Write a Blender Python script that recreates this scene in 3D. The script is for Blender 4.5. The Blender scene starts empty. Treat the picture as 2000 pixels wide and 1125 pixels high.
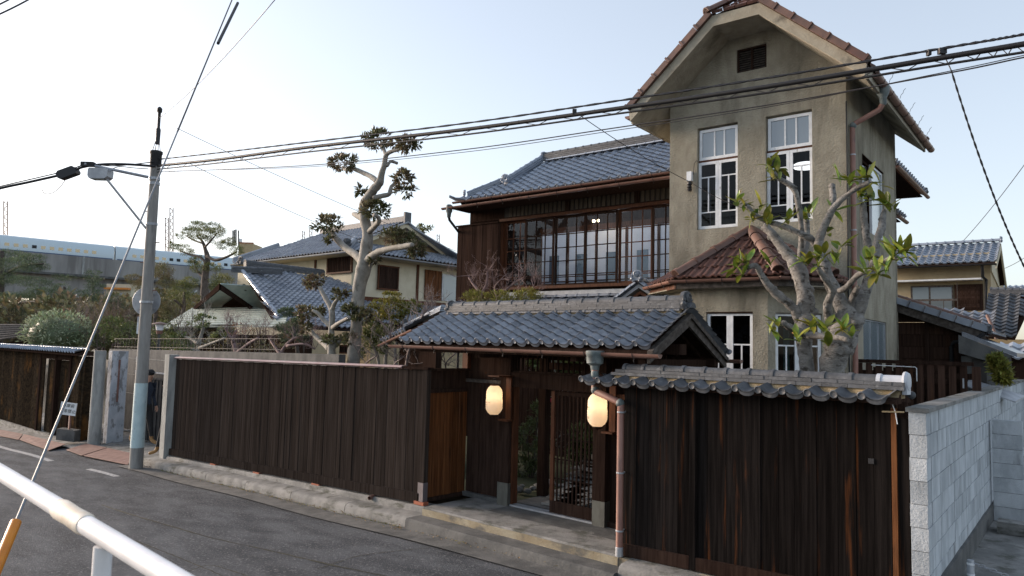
import bpy, math, random
from mathutils import Vector, Matrix
random.seed(7)
R = math.radians
PI = math.pi
SC = bpy.context.scene
COL = SC.collection
# ------------------------------------------------------------------ camera
HC = 2.42
YAW, PIT, ROL = R(41.866), R(4.5745), R(1.4319)
FPX = 1420.0
_f = Vector((-math.sin(YAW)*math.cos(PIT), math.cos(YAW)*math.cos(PIT), math.sin(PIT)))
_r0 = Vector((math.cos(YAW), math.sin(YAW), 0))
_u0 = _r0.cross(_f)
_r = _r0*math.cos(ROL) + _u0*math.sin(ROL)
_u = _u0*math.cos(ROL) - _r0*math.sin(ROL)
CAMP = Vector((0, 0, HC))
cam = bpy.data.cameras.new('camera')
cam.sensor_width = 36.0
cam.lens = FPX/2000*36
cam.clip_start = 0.05
cam.clip_end = 3000
cam.dof.use_dof = True
cam.dof.focus_distance = 12.5
cam.dof.aperture_fstop = 8.0
camo = bpy.data.objects.new('camera', cam)
COL.objects.link(camo)
camo.matrix_world = Matrix(((_r.x, _u.x, -_f.x, CAMP.x), (_r.y, _u.y, -_f.y, CAMP.y), (_r.z, _u.z, -_f.z, CAMP.z), (0, 0, 0, 1)))
SC.camera = camo
# ------------------------------------------------------------------ world, sun, exposure
SUN_EL, SUN_HEAD = R(12.0), R(106.0)      # heading measured from +Y towards -X
w = bpy.data.worlds.new('World')
SC.world = w
w.use_nodes = True
nt = w.node_tree
sky = nt.nodes.new('ShaderNodeTexSky')
sky.sky_type = 'NISHITA'
sky.sun_disc = False
sky.sun_elevation = SUN_EL
sky.sun_rotation = -SUN_HEAD
sky.air_density = 1.0
sky.dust_density = 1.3
sky.ozone_density = 3.0
hs = nt.nodes.new('ShaderNodeGamma')          # softens the sky's contrast evenly, as the thin dusk overcast does
hs.inputs[1].default_value = 0.64
nt.links.new(sky.outputs[0], hs.inputs[0])
sat = nt.nodes.new('ShaderNodeHueSaturation')
sat.inputs['Saturation'].default_value = 0.70
nt.links.new(hs.outputs[0], sat.inputs['Color'])
bg = nt.nodes['Background']
bg.inputs[1].default_value = 0.15
tint = nt.nodes.new('ShaderNodeMix')
tint.data_type = 'RGBA'
tint.blend_type = 'MULTIPLY'
tint.inputs[0].default_value = 1.0
tint.inputs[7].default_value = (1.02, 0.955, 0.92, 1)
nt.links.new(sat.outputs[0], tint.inputs[6])
nt.links.new(tint.outputs[2], bg.inputs[0])
sun = bpy.data.lights.new('sun', 'SUN')
sun.energy = 2.2
sun.angle = R(24.0)
sun.color = (1.0, 0.80, 0.64)
suno = bpy.data.objects.new('sun', sun)
COL.objects.link(suno)
sd = Vector((-math.sin(SUN_HEAD)*math.cos(SUN_EL), math.cos(SUN_HEAD)*math.cos(SUN_EL), math.sin(SUN_EL)))
suno.rotation_euler = sd.to_track_quat('Z', 'Y').to_euler()
suno.location = (-20, 0, 30)
SC.view_settings.view_transform = 'Standard'
SC.view_settings.look = 'None'
SC.view_settings.gamma = 1.0
SC.view_settings.use_curve_mapping = False
SC.view_settings.exposure = 1.86
SC.cycles.max_bounces = 6
SC.cycles.diffuse_bounces = 3
SC.cycles.transparent_max_bounces = 12
SC.cycles.use_denoising = True
# ------------------------------------------------------------------ measuring helpers: a sight line of the survey photograph met with a real plane
DD = R(3.5073)
HX = Vector((math.cos(DD), math.sin(DD), 0))
HY = Vector((-math.sin(DD), math.cos(DD), 0))
def ray(x, y):
    return _r*((x-1000)/FPX) - _u*((y-562.5)/FPX) + _f
def pl(x, y, n, d):
    v = ray(x, y)
    return CAMP + v*((d - n.dot(CAMP))/n.dot(v))
def at(x, y, Y):
    return pl(x, y, Vector((0, 1, 0)), Y)
def atz(x, y, z):
    return pl(x, y, Vector((0, 0, 1)), z)
def atx(x, y, X):
    return pl(x, y, Vector((1, 0, 0)), X)
def hp(x, y, D):
    return pl(x, y, HY, D)
def hx(x, y, A):
    return pl(x, y, HX, A)
def dist(x, y, d):
    return CAMP + ray(x, y)*d
def H(a, b, z):
    return HX*a + HY*b + Vector((0, 0, z))
def hc(P):
    return (P.dot(HX), P.dot(HY), P.z)
def depth(P):
    return (P-CAMP).dot(_f)
def lerp(a, b, t):
    return a + (b-a)*t
def road_z(x):
    return -0.28 + 0.03*(max(min(x, 14), -34)+8)
Z3 = Vector((0, 0, 1))
X3 = Vector((1, 0, 0))
Y3 = Vector((0, 1, 0))
# ------------------------------------------------------------------ mesh builder
class MB:
    def __init__(s):
        s.v = []; s.f = []
    def add(s, vs, fs):
        o = len(s.v)
        s.v += [Vector(p) for p in vs]
        s.f += [tuple(i+o for i in f) for f in fs]
        return s
    def quad(s, a, b, c, d):
        return s.add([a, b, c, d], [(0, 1, 2, 3)])
    def box(s, lo, hi, B=None):
        (x0, y0, z0), (x1, y1, z1) = lo, hi
        vs = [Vector(p) for p in ((x0,y0,z0),(x1,y0,z0),(x1,y1,z0),(x0,y1,z0),(x0,y0,z1),(x1,y0,z1),(x1,y1,z1),(x0,y1,z1))]
        if B: vs = [B(p) for p in vs]
        return s.add(vs, [(0,3,2,1),(4,5,6,7),(0,1,5,4),(1,2,6,5),(2,3,7,6),(3,0,4,7)])
    def obox(s, c, ux, uy, uz, sx, sy, sz):
        c = Vector(c)
        return s.box((-sx/2,-sy/2,-sz/2), (sx/2,sy/2,sz/2), lambda p: c+ux*p.x+uy*p.y+uz*p.z)
    def bar(s, a, b, w, h, up=None):
        a, b = Vector(a), Vector(b)
        d = (b-a); L = d.length; d.normalize()
        up = Vector(up) if up else (Z3 if abs(d.z) < .95 else Y3)
        sx = d.cross(up).normalized(); u2 = sx.cross(d)
        return s.obox((a+b)/2, d, sx, u2, L, w, h)
    def prism(s, pts, vec):
        pts = [Vector(p) for p in pts]; vec = Vector(vec); n = len(pts)
        fs = [tuple(range(n-1, -1, -1)), tuple(range(n, 2*n))]
        fs += [(i, (i+1) % n, n+(i+1) % n, n+i) for i in range(n)]
        return s.add(pts + [p+vec for p in pts], fs)
    def tube(s, pts, rad, n=8, cap=True):
        pts = [Vector(p) for p in pts]
        if not hasattr(rad, '__len__'): rad = [rad]*len(pts)
        o = len(s.v); N = None
        for i, p in enumerate(pts):
            d = (pts[min(i+1, len(pts)-1)] - pts[max(i-1, 0)])
            if d.length < 1e-9: d = Vector((0, 0, 1))
            d.normalize()
            if N is None:
                N = d.orthogonal().normalized()
            else:
                N = (N - d*N.dot(d))
                N = N.normalized() if N.length > 1e-6 else d.orthogonal().normalized()
            Bn = d.cross(N)
            for k in range(n):
                a = 2*PI*k/n
                s.v.append(p + (N*math.cos(a) + Bn*math.sin(a))*rad[i])
        for i in range(len(pts)-1):
            for k in range(n):
                k2 = (k+1) % n
                s.f.append((o+i*n+k, o+i*n+k2, o+(i+1)*n+k2, o+(i+1)*n+k))
        if cap:
            s.f.append(tuple(o+k for k in range(n-1, -1, -1)))
            s.f.append(tuple(o+(len(pts)-1)*n+k for k in range(n)))
        return s
    def lathe(s, prof, base, n=16, ax=None):
        base = Vector(base)
        ax = Vector(ax).normalized() if ax else Z3
        N = ax.orthogonal().normalized(); Bn = ax.cross(N); o = len(s.v)
        for r_, z_ in prof:
            for k in range(n):
                a = 2*PI*k/n
                s.v.append(base + ax*z_ + (N*math.cos(a)+Bn*math.sin(a))*r_)
        for i in range(len(prof)-1):
            for k in range(n):
                k2 = (k+1) % n
                s.f.append((o+i*n+k, o+i*n+k2, o+(i+1)*n+k2, o+(i+1)*n+k))
        s.f.append(tuple(o+k for k in range(n-1, -1, -1)))
        s.f.append(tuple(o+(len(prof)-1)*n+k for k in range(n)))
        return s
    def grid(s, rows):
        o = len(s.v); m = len(rows[0])
        for r_ in rows: s.v += [Vector(p) for p in r_]
        for i in range(len(rows)-1):
            for k in range(m-1):
                a = o+i*m+k
                s.f.append((a, a+1, a+m+1, a+m))
        return s
    def wall(s, O, U, V, N, W, Hh, holes, t):
        """panel with openings: front face on O+uU+vV, thickness t towards -N, reveals round the holes"""
        us = sorted({0, W} | {h[0] for h in holes} | {h[2] for h in holes})
        vs = sorted({0, Hh} | {h[1] for h in holes} | {h[3] for h in holes})
        P = lambda u, v, d=0: O + U*u + V*v - N*d
        inh = lambda u, v: any(h[0] < u < h[2] and h[1] < v < h[3] for h in holes)
        for i in range(len(us)-1):
            for j in range(len(vs)-1):
                u0, u1, v0, v1 = us[i], us[i+1], vs[j], vs[j+1]
                if inh((u0+u1)/2, (v0+v1)/2): continue
                s.quad(P(u0,v0), P(u1,v0), P(u1,v1), P(u0,v1))
                s.quad(P(u0,v0,t), P(u0,v1,t), P(u1,v1,t), P(u1,v0,t))
        for (u0, v0, u1, v1) in holes + [(0, 0, W, Hh)]:
            for a, b in (((u0,v0),(u1,v0)), ((u1,v0),(u1,v1)), ((u1,v1),(u0,v1)), ((u0,v1),(u0,v0))):
                s.quad(P(*a), P(*b), P(*b, t), P(*a, t))
        return s
    def icos(s, c, r, jit=0.0, sq=(1, 1, 1), n=6, m=9):
        c = Vector(c); o = len(s.v)
        s.v.append(c+Vector((0, 0, -r*sq[2])))
        for i in range(1, n):
            th = -PI/2 + PI*i/n
            for k in range(m):
                ph = 2*PI*k/m
                q = r*(1+random.uniform(-jit, jit))
                s.v.append(c+Vector((math.cos(th)*math.cos(ph)*q*sq[0], math.cos(th)*math.sin(ph)*q*sq[1], math.sin(th)*q*sq[2])))
        s.v.append(c+Vector((0, 0, r*sq[2])))
        for k in range(m):
            s.f.append((o, o+1+(k+1) % m, o+1+k))
            e = len(s.v)-1
            s.f.append((e, e-m+k, e-m+(k+1) % m))
        for i in range(n-2):
            for k in range(m):
                a = o+1+i*m+k; b = o+1+i*m+(k+1) % m
                s.f.append((a, b, b+m, a+m))
        return s
WM = {}
def mesh_from(mb, name, mat=None, smooth=False, M=None):
    me = bpy.data.meshes.new(name)
    vs = [tuple(M @ p) for p in mb.v] if M is not None else [tuple(p) for p in mb.v]
    me.from_pydata(vs, [], mb.f)
    if smooth:
        me.polygons.foreach_set('use_smooth', [True]*len(me.polygons))
        if smooth != 'all':
            me.set_sharp_from_angle(angle=R(40))
    if mat: me.materials.append(mat)
    me.update()
    return me
def obj(name, mb, mat, parent=None, smooth=False, kind=None):
    M = WM[parent.name].inverted() if parent else None
    loc = None
    if parent is None:
        xs = [p.x for p in mb.v]; ys = [p.y for p in mb.v]; zs = [p.z for p in mb.v]
        loc = Vector(((min(xs)+max(xs))/2, (min(ys)+max(ys))/2, min(zs)))
        M = Matrix.Translation(-loc)
    me = mesh_from(mb, name, mat, smooth, M)
    o = bpy.data.objects.new(name, me)
    COL.objects.link(o)
    if parent:
        o.parent = parent; WM[o.name] = WM[parent.name]
    else:
        o.location = loc; WM[o.name] = Matrix.Translation(loc)
    if kind: o['kind'] = kind
    return o
def inst(name, me, parent, M):
    o = bpy.data.objects.new(name, me)
    COL.objects.link(o)
    o.parent = parent
    o.matrix_local = WM[parent.name].inverted() @ M
    WM[o.name] = M.copy()
    return o
def thing(name, label, cat, loc, group=None, rz=0.0):
    o = bpy.data.objects.new(name, None)
    o.empty_display_size = .2
    COL.objects.link(o)
    M = Matrix.Translation(Vector(loc)) @ Matrix.Rotation(rz, 4, 'Z')
    o.matrix_world = M
    WM[o.name] = M
    o['label'] = label; o['category'] = cat
    if group: o['group'] = group
    return o
def tag(o, label, cat, group=None):
    o['label'] = label; o['category'] = cat
    if group: o['group'] = group
    return o
def frame(c, ux, uy, uz):
    return Matrix(((ux.x, uy.x, uz.x, c.x), (ux.y, uy.y, uz.y, c.y), (ux.z, uy.z, uz.z, c.z), (0, 0, 0, 1)))
# ------------------------------------------------------------------ materials
def pm(name, c1, c2=None, rough=.8, scale=(4, 4, 4), detail=5, lo=.35, hi=.65, bump=0, bscale=None, bdist=.02, rnd=0, metal=0,
       c3=None, s3=(1, 1, 1), lo3=.5, hi3=.7, island=0, spec=.5, trans=0, ncol=None, coat=0, hue=None):
    m = bpy.data.materials.new(name); m.use_nodes = True
    n = m.node_tree; L = n.links
    b = n.nodes['Principled BSDF']
    b.inputs['Roughness'].default_value = rough
    b.inputs['Metallic'].default_value = metal
    b.inputs['Specular IOR Level'].default_value = spec
    if coat: b.inputs['Coat Weight'].default_value = coat; b.inputs['Coat Roughness'].default_value = .15
    geo = n.nodes.new('ShaderNodeNewGeometry')
    oi = n.nodes.new('ShaderNodeObjectInfo')
    def noise(sc, det=detail, rough_=.6):
        mp = n.nodes.new('ShaderNodeMapping'); mp.inputs['Scale'].default_value = sc
        L.new(geo.outputs['Position'], mp.inputs['Vector'])
        if rnd:
            cx = n.nodes.new('ShaderNodeCombineXYZ'); mu = n.nodes.new('ShaderNodeMath'); mu.operation = 'MULTIPLY'; mu.inputs[1].default_value = 37
            L.new(oi.outputs['Random'], mu.inputs[0]); L.new(mu.outputs[0], cx.inputs[0]); L.new(mu.outputs[0], cx.inputs[2]); L.new(cx.outputs[0], mp.inputs['Location'])
        t = n.nodes.new('ShaderNodeTexNoise'); t.inputs['Scale'].default_value = 1; t.inputs['Detail'].default_value = det
        t.inputs['Roughness'].default_value = rough_
        L.new(mp.outputs[0], t.inputs['Vector'])
        return t.outputs['Fac']
    def ramp(fac, lo_, hi_):
        mr = n.nodes.new('ShaderNodeMapRange'); mr.inputs['From Min'].default_value = lo_; mr.inputs['From Max'].default_value = hi_
        mr.interpolation_type = 'SMOOTHSTEP'
        L.new(fac, mr.inputs['Value'])
        return mr.outputs[0]
    def mix(fac, A, B_):
        x = n.nodes.new('ShaderNodeMix'); x.data_type = 'RGBA'
        if isinstance(fac, float): x.inputs[0].default_value = fac
        else: L.new(fac, x.inputs[0])
        for k, c in ((6, A), (7, B_)):
            if isinstance(c, tuple): x.inputs[k].default_value = (*c, 1)
            else: L.new(c, x.inputs[k])
        return x.outputs[2]
    col = c1
    if c2: col = mix(ramp(noise(scale), lo, hi), c1, c2)
    if c3: col = mix(ramp(noise(s3, 6), lo3, hi3), col, c3)
    src = None
    if rnd: src = (oi.outputs['Random'], rnd)
    if island: src = (geo.outputs['Random Per Island'], island)
    if src:
        h = n.nodes.new('ShaderNodeHueSaturation')
        mr = n.nodes.new('ShaderNodeMapRange'); mr.inputs['To Min'].default_value = 1-src[1]; mr.inputs['To Max'].default_value = 1+src[1]
        L.new(src[0], mr.inputs['Value']); L.new(mr.outputs[0], h.inputs['Value'])
        if hue:
            m2 = n.nodes.new('ShaderNodeMapRange'); m2.inputs['To Min'].default_value = .5-hue; m2.inputs['To Max'].default_value = .5+hue
            mm = n.nodes.new('ShaderNodeMath'); mm.operation = 'FRACT'; ml = n.nodes.new('ShaderNodeMath'); ml.operation = 'MULTIPLY'; ml.inputs[1].default_value = 7.3
            L.new(src[0], ml.inputs[0]); L.new(ml.outputs[0], mm.inputs[0]); L.new(mm.outputs[0], m2.inputs['Value']); L.new(m2.outputs[0], h.inputs['Hue'])
        if isinstance(col, tuple): h.inputs['Color'].default_value = (*col, 1)
        else: L.new(col, h.inputs['Color'])
        col = h.outputs[0]
    if isinstance(col, tuple): b.inputs['Base Color'].default_value = (*col, 1)
    else: L.new(col, b.inputs['Base Color'])
    if bump:
        bp = n.nodes.new('ShaderNodeBump'); bp.inputs['Strength'].default_value = bump; bp.inputs['Distance'].default_value = bdist
        L.new(noise(bscale or scale, 6, .65), bp.inputs['Height']); L.new(bp.outputs[0], b.inputs['Normal'])
    if spec < .1:      # dead matt wood: plain diffuse, no sheen at glancing angles
        df = n.nodes.new('ShaderNodeBsdfDiffuse'); df.inputs['Roughness'].default_value = .6
        for l_ in list(b.inputs['Base Color'].links): L.new(l_.from_socket, df.inputs['Color'])
        if not b.inputs['Base Color'].links: df.inputs['Color'].default_value = b.inputs['Base Color'].default_value
        for l_ in list(b.inputs['Normal'].links): L.new(l_.from_socket, df.inputs['Normal'])
        L.new(df.outputs[0], n.nodes['Material Output'].inputs[0])
    if trans:
        b.inputs['Subsurface Weight'].default_value = 0
        tr = n.nodes.new('ShaderNodeBsdfTranslucent'); ms = n.nodes.new('ShaderNodeMixShader'); ms.inputs[0].default_value = trans
        if isinstance(col, tuple): tr.inputs[0].default_value = (*col, 1)
        else: L.new(col, tr.inputs[0])
        out = n.nodes['Material Output']
        L.new(b.outputs[0], ms.inputs[1]); L.new(tr.outputs[0], ms.inputs[2]); L.new(ms.outputs[0], out.inputs[0])
    return m
def emit(name, col, s):
    m = bpy.data.materials.new(name); m.use_nodes = True
    n = m.node_tree; e = n.nodes.new('ShaderNodeEmission')
    e.inputs[0].default_value = (*col, 1); e.inputs[1].default_value = s
    n.links.new(e.outputs[0], n.nodes['Material Output'].inputs[0])
    return m
def glassm(name, tint=(.8, .85, .9), refl=.0, rough=.02, frost=None):
    m = bpy.data.materials.new(name); m.use_nodes = True
    n = m.node_tree; L = n.links
    lw = n.nodes.new('ShaderNodeFresnel'); lw.inputs[0].default_value = 1.28
    ad = n.nodes.new('ShaderNodeMath'); ad.operation = 'ADD'; ad.inputs[1].default_value = refl; ad.use_clamp = True
    L.new(lw.outputs[0], ad.inputs[0])
    gl = n.nodes.new('ShaderNodeBsdfGlossy'); gl.inputs['Roughness'].default_value = rough
    if frost:
        tr = n.nodes.new('ShaderNodeBsdfPrincipled'); tr.inputs['Base Color'].default_value = (*frost, 1); tr.inputs['Roughness'].default_value = .25
    else:
        tr = n.nodes.new('ShaderNodeBsdfTransparent'); tr.inputs[0].default_value = (*tint, 1)
    ms = n.nodes.new('ShaderNodeMixShader')
    L.new(ad.outputs[0], ms.inputs[0]); L.new(tr.outputs[0], ms.inputs[1]); L.new(gl.outputs[0], ms.inputs[2])
    L.new(ms.outputs[0], n.nodes['Material Output'].inputs[0])
    return m
class M: pass
M.asphalt = pm('asphalt', (.048, .054, .063), (.108, .118, .132), .9, (1.1, 2.6, 1), 10, .30, .72, bump=1.0, bscale=(48, 48, 48), bdist=.03, c3=(.20, .205, .215), s3=(30, 30, 30), lo3=.52, hi3=.72, spec=.15)
M.concrete = pm('old_concrete', (.145, .147, .142), (.25, .248, .238), .9, (2.5, 2.5, 2.5), 7, bump=.6, bscale=(30, 30, 30), c3=(.07, .073, .06), s3=(3, 3, 9), lo3=.49, hi3=.68)
M.conc_dark = pm('dark_concrete', (.062, .065, .066), (.118, .119, .116), .9, (3, 3, 2), 6, bump=.5, bscale=(25, 25, 25))
M.conc_pale = pm('pale_concrete', (.24, .25, .245), (.36, .37, .36), .9, (6, 6, 1.5), 6, bump=.3, bscale=(25, 25, 25), c3=(.13, .13, .12), s3=(4, 4, 1.2), lo3=.55, hi3=.75)
M.block = pm('concrete_block', (.35, .38, .405), (.50, .535, .565), .92, (4, 4, 1.6), 7, .35, .65, bump=.6, bscale=(45, 45, 45), rnd=.06, spec=.15, c3=(.15, .155, .16), s3=(5, 5, .9), lo3=.56, hi3=.78)
M.mortar = pm('mortar', (.16, .165, .17), None, .95)
M.stucco = pm('stucco', (.325, .300, .240), (.425, .395, .322), .95, (4.5, 4.5, 3.0), 9, .30, .70, spec=.05, bump=1.0, bscale=(30, 30, 30), bdist=.03, c3=(.16, .147, .118), s3=(1.7, 1.7, .4), lo3=.49, hi3=.74)
M.barge = pm('cement_barge', (.30, .27, .21), (.38, .35, .28), .95, (3, 3, 3), 6, bump=.6, bscale=(40, 40, 40), c3=(.12, .11, .09), s3=(2.2, 2.2, 2.2), lo3=.56, hi3=.75)
M.char = pm('charred_board', (.010, .0085, .008), (.024, .020, .0185), .6, (26, 26, .9), 6, .35, .7, bump=.5, bscale=(70, 70, 2.2), bdist=.006, rnd=.35, c3=(.12, .045, .018), s3=(8, 8, .5), lo3=.56, hi3=.72, spec=.06)
M.fence = pm('weathered_dark_board', (.026, .020, .017), (.056, .044, .038), .7, (30, 30, .8), 6, .3, .7, bump=.5, bscale=(80, 80, 2.5), bdist=.006, rnd=.20, c3=(.080, .052, .037), s3=(12, 12, .5), lo3=.60, hi3=.8, spec=.06)
M.redwood = pm('red_brown_board', (.075, .028, .011), (.16, .066, .026), .7, (40, 40, 1.2), 6, .3, .7, bump=.4, bscale=(90, 90, 2.5), bdist=.005, rnd=.2, c3=(.03, .015, .009), s3=(6, 6, .7), lo3=.52, hi3=.72, spec=.1)
M.dkwood = pm('dark_brown_timber', (.026, .016, .013), (.050, .032, .025), .65, (25, 25, 2), 6, .3, .7, bump=.35, bscale=(60, 60, 4), bdist=.005, rnd=.15, spec=.06)
M.brwood = pm('brown_timber', (.060, .023, .012), (.11, .044, .022), .65, (30, 30, 3), 6, .3, .7, rnd=.12, spec=.15)
M.houseboard = pm('brown_weatherboard', (.038, .023, .018), (.072, .044, .034), .65, (26, 26, 1.0), 6, .3, .7, bump=.4, bscale=(60, 60, 2), bdist=.005, rnd=.25, c3=(.075, .035, .018), s3=(9, 9, .5), lo3=.58, hi3=.78, spec=.06)
M.greywood = pm('grey_weathered_timber', (.06, .052, .047), (.12, .106, .097), .85, (12, 12, 12), 6, spec=.1, bump=.3, bscale=(40, 40, 40), bdist=.005)
M.tile = pm('grey_glazed_tile', (.135, .152, .182), (.22, .24, .275), .29, (5, 5, 5), 5, .3, .7, bump=.12, bscale=(25, 25, 25), bdist=.01, rnd=.22, c3=(.34, .35, .35), s3=(7, 7, 7), lo3=.60, hi3=.76)
M.tilenew = pm('blue_grey_tile', (.19, .225, .28), (.26, .30, .36), .27, (2, 2, 2), 4, .3, .7, rnd=.10)
M.tileold = pm('weathered_grey_tile', (.050, .055, .062), (.095, .102, .114), .6, (7, 7, 7), 7, .3, .65, bump=.4, bscale=(30, 30, 30), bdist=.012, rnd=.18, c3=(.21, .215, .22), s3=(9, 9, 9), lo3=.58, hi3=.76)
M.tilestuff = pm('far_grey_tile', (.18, .20, .24), (.26, .285, .325), .38, (1.5, 1.5, 1.5), 5, island=.14)
M.redtile = pm('red_brown_tile', (.125, .056, .042), (.088, .046, .038), .5, (6, 6, 6), 5, bump=.2, bscale=(20, 20, 20), bdist=.01, rnd=.2, c3=(.19, .125, .095), s3=(8, 8, 8), lo3=.6, hi3=.75)
M.redridge = pm('red_brown_ridge_tile', (.165, .09, .066), (.115, .066, .053), .5, (6, 6, 6), 5, rnd=.15)
M.plaster = pm('cream_plaster', (.50, .45, .33), (.56, .51, .39), .9, (2, 2, 2), 4)
M.plaster2 = pm('tan_plaster', (.36, .29, .18), (.43, .35, .22), .9, (2, 2, 2), 4)
M.clay = pm('bedding_clay', (.26, .19, .10), (.36, .28, .17), .95, (12, 12, 12), 6, bump=.8, bscale=(50, 50, 50))
M.copper = pm('brown_gutter_metal', (.16, .085, .065), (.21, .115, .09), .42, (3, 3, 3), 4, spec=.5, rnd=.1)
M.pipe = pm('terracotta_pipe', (.24, .12, .095), (.30, .165, .13), .55, (5, 5, 2), 5, c3=(.15, .09, .08), s3=(9, 9, 3), lo3=.55, hi3=.75)
M.verdi = pm('verdigris', (.10, .13, .135), (.16, .19, .19), .6, (14, 14, 14), 6, c3=(.07, .08, .085), s3=(10, 10, 10), lo3=.5, hi3=.7)
M.greenroof = pm('green_copper_sheet', (.25, .31, .29), (.34, .39, .365), .5, (3, 3, 3), 5, rnd=.06)
M.white = pm('old_white_paint', (.62, .65, .68), (.74, .77, .80), .55, (8, 8, 8), 5, c3=(.42, .42, .41), s3=(20, 20, 6), lo3=.62, hi3=.74)
M.whiterail = pm('white_rail_paint', (.76, .76, .78), (.66, .66, .67), .4, (9, 9, 9), 6, c3=(.36, .30, .25), s3=(26, 26, 26), lo3=.68, hi3=.74)
M.tape = pm('grubby_tape', (.72, .68, .60), (.60, .52, .42), .6, (25, 25, 25), 5)
M.glass = glassm('clear_glass')
M.glassdark = glassm('window_glass', (.50, .52, .56), .0)
M.frost = glassm('ribbed_glass', refl=.10, rough=.18, frost=(.12, .16, .20))
M.frost2 = glassm('frosted_glass', refl=.08, rough=.25, frost=(.20, .25, .28))
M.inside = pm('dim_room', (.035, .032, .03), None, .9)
M.shoji = pm('paper_screen', (.80, .81, .86), (.74, .75, .80), .9, (3, 3, 3), 3)
M.steel = pm('galvanised_steel', (.30, .32, .35), (.40, .42, .45), .45, (6, 6, 6), 4, metal=.4)
M.dksteel = pm('dark_painted_steel', (.022, .023, .025), (.038, .039, .042), .6, (6, 6, 6), 4, spec=.15)
M.polec = pm('pole_concrete', (.22, .215, .205), (.29, .285, .27), .85, (9, 9, 1.5), 6, bump=.2, bscale=(40, 40, 40), c3=(.15, .15, .145), s3=(5, 5, .6), lo3=.55, hi3=.7)
M.band = pm('pale_blue_wrap', (.40, .52, .55), (.48, .60, .62), .6, (6, 6, 4), 5, c3=(.28, .34, .36), s3=(10, 10, 10), lo3=.6, hi3=.72)
M.rubber = pm('black_cable', (.012, .012, .014), None, .55)
M.wire = pm('thin_wire', (.035, .03, .03), None, .5)
M.guy = pm('grey_guy_sleeve', (.20, .215, .235), None, .5)
M.orange = pm('orange_plastic', (.62, .22, .02), (.52, .17, .02), .4, (6, 6, 6), 3)
M.rust = pm('rusty_plate', (.15, .075, .06), (.21, .115, .095), .75, (5, 5, 5), 6, bump=.3, bscale=(20, 20, 20), c3=(.27, .20, .19), s3=(4, 4, 4), lo3=.58, hi3=.75, rnd=.1)
M.peel = pm('peeling_paint', (.36, .39, .43), (.48, .50, .54), .85, (5, 5, 3), 8, bump=.6, bscale=(12, 12, 12), c3=(.22, .225, .235), s3=(6, 6, 3.0), lo3=.52, hi3=.60)
M.paintline = pm('worn_road_paint', (.36, .37, .38), (.13, .135, .14), .8, (22, 22, 22), 6, .42, .68)
M.brick = pm('orange_brick', (.36, .11, .055), (.28, .09, .05), .85, (20, 20, 20), 4)
M.bark = pm('grey_bark', (.16, .152, .142), (.27, .26, .245), .85, (8, 8, 14), 7, .3, .7, bump=.8, bscale=(16, 16, 30), bdist=.05, c3=(.065, .058, .05), s3=(11, 11, 15), lo3=.52, hi3=.66)
M.bark2 = pm('pale_mottled_bark', (.20, .19, .17), (.32, .305, .275), .85, (6, 6, 5), 7, .3, .7, bump=.6, bscale=(24, 24, 24), bdist=.015, c3=(.10, .095, .08), s3=(9, 9, 6), lo3=.56, hi3=.74)
M.barkdk = pm('dark_bark', (.055, .043, .036), (.10, .082, .07), .9, (10, 10, 6), 6, bump=.6, bscale=(25, 25, 12))
M.leafmag = pm('leathery_leaf', (.12, .19, .030), (.24, .25, .035), .32, (7, 7, 7), 3, rnd=.4, hue=.035, trans=.25, c3=(.34, .20, .04), s3=(5, 5, 5), lo3=.60, hi3=.75)
def leafm(name, c1, c2, isl=.45, trans=.25, hue=.03, rough=.5):
    return pm(name, c1, c2, rough, (.9, .9, .9), 3, .35, .65, island=isl, trans=trans, hue=hue)
M.lfoak = leafm('dark_oak_leaf', (.085, .10, .04), (.15, .12, .07), hue=.05)
M.lfyel = leafm('yellow_green_leaf', (.24, .22, .04), (.15, .17, .04))
M.lfgreen = leafm('mid_green_leaf', (.09, .125, .04), (.16, .18, .065))
M.lfpine = leafm('pine_needle', (.20, .20, .06), (.10, .13, .045))
M.lfdark = leafm('dark_conifer_leaf', (.075, .11, .06), (.13, .17, .09))
M.lfphot = leafm('glossy_red_tipped_leaf', (.19, .26, .13), (.36, .40, .28), rough=.3)
M.lfred = leafm('reddish_leaf', (.26, .10, .06), (.09, .07, .03))
M.lfbrown = leafm('olive_brown_leaf', (.20, .155, .08), (.14, .15, .07))
M.twig = pm('bare_twig', (.15, .115, .11), (.22, .18, .17), .85, (5, 5, 5), 3)
M.twigpink = pm('pinkish_twig', (.17, .115, .115), (.24, .17, .165), .85, (5, 5, 5), 3)
M.soil = pm('garden_soil', (.035, .03, .022), (.065, .06, .04), .95, (3, 3, 3), 6, bump=.6, bscale=(20, 20, 20))
M.moss = pm('mossy_ground', (.04, .05, .018), (.075, .075, .03), .95, (3, 3, 3), 6, bump=.6, bscale=(20, 20, 20))
M.stone = pm('garden_stone', (.14, .14, .135), (.23, .23, .22), .9, (6, 6, 6), 6, bump=.5, bscale=(20, 20, 20), rnd=.15)
M.train = pm('train_white', (.52, .62, .68), None, .35)
M.trainb = pm('train_blue', (.05, .09, .18), None, .4)
M.viaduct = pm('viaduct_concrete', (.22, .215, .21), (.30, .295, .285), .9, (.5, .5, .15), 5, c3=(.16, .155, .15), s3=(.6, .6, .06), lo3=.5, hi3=.65)
M.skin = pm('skin', (.42, .25, .18), None, .6)
M.denim = pm('dark_blue_cloth', (.018, .026, .045), (.028, .038, .06), .9, (20, 20, 20), 4)
M.black = pm('black_cloth', (.012, .012, .013), (.02, .02, .022), .9, (20, 20, 20), 4)
M.plaid = pm('grey_checked_cloth', (.16, .16, .18), (.05, .05, .06), .9, (22, 22, 22), 2, .45, .55)
M.boot = pm('tan_leather', (.30, .17, .06), (.22, .12, .04), .6, (20, 20, 20), 3)
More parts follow.
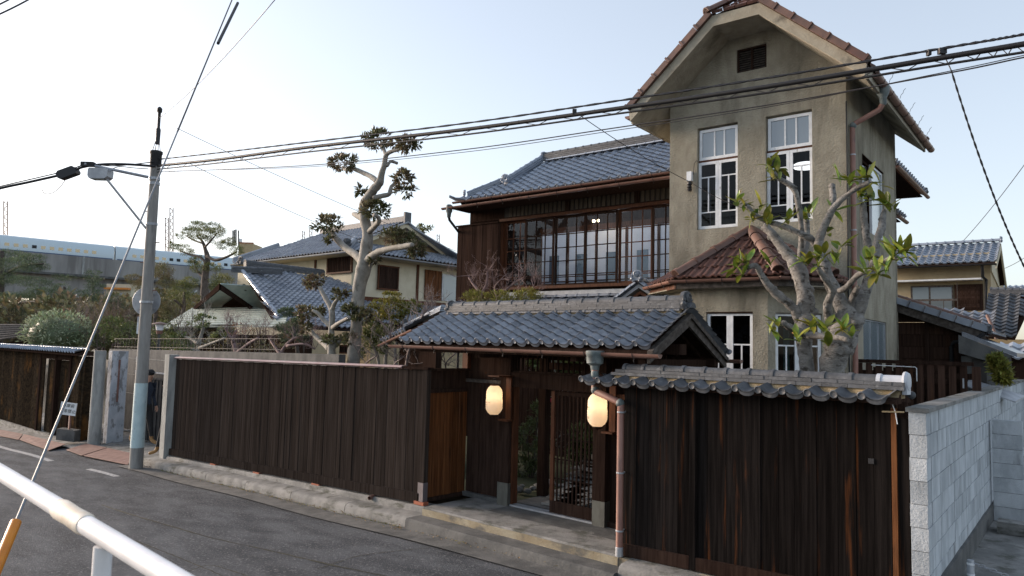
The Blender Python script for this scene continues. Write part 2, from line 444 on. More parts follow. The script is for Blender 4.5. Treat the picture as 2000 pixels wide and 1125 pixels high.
M.hair = pm('black_hair', (.012, .010, .009), None, .5)
M.bag = pm('brown_bag_cloth', (.10, .07, .045), None, .8)
M.ink = pm('faded_ink', (.18, .12, .08), None, .8)
M.blackink = pm('black_ink', (.02, .02, .02), None, .7)
# ================================================================== ground, road, kerbs
def sheet(name, xs, ys, zf, mat, smooth=True):
    mb = MB(); mb.grid([[Vector((x, y, zf(x, y))) for x in xs] for y in ys])
    o = obj(name, mb, mat, None, smooth='all' if smooth else False, kind='structure'); return o
def rng(a, b, n): return [a+(b-a)*i/n for i in range(n+1)]
sheet('ground', [-1600, -300, -60, -34, -10, 14, 60, 300, 1600], [-1600, -300, -60, -6, 8, 20, 60, 300, 1600], lambda x, y: road_z(x)-.10 - (0 if abs(x) < 30 and abs(y) < 20 else .3), M.soil)
sheet('road', rng(-60, 14, 74), rng(-5, 7.17, 24), lambda x, y: road_z(x) + .012*math.sin(x*1.3+y*.8) - .004*abs(y-3), M.asphalt)
# concrete gutter strip along the kerb foot
sheet('gutter_strip', rng(-18.2, -.5, 40), [6.72, 6.95, 7.19], lambda x, y: road_z(x)+.004+.012*math.sin(x*1.3+y*.8)-(y-6.7)*.004, M.conc_dark)
# kerb with rounded nose in cast lengths
def kerb(x0, x1, n, gap=.008, h=.16, hh=None):
    for i in range(n):
        a = lerp(x0, x1, i/n)+gap; b = lerp(x0, x1, (i+1)/n)-gap
        mb = MB(); rows = []
        prof = [(7.165, -.1), (7.17, 0.02), (7.18, h*.62), (7.205, h*.88), (7.25, h*.985), (7.32, h), (7.5, h+.01), (7.62, h+.01)]
        for x in rng(a, b, 6):
            rows.append([Vector((x, y+.008*math.sin(x*5.1), road_z(x)+z+.006*math.sin(x*3.3+y*9))) for y, z in prof])
        mb.grid(rows)
        mb.prism([rows[0][k] for k in range(len(prof))][::-1], (-.001, 0, 0)); mb.prism([rows[-1][k] for k in range(len(prof))], (.001, 0, 0))
        o = obj('kerb', mb, M.concrete, smooth=True, kind='structure')
kerb(-17.95, -8.33, 6)
kerb(-4.72, -.6, 3)
# doorstep: upper slab and lower step
def slab(name, x0, x1, y0, y1, zb, zt, mat, wob=.006):
    mb = MB(); n = 16
    P = []
    for x in rng(x0, x1, n):
        k = wob*math.sin(x*4.7)
        P.append([Vector((x, y0+k, zb(x))), Vector((x, y0+k+.006, zt(x)-.03)), Vector((x, y0+.03+k, zt(x))), Vector((x, (y0+y1)/2, zt(x)+.004*math.sin(x*3))), Vector((x, y1, zt(x)))])
    mb.grid(P)
    mb.prism(P[0][::-1] + [Vector((x0, y1, zb(x0)))], (-.001, 0, 0)); mb.prism(P[-1] + [Vector((x1, y1, zb(x1)))], (.001, 0, 0))
    return obj(name, mb, mat, smooth=True, kind='structure')
M.stepface = pm('washed_aggregate', (.24, .20, .13), (.33, .30, .22), .9, (4, 4, 4), 6, bump=.8, bscale=(70, 70, 70), c3=(.12, .115, .10), s3=(2.2, 2.2, 4), lo3=.48, hi3=.62)
slab('doorstep', -8.30, -4.86, 7.40, 8.62, lambda x: -.2, lambda x: 0.0, M.concrete)
mb = MB(); mb.grid([[Vector((x, 7.392+.006*math.sin(x*4.7), z)) for x in rng(-8.30, -4.86, 20)] for z in (-.14, -.018)])
obj('doorstep_face', mb, M.stepface, kind='structure')
slab('lower_step', -8.32, -4.72, 7.08, 7.395, lambda x: road_z(x)-.05, lambda x: -.115, M.conc_dark)
mb = MB(); mb.grid([[Vector((x, y, .0035)) for x in (-7.5, -5.2)] for y in (7.95, 8.40)])
obj('doorstep_patch', mb, M.conc_dark, kind='structure')
# ================================================================== left board fence
fz = lambda x: -.30+.0335*(x+17.4)
ft = lambda x: 1.93+.011*(x+17.4)
F = thing('board_fence', 'long dark board fence with pinkish metal cap on a low concrete footing', 'fence', (-13, 7.6, -.2))
mb = MB(); n = 24
P = []
for x in rng(-17.42, -8.36, n):
    k = .008*math.sin(x*2.9)
    P.append([Vector((x, 7.5+k, road_z(x)+.12)), Vector((x, 7.51+k, fz(x)-.06+k)), Vector((x, 7.53+k, fz(x)-.035)), Vector((x, 7.78, fz(x)-.03)), Vector((x, 7.78, road_z(x)+.1))])
mb.grid(P); mb.prism(P[-1], (.002, 0, 0)); mb.prism(P[0][::-1], (-.002, 0, 0))
obj('footing', mb, M.concrete, F, smooth=True)
x = -17.4
while x < -8.62:
    wd = random.choice([.07, .09, .10, .12, .14, .16, .11])
    x1 = min(x+wd, -8.52)
    yo = random.uniform(-.004, .008)
    b = MB(); b.prism([(x+.0015, 7.60+yo, fz(x)+.10), (x1-.0015, 7.60+yo+random.uniform(-.004, .004), fz(x)+.10), (x1-.0015, 7.622+yo, fz(x)+.10), (x+.0015, 7.622+yo, fz(x)+.10)], (random.uniform(-.004, .004), 0, ft(x)-fz(x)-.11+random.uniform(-.008, .004)))
    obj('board', b, M.fence, F)
    x = x1
for a, b_ in ((-17.4, -13.9), (-13.89, -11.35), (-11.34, -8.58)):
    b = MB(); b.prism([(a, 7.555, fz(a)-.01), (b_, 7.555, fz(b_)-.01), (b_, 7.555, fz(b_)+.14), (a, 7.555, fz(a)+.14)], (0, .06, 0)); obj('bottom_rail', b, M.fence, F)
for a, b_ in ((-17.4, -15.6), (-15.595, -13.8), (-13.795, -12), (-11.995, -10.3), (-10.295, -9.1)):
    b = MB(); b.prism([(a, 7.56, ft(a)), (a, 7.53, ft(a)+.02), (a, 7.57, ft(a)+.045), (a, 7.64, ft(a)+.05), (a, 7.68, ft(a)+.02), (a, 7.67, ft(a))], (b_-a, 0, ft(b_)-ft(a)))
    obj('cap', b, pm('pink_cap_metal', (.30, .19, .185), (.36, .27, .26), .5, (4, 4, 4), 5, c3=(.2, .19, .19), s3=(3, 9, 9), lo3=.55, hi3=.7) if a < -17 else bpy.data.materials['pink_cap_metal'], F)
b = MB(); b.box((-9.095, 7.56, ft(-9)), (-8.48, 7.68, ft(-9)+.035)); obj('end_cap', b, M.dkwood, F)
b = MB(); b.box((-8.60, 7.575, .03), (-8.505, 7.66, 2.02)); obj('corner_post', b, M.fence, F)
b = MB(); b.box((-8.612, 7.555, .02), (-8.5, 7.57, .30)); b.box((-8.4995, 7.555, .02), (-8.49, 7.65, .30)); obj('metal_foot', b, pm('dull_metal_foot', (.13, .115, .125), (.17, .15, .16), .5, metal=.3), F)
for x in (-15.2, -13.4, -11.35, -8.56):
    b = MB(); b.box((x-.11, 7.535, fz(x)-.045 if x < -9 else -.03), (x+.11, 7.64, fz(x)-.012 if x < -9 else .018)); obj('brick', b, M.brick, F)
b = MB(); b.lathe([(.035, 0), (.035, .26), (.027, .262), (.027, .02)], (-9.75, 7.70, fz(-9.75)-.03), 12, (0.35, -1, -.05)); obj('drain_pipe', b, M.copper, F, smooth=True)
P_ = thing('concrete_post', 'pale square concrete post at the left end of the board fence', 'post', (-17.62, 7.6, -.5))
b = MB(); b.box((-17.72, 7.47, road_z(-17.6)), (-17.48, 7.70, 2.02)); obj('shaft', b, M.conc_pale, P_)
# ================================================================== roofed gate
G = thing('roofed_gate', 'tile-roofed wooden entrance gate with open lattice door and lintel', 'gate', (-6.8, 8.46, 0))
def part(name, mat, lo, hi, par=G, **k):
    b = MB(); b.box(lo, hi); return obj(name, b, mat, par, **k)
# side return, red-brown boards under a dark box panel
for i in range(5):
    y0 = 7.68+i*.164
    part('side_board', M.redwood, (-8.565-.008*(i % 2), y0+.003, .06), (-8.545-.008*(i % 2), y0+.161, 1.66))
part('side_rail', M.dkwood, (-8.60, 7.67, .0), (-8.53, 8.5, .058))
part('side_head', M.dkwood, (-8.60, 7.67, 1.662), (-8.515, 8.5, 1.72))
part('side_panel', M.dkwood, (-8.58, 7.67, 1.722), (-8.55, 8.5, 2.0))
part('side_cap', M.dkwood, (-8.62, 7.665, 2.002), (-8.50, 8.5, 2.04))
# facade panels left of the door
for i in range(3):
    x0 = -8.52+i*.273
    part('wall_board', M.dkwood, (x0+.003, 8.50+.004*(i % 2), .07), (x0+.27, 8.53, 1.82))
part('wall_sill', M.conc_dark, (-8.54, 8.44, .0), (-7.72, 8.56, .066))
part('wall_rail', M.greywood, (-8.54, 8.45, 1.823), (-7.705, 8.52, 1.875))
part('upper_panel', M.dkwood, (-8.54, 8.50, 1.878), (-7.705, 8.53, 2.32))
for x0, x1 in ((-7.70, -7.50), (-5.92, -5.73)):
    part('post', M.dkwood, (x0, 8.38, .0), (x1, 8.60, 2.36))
    b = MB(); b.box((x0-.008, 8.372, .002), (x1+.008, 8.379, .34)); b.box((x0-.008, 8.38, .002), (x0-.002, 8.60, .34)); b.box((x1+.002, 8.38, .002), (x1+.008, 8.60, .34))
    obj('post_shoe', b, pm('bronze_shoe', (.085, .085, .075), (.12, .125, .11), .55, (8, 8, 3), metal=.2) if x0 < -7 else bpy.data.materials['bronze_shoe'], G)
part('outer_post', M.brwood, (-8.60, 8.42, 2.042), (-8.48, 8.54, 2.38))
part('lintel', M.dkwood, (-7.498, 8.39, 1.80), (-5.922, 8.58, 2.02))
part('transom_rail', M.dkwood, (-7.498, 8.42, 2.022), (-5.922, 8.54, 2.05))
for i in range(16):
    x = -7.43+i*.098
    part('transom_bar', M.dkwood, (x-.009, 8.46, 2.052), (x+.009, 8.49, 2.318))
part('head_beam', M.dkwood, (-9.0, 8.40, 2.362), (-4.62, 8.58, 2.50))
part('head_rail', M.dkwood, (-7.498, 8.42, 2.32), (-5.922, 8.54, 2.36))
# right hand infill and return
for i in range(3):
    part('infill_board', M.dkwood, (-5.725+i*.285, 8.50, .07), (-5.445+i*.285, 8.53, 2.36))
part('infill_sill', M.dkwood, (-5.73, 8.44, .0), (-4.88, 8.54, .066))
part('infill_rail', M.brwood, (-5.725, 8.46, 1.73), (-4.90, 8.499, 1.80))
part('jamb', M.brwood, (-7.498, 8.44, .03), (-7.462, 8.56, 1.798))
part('threshold', M.steel, (-7.49, 8.42, .002), (-5.93, 8.57, .028))
# sliding lattice door
D_ = obj('lattice_door', MB().box((-6.75, 8.465, .03), (-5.935, 8.495, .20)), M.dkwood, G)
for x0, x1 in ((-6.75, -6.69), (-5.995, -5.935)):
    part('stile', M.brwood if x0 < -6.5 else M.dkwood, (x0, 8.46, .202), (x1, 8.50, 1.78), D_)
part('top_rail', M.dkwood, (-6.688, 8.462, 1.72), (-5.997, 8.498, 1.78), D_)
for i in range(9):
    x = -6.625+i*.0705
    part('lattice_bar', M.dkwood, (x-.012, 8.466, .202), (x+.012, 8.484, 1.718), D_)
for z in (.52, .80, 1.10, 1.42, 1.66):
    part('cross_bar', M.dkwood, (-6.688, 8.485, z-.01), (-5.997, 8.496, z+.01), D_)
# --- curved pan tile
def pan_tile(p, ln, h=.06, lift=.028, seg=10, th=.014, disc=False):
    b = MB(); us = [i/seg for i in range(seg+1)]
    zf = lambda u: h*(math.cos(PI*u)**2)**1.7
    fr = [Vector((u*p*1.03-.015*p, 0, zf(u)+lift)) for u in us]; bk = [Vector((u*p*1.03-.015*p, ln, zf(u))) for u in us]
    b.grid([fr, bk])
    b.grid([[q-Vector((0, -.004, th)) for q in fr], fr])
    if disc:
        b.grid([[q-Vector((0, -.002, .05 if .12 < i/seg < .9 else .02)) for i, q in enumerate(fr)], [q-Vector((0, .004, th)) for q in fr]])
        b.lathe([(.040, 0), (.042, .012), (.034, .02), (.032, .014), (.004, .017)], (0.01*p, .012, h+lift-.028), 12, (0, -1, 0))
    return b
def roof_plane(eave0, ux, us):
    nrm = ux.cross(us).normalized()
    return nrm
TILE = {}
def tile_mesh(key, p, ln, mat, **k):
    if key not in TILE:
        TILE[key] = mesh_from(pan_tile(p, ln, **k), key, mat, 'all')
    return TILE[key]
def lay(parent, O, ux, us, ncol, nrow, pitch, expo, mat, tname='tile', keep=None, key='', stuff=False, h=.06, ln=None, disc=True):
    n = ux.cross(us).normalized(); c = 0
    ln = ln or expo*1.35
    big = MB()
    for j in range(nrow):
        for i in range(ncol):
            q = O + ux*(i*pitch) + us*(j*expo)
            if keep and not keep(q+ux*pitch*.5+us*expo*.5): continue
            me = tile_mesh(key+('e' if j == 0 and disc else ''), pitch, ln, mat, disc=(j == 0 and disc), h=h)
            rot = Matrix.Rotation(random.uniform(-.012, .012), 4, 'Z') @ Matrix.Rotation(random.uniform(-.01, .012), 4, 'X')
            Mx = frame(q + n*random.uniform(0, .004), ux, us, n) @ rot
            if stuff:
                big.add([Mx @ v.co for v in me.vertices], [tuple(p_.vertices) for p_ in me.polygons])
            else:
                inst(tname, me, parent, Mx)
            c += 1
    if stuff and c:
        return obj('tile_field', big, mat, parent, smooth='all', kind='stuff')
def half_tiles(name, a, b, r, n, mat, parent, up=Z3, collar=True, seg=8):
    """row of separate half-round ridge tiles from a to b, each with a collar at its lower end"""
    a, b = Vector(a), Vector(b); d = (b-a); L = d.length/n; d.normalize(); s = d.cross(up).normalized(); u2 = s.cross(d)
    mb = MB()
    for r0, x0, x1 in ((r, 0, L*.99),)+(((r*1.16, 0, L*.16),) if collar else ()):
        rows = [[Vector((x, math.cos(PI*k/seg)*r0, math.sin(PI*k/seg)*r0)) for k in range(seg+1)] for x in (x0, x1)]
        mb.grid(rows)
        for rw in rows: mb.add([*rw], [tuple(range(seg+1))])
    me = mesh_from(mb, name, mat, True)
    for i in range(n):
        inst(name, me, parent, frame(a+d*(L*i)+u2*random.uniform(0, .004), d, -s if False else s*-1, u2))
def courses(name, a, b, wth, z0, hh, n, mat, parent, off=0):
    """one course of flat ridge tiles, butted end to end"""
    a, b = Vector(a), Vector(b); d = b-a; L = d.length; d.normalize(); s = d.cross(Z3).normalized()
    cuts = sorted({0, L} | {L*(i+off)/n for i in range(n+1) if 0 < L*(i+off)/n < L})
    for c0, c1 in zip(cuts, cuts[1:]):
        k = random.uniform(-.004, .004)
        mb = MB(); mb.box((c0+.002, -wth/2+k, z0), (c1-.002, wth/2+k, z0+hh), lambda p: a+d*p.x+s*p.y+Z3*p.z)
        obj(name, mb, mat, parent)
def pipe(name, pts, r, mat, parent, n=10):
    return obj(name, MB().tube(pts, r, n), mat, parent, smooth=True)
def gutter(name, a, b, r, mat, parent, hooks=0):
    a, b = Vector(a), Vector(b); d = (b-a).normalized(); s = d.cross(Z3).normalized()
    mb = MB(); rows = []
    for p in (a, b):
        ring = [p+s*math.cos(PI+PI*k/8)*r+Z3*math.sin(PI+PI*k/8)*r for k in range(9)]
        ring += [p+s*math.cos(2*PI-PI*k/8)*r*.88+Z3*math.sin(2*PI-PI*k/8)*r*.88 for k in range(9)]
        rows.append(ring+[ring[0]])
    mb.grid(rows)
    for p, rw in zip((a, b), rows): mb.add([rw[k] for k in range(9)], [tuple(range(9))])
    o = obj(name, mb, mat, parent, smooth=True)
    for i in range(hooks):
        q = lerp(a, b, (i+.5)/hooks)
        h = MB(); h.tube([q+s*(r+.004)*math.cos(PI+PI*k/6)+Z3*((r+.004)*math.sin(PI+PI*k/6)) for k in range(7)], .004, 5)
        h.tube([q-Z3*(r+.004), q-Z3*(r+.05)+s*.012, q-Z3*(r+.06)-s*.012], .004, 5)
        obj('gutter_hook', h, M.dksteel, o)
    return o
EY, EZ, RY, RZ, BY, BZ = 7.56, 2.435, 8.5, 2.92, 9.55, 2.36
GX0, GX1 = -9.12, -4.50
rf = obj('roof', MB().prism([(GX0+.1, EY+.05, EZ-.03), (GX0+.1, RY, RZ-.04), (GX0+.1, BY, BZ-.03), (GX0+.1, BY, BZ-.06), (GX0+.1, RY, RZ-.09), (GX0+.1, EY+.05, EZ-.065)], (GX1-GX0-.15, 0, 0)), M.dkwood, G)
us = Vector((0, RY-EY, RZ-EZ)); SL = us.length; us.normalize()
lay(rf, Vector((GX0, EY, EZ)), X3, us, 19, 8, (GX1-GX0)/19, SL/8, M.tile, key='gate_tile', ln=SL/8*1.35)
ub = Vector((0, RY-BY, RZ-BZ)); SB = ub.length; ub.normalize()
lay(rf, Vector((GX1, BY, BZ)), -X3, ub, 19, 8, (GX1-GX0)/19, SB/8, M.tile, key='gate_tile', stuff=True, ln=SB/8*1.35)
RX0, RX1 = -8.98, -4.62
obj('ridge_bed', MB().box((RX0, RY-.09, RZ-.06), (RX1, RY+.09, RZ+.03)), M.clay, rf)
half_tiles('ridge_base_tile', (RX0, RY-.075, RZ+.005), (RX1, RY-.075, RZ+.005), .042, 17, M.tileold, rf)
courses('flat_ridge_tile', (RX0, RY, RZ), (RX1, RY, RZ), .21, .045, .035, 15, M.tileold, rf)
courses('flat_ridge_tile', (RX0, RY, RZ), (RX1, RY, RZ), .185, .082, .032, 15, M.tileold, rf, .5)
courses('flat_ridge_tile', (RX0, RY, RZ), (RX1, RY, RZ), .165, .116, .03, 15, M.tileold, rf, .25)
half_tiles('ridge_tile', (RX0, RY, RZ+.147), (RX1, RY, RZ+.147), .065, 16, M.tileold, rf)
def oni(c, ax, s, parent, mat=None):
    """scrolled ridge-end tile facing ax"""
    c = Vector(c); ax = Vector(ax).normalized(); sd = Z3.cross(ax).normalized()
    mb = MB()
    prof = [(-.5, -.42), (-.62, -.1), (-.5, .12), (-.55, .4), (-.36, .62), (0, .72), (.36, .62), (.55, .4), (.5, .12), (.62, -.1), (.5, -.42), (.2, -.3), (0, -.34), (-.2, -.3)]
    mb.prism([c+sd*(x*s)+Z3*(z*s)-ax*(.12*s) for x, z in prof], ax*(.24*s))
    mb.lathe([(.30*s, 0), (.32*s, .10*s), (.22*s, .16*s), (.21*s, .08*s), (.10*s, .10*s), (.07*s, .16*s)], c+Z3*(.3*s)+ax*(.12*s), 14, ax)
    for sx in (-1, 1):
        mb.icos(c+sd*(.47*s*sx)-Z3*(.12*s)+ax*(.1*s), .2*s, .1); mb.icos(c+sd*(.30*s*sx)-Z3*(.33*s)+ax*(.1*s), .15*s, .1)
        mb.icos(c+sd*(.42*s*sx)+Z3*(.16*s)+ax*(.1*s), .13*s, .1)
    return obj('ridge_end_ornament', mb, mat or M.tileold, parent, smooth=True)
oni((RX1+.03, RY, RZ+.12), (1, 0, 0), .21, rf); oni((RX0-.02, RY, RZ+.12), (-1, 0, 0), .18, rf)
half_tiles('verge_tile', (GX1-.06, RY, RZ+.045), (GX1+.02, RY, RZ+.045), .07, 1, M.tileold, rf)
# bargeboards, purlins, rafters
for (y0, z0), (y1, z1) in (((EY-.02, EZ-.08), (RY, RZ-.05)), ((BY+.02, BZ-.08), (RY, RZ-.05))):
    b = MB(); b.prism([(GX1-.075, y0, z0-.10), (GX1-.075, y1, z1-.14), (GX1-.075, y1, z1+.03), (GX1-.075, y0, z0+.05)], (.04, 0, 0)); obj('bargeboard', b, M.greywood, G)
    b = MB(); b.prism([(GX1-.033, y0, z0-.01), (GX1-.033, y1, z1-.03), (GX1-.033, y1, z1+.03), (GX1-.033, y0, z0+.05)], (.03, 0, 0)); obj('barge_trim', b, M.greywood, G)
    b = MB(); b.prism([(GX0+.07, y0, z0-.02), (GX0+.07, y1, z1-.06), (GX0+.07, y1, z1+.03), (GX0+.07, y0, z0+.05)], (.035, 0, 0)); obj('bargeboard', b, M.greywood, G)
for y, z in ((EY+.18, EZ-.045), (BY-.2, BZ-.06)):
    b = MB(); b.box((GX0+.2, y-.05, z-.09), (GX1-.08, y+.05, z+.02)); obj('purlin', b, M.dkwood, G)
for i in range(12):
    x = -8.8+i*.36
    b = MB(); b.bar((x, EY+.06, EZ-.085), (x, RY-.02, RZ-.12), .05, .035); obj('rafter', b, M.dkwood, G)
    b = MB(); b.bar((x, BY-.06, BZ-.09), (x, RY+.02, RZ-.12), .05, .035); obj('rafter', b, M.dkwood, G)
for x in (-7.6, -5.82):
    part('rear_post', M.dkwood, (x-.07, 9.28, 0), (x+.07, 9.42, 2.30))
    part('tie_beam', M.dkwood, (x-.05, 7.74, 2.24), (x+.05, 9.5, 2.335))
part('rear_beam', M.dkwood, (-7.53, 9.30, 2.06), (-4.64, 9.40, 2.17))
part('gable_beam', M.dkwood, (-4.80, 7.7, 2.18), (-4.70, 9.5, 2.30))
gutter('gutter', (-9.30, 7.47, 2.395), (-4.36, 7.47, 2.365), .05, M.copper, G, hooks=7)
gutter('rear_gutter', (-9.20, 9.66, 2.32), (-4.36, 9.66, 2.31), .05, M.copper, G)
b = MB(); b.lathe([(.03, -.22), (.05, -.20), (.06, -.13), (.105, -.10), (.11, 0), (.118, .01), (.118, .05), (.10, .055)], (-5.27, 7.46, 2.335), 10); obj('rain_head', b, M.verdi, G, smooth=True)
SP = pipe('downpipe', [(-5.255, 7.44, 2.15), (-5.25, 7.43, 1.92), (-5.22, 7.42, 1.89), (-4.88, 7.40, 1.79), (-4.845, 7.40, 1.76), (-4.84, 7.40, .02)], .041, M.pipe, G, 14)
for p_ in ((-5.235, 7.425, 1.905), (-4.855, 7.40, 1.775)):
    obj('elbow', MB().icos(p_, .053, 0, n=8, m=12), M.verdi, SP, smooth=True)
b = MB(); b.lathe([(.046, 0), (.048, .02), (.048, .06), (.044, .08)], (-5.256, 7.44, 2.06), 12); obj('coupling', b, M.verdi, SP, smooth=True)
b = MB(); b.lathe([(.038, 0), (.047, .0), (.047, .10), (.038, .11)], (-4.84, 7.40, 0.0), 12); obj('pipe_shoe', b, M.steel, SP, smooth=True)
for z in (1.66, .95, .28):
    b = MB(); b.lathe([(.045, 0), (.048, .004), (.048, .016), (.045, .02)], (-4.84, 7.40, z), 12); b.bar((-4.84, 7.40, z+.01), (-4.84, 7.52, z+.01), .01, .012); obj('pipe_bracket', b, M.steel, SP)
# ================================================================== lanterns
M.paper = pm('lantern_paper', (.95, .87, .76), None, .9, trans=.6)
_n = M.paper.node_tree
_p = _n.nodes['Principled BSDF']; _p.inputs['Emission Color'].default_value = (1, .62, .33, 1); _p.inputs['Emission Strength'].default_value = .035
for X, rr, z0, lab in ((-7.60, .128, 1.35, 'glowing paper lantern on the left gate post'), (-5.70, .135, 1.345, 'glowing paper lantern half behind the bent downpipe')):
    Lt = thing('paper_lantern', lab, 'lantern', (X, 8.14, z0), 'glowing paper lanterns at the gate')
    pr = []
    N = 26
    for i in range(N+1):
        t = i/N; e = abs(2*t-1)
        r_ = rr*(1-max(0, e-.45)**2.2*2.15)**.9 * (1+.012*math.cos(i*PI))
        pr.append((r_*(.96 if t > .5 else 1), .03+t*.44))
    b = MB(); o_ = len(b.v)
    for r_, z_ in pr:
        for k in range(24):
            b.v.append(Vector((X+r_*math.cos(2*PI*k/24), 8.14+r_*math.sin(2*PI*k/24), z0+z_)))
    for i in range(N):
        for k in range(24):
            b.f.append((i*24+k, i*24+(k+1) % 24, (i+1)*24+(k+1) % 24, (i+1)*24+k))
    obj('paper_shade', b, M.paper, Lt, smooth='all')
    rt, rb = pr[-1][0], pr[0][0]
    b = MB(); b.lathe([(rt+.004, 0), (rt+.006, .018), (rt-.008, .022)], (X, 8.14, z0+.465), 20); obj('top_ring', b, M.brwood, Lt, smooth=True)
    b = MB(); b.lathe([(.008, -.03), (.012, -.01), (rb*.9, 0), (rb+.004, .012), (rb+.002, .034)], (X, 8.14, z0), 20); obj('bottom_ring', b, M.dkwood, Lt, smooth=True)
    b = MB(); b.tube([(X-.05, 8.14, z0+.48), (X-.052, 8.14, z0+.53), (X-.02, 8.14, z0+.575), (X+.02, 8.14, z0+.575), (X+.052, 8.14, z0+.53), (X+.05, 8.14, z0+.48)], .004, 6); obj('wire_handle', b, M.dksteel, Lt)
    b = MB()
    if X < -7:
        marks = [(.215, [.010, .007, .009, .006, .009, .008, .007, .010, .006, .008]), (.175, [.009, .007, .008, .010, .006])]
        for zz, ws in marks:
            an = -2.32
            for q in ws:
                an += q/rr*.5
                for dz in (0, .009):
                    c_ = Vector((X+(rr+.0025)*math.cos(an), 8.14+(rr+.0025)*math.sin(an), z0+zz+dz)); tn = Vector((-math.sin(an), math.cos(an), 0))
                    b.obox(c_, tn, Vector((math.cos(an), math.sin(an), 0)), Z3, q, .001, .003)
                an += q/rr*.5+.045
    else:
        for zz, sz in ((.275, .05), (.15, .035)):
            for k, (dx, dz, w_, h_) in enumerate([(-.5, .5, .8, .1), (-.5, 0, .1, .9), (0, .1, .1, .8), (.5, 0, .1, .9), (0, -.45, .9, .1), (.1, .2, .7, .1)]):
                an = -2.05 + dx*sz/rr
                c_ = Vector((X+(rr+.0025)*math.cos(an), 8.14+(rr+.0025)*math.sin(an), z0+zz+dz*sz)); tn = Vector((-math.sin(an), math.cos(an), 0))
                b.obox(c_, tn, Vector((math.cos(an), math.sin(an), 0)), Z3, max(.004, w_*sz*.8), .001, max(.003, h_*sz))
    obj('faded_lettering', b, M.ink, Lt)
    b = MB(); b.box((X-.02, 8.26, z0-.07), (X+.16, 8.375, z0-.045)); obj('bracket_shelf', b, M.brwood, Lt)
    b = MB(); b.box((X+.05, 8.345, z0-.044), (X+.15, 8.372, z0+.60)); obj('back_board', b, M.brwood, Lt)
    b = MB(); b.box((X-.06, 8.05, z0+.602), (X+.17, 8.375, z0+.622)); obj('bracket_roof', b, M.brwood, Lt)
    l = bpy.data.lights.new('lantern_bulb', 'POINT'); l.energy = 0.30; l.color = (1, .70, .40); l.shadow_soft_size = .035
    lo = bpy.data.objects.new('lantern_bulb', l); COL.objects.link(lo); lo.parent = Lt; lo.matrix_local = WM[Lt.name].inverted() @ Matrix.Translation((X, 8.14, z0+.31))
# ================================================================== right plank wall with tiled coping
W_ = thing('plank_wall', 'charred plank wall with weathered tile coping beside the gate', 'wall', (-3.4, 7.6, 0))
wz = lambda x: -.01+.033*(x+4.85)
xs = [-4.86]
for wd in (.17, .20, .16, .19, .22, .15, .21, .18, .2, .19, .16, .22, .2, .17, .16):
    xs.append(xs[-1]+wd)
xs = [x for x in xs if x < -1.93]+[-1.93]
for a, b_ in zip(xs, xs[1:]):
    yo = random.uniform(-.005, .006)
    b = MB(); b.box((a+.002, 7.505+yo, wz(a)+.12), (b_-.002, 7.53+yo, 1.97)); obj('plank', b, M.char, W_)
for a, b_ in ((-4.88, -3.98), (-3.90, -1.95)):
    b = MB(); b.prism([(a, 7.465, wz(a)), (b_, 7.465, wz(b_)), (b_, 7.465, wz(b_)+.14), (a, 7.465, wz(a)+.14)], (0, .07, 0)); obj('bottom_rail', b, M.dkwood, W_)
b = MB(); b.box((-3.975, 7.46, wz(-3.94)), (-3.905, 7.50, 1.96)); obj('wall_post', b, M.char, W_)
b = MB(); b.box((-1.925, 7.50, .1), (-1.88, 7.60, 1.93)); obj('wall_post', b, M.redwood, W_)
b = MB(); b.box((-1.878, 7.52, .1), (-1.785, 7.55, 1.84)); obj('end_board', b, M.char, W_)
b = MB(); b.box((-1.878, 7.56, 1.842), (-1.80, 7.59, 1.99)); obj('end_board', b, M.dkwood, W_)
b = MB(); b.box((-4.86, 7.56, .05), (-4.83, 8.45, 2.0)); obj('return_board', b, M.dkwood, W_)
b = MB(); b.prism([(-4.88, 7.42, -.2), (-1.8, 7.42, -.1), (-1.8, 7.42, wz(-1.8)-.015), (-4.88, 7.42, wz(-4.88)-.015)], (0, .25, 0)); obj('footing', b, pm('sandy_footing', (.24, .20, .14), (.30, .27, .21), .95, (4, 4, 4), bump=.4, bscale=(30, 30, 30)), W_)
b = MB(); b.obox((-2.10, 7.497, 1.42), X3, Y3, Z3, .05, .008, .05); obj('nail_plate', b, M.dksteel, W_)
b = MB(); b.tube([(-1.99, 7.47, 1.895), (-1.80, 7.46, 1.905)], .008, 6); obj('bamboo_peg', b, M.plaster2, W_)
b = MB(); b.tube([(-1.90, 7.465, 1.97), (-1.875, 7.463, 1.90), (-1.86, 7.463, 1.79)], .005, 5); obj('white_tie', b, M.white, W_)
cp = obj('coping', MB().prism([(-5.30, 7.33, 2.0), (-5.30, 7.60, 2.08), (-5.30, 7.87, 2.0), (-5.30, 7.87, 1.975), (-5.30, 7.33, 1.975)], (3.46, 0, 0)), M.dkwood, W_)
cu = Vector((0, .27, .075)).normalized()
lay(cp, Vector((-5.33, 7.27, 1.985)), X3, cu, 14, 1, .2476, .30, M.tileold, key='coping_tile', ln=.30, h=.055)
lay(cp, Vector((-1.85, 7.93, 1.985)), -X3, Vector((0, -.27, .075)).normalized(), 14, 1, .2476, .30, M.tileold, key='coping_tile', ln=.30, h=.055)
b = MB(); b.grid([[Vector((x, y, z+.012*math.sin(x*17)*math.sin(x*5))) for x in rng(-5.0, -1.84, 60)] for y, z in ((7.44, 2.03), (7.50, 2.085), (7.52, 2.13))]); obj('clay_bed', b, M.clay, cp)
obj('ridge_core', MB().box((-5.0, 7.53, 2.02), (-1.84, 7.67, 2.11)), M.clay, cp)
courses('flat_ridge_tile', (-5.05, 7.6, 2.1), (-1.80, 7.6, 2.1), .24, 0, .036, 13, M.tileold, cp)
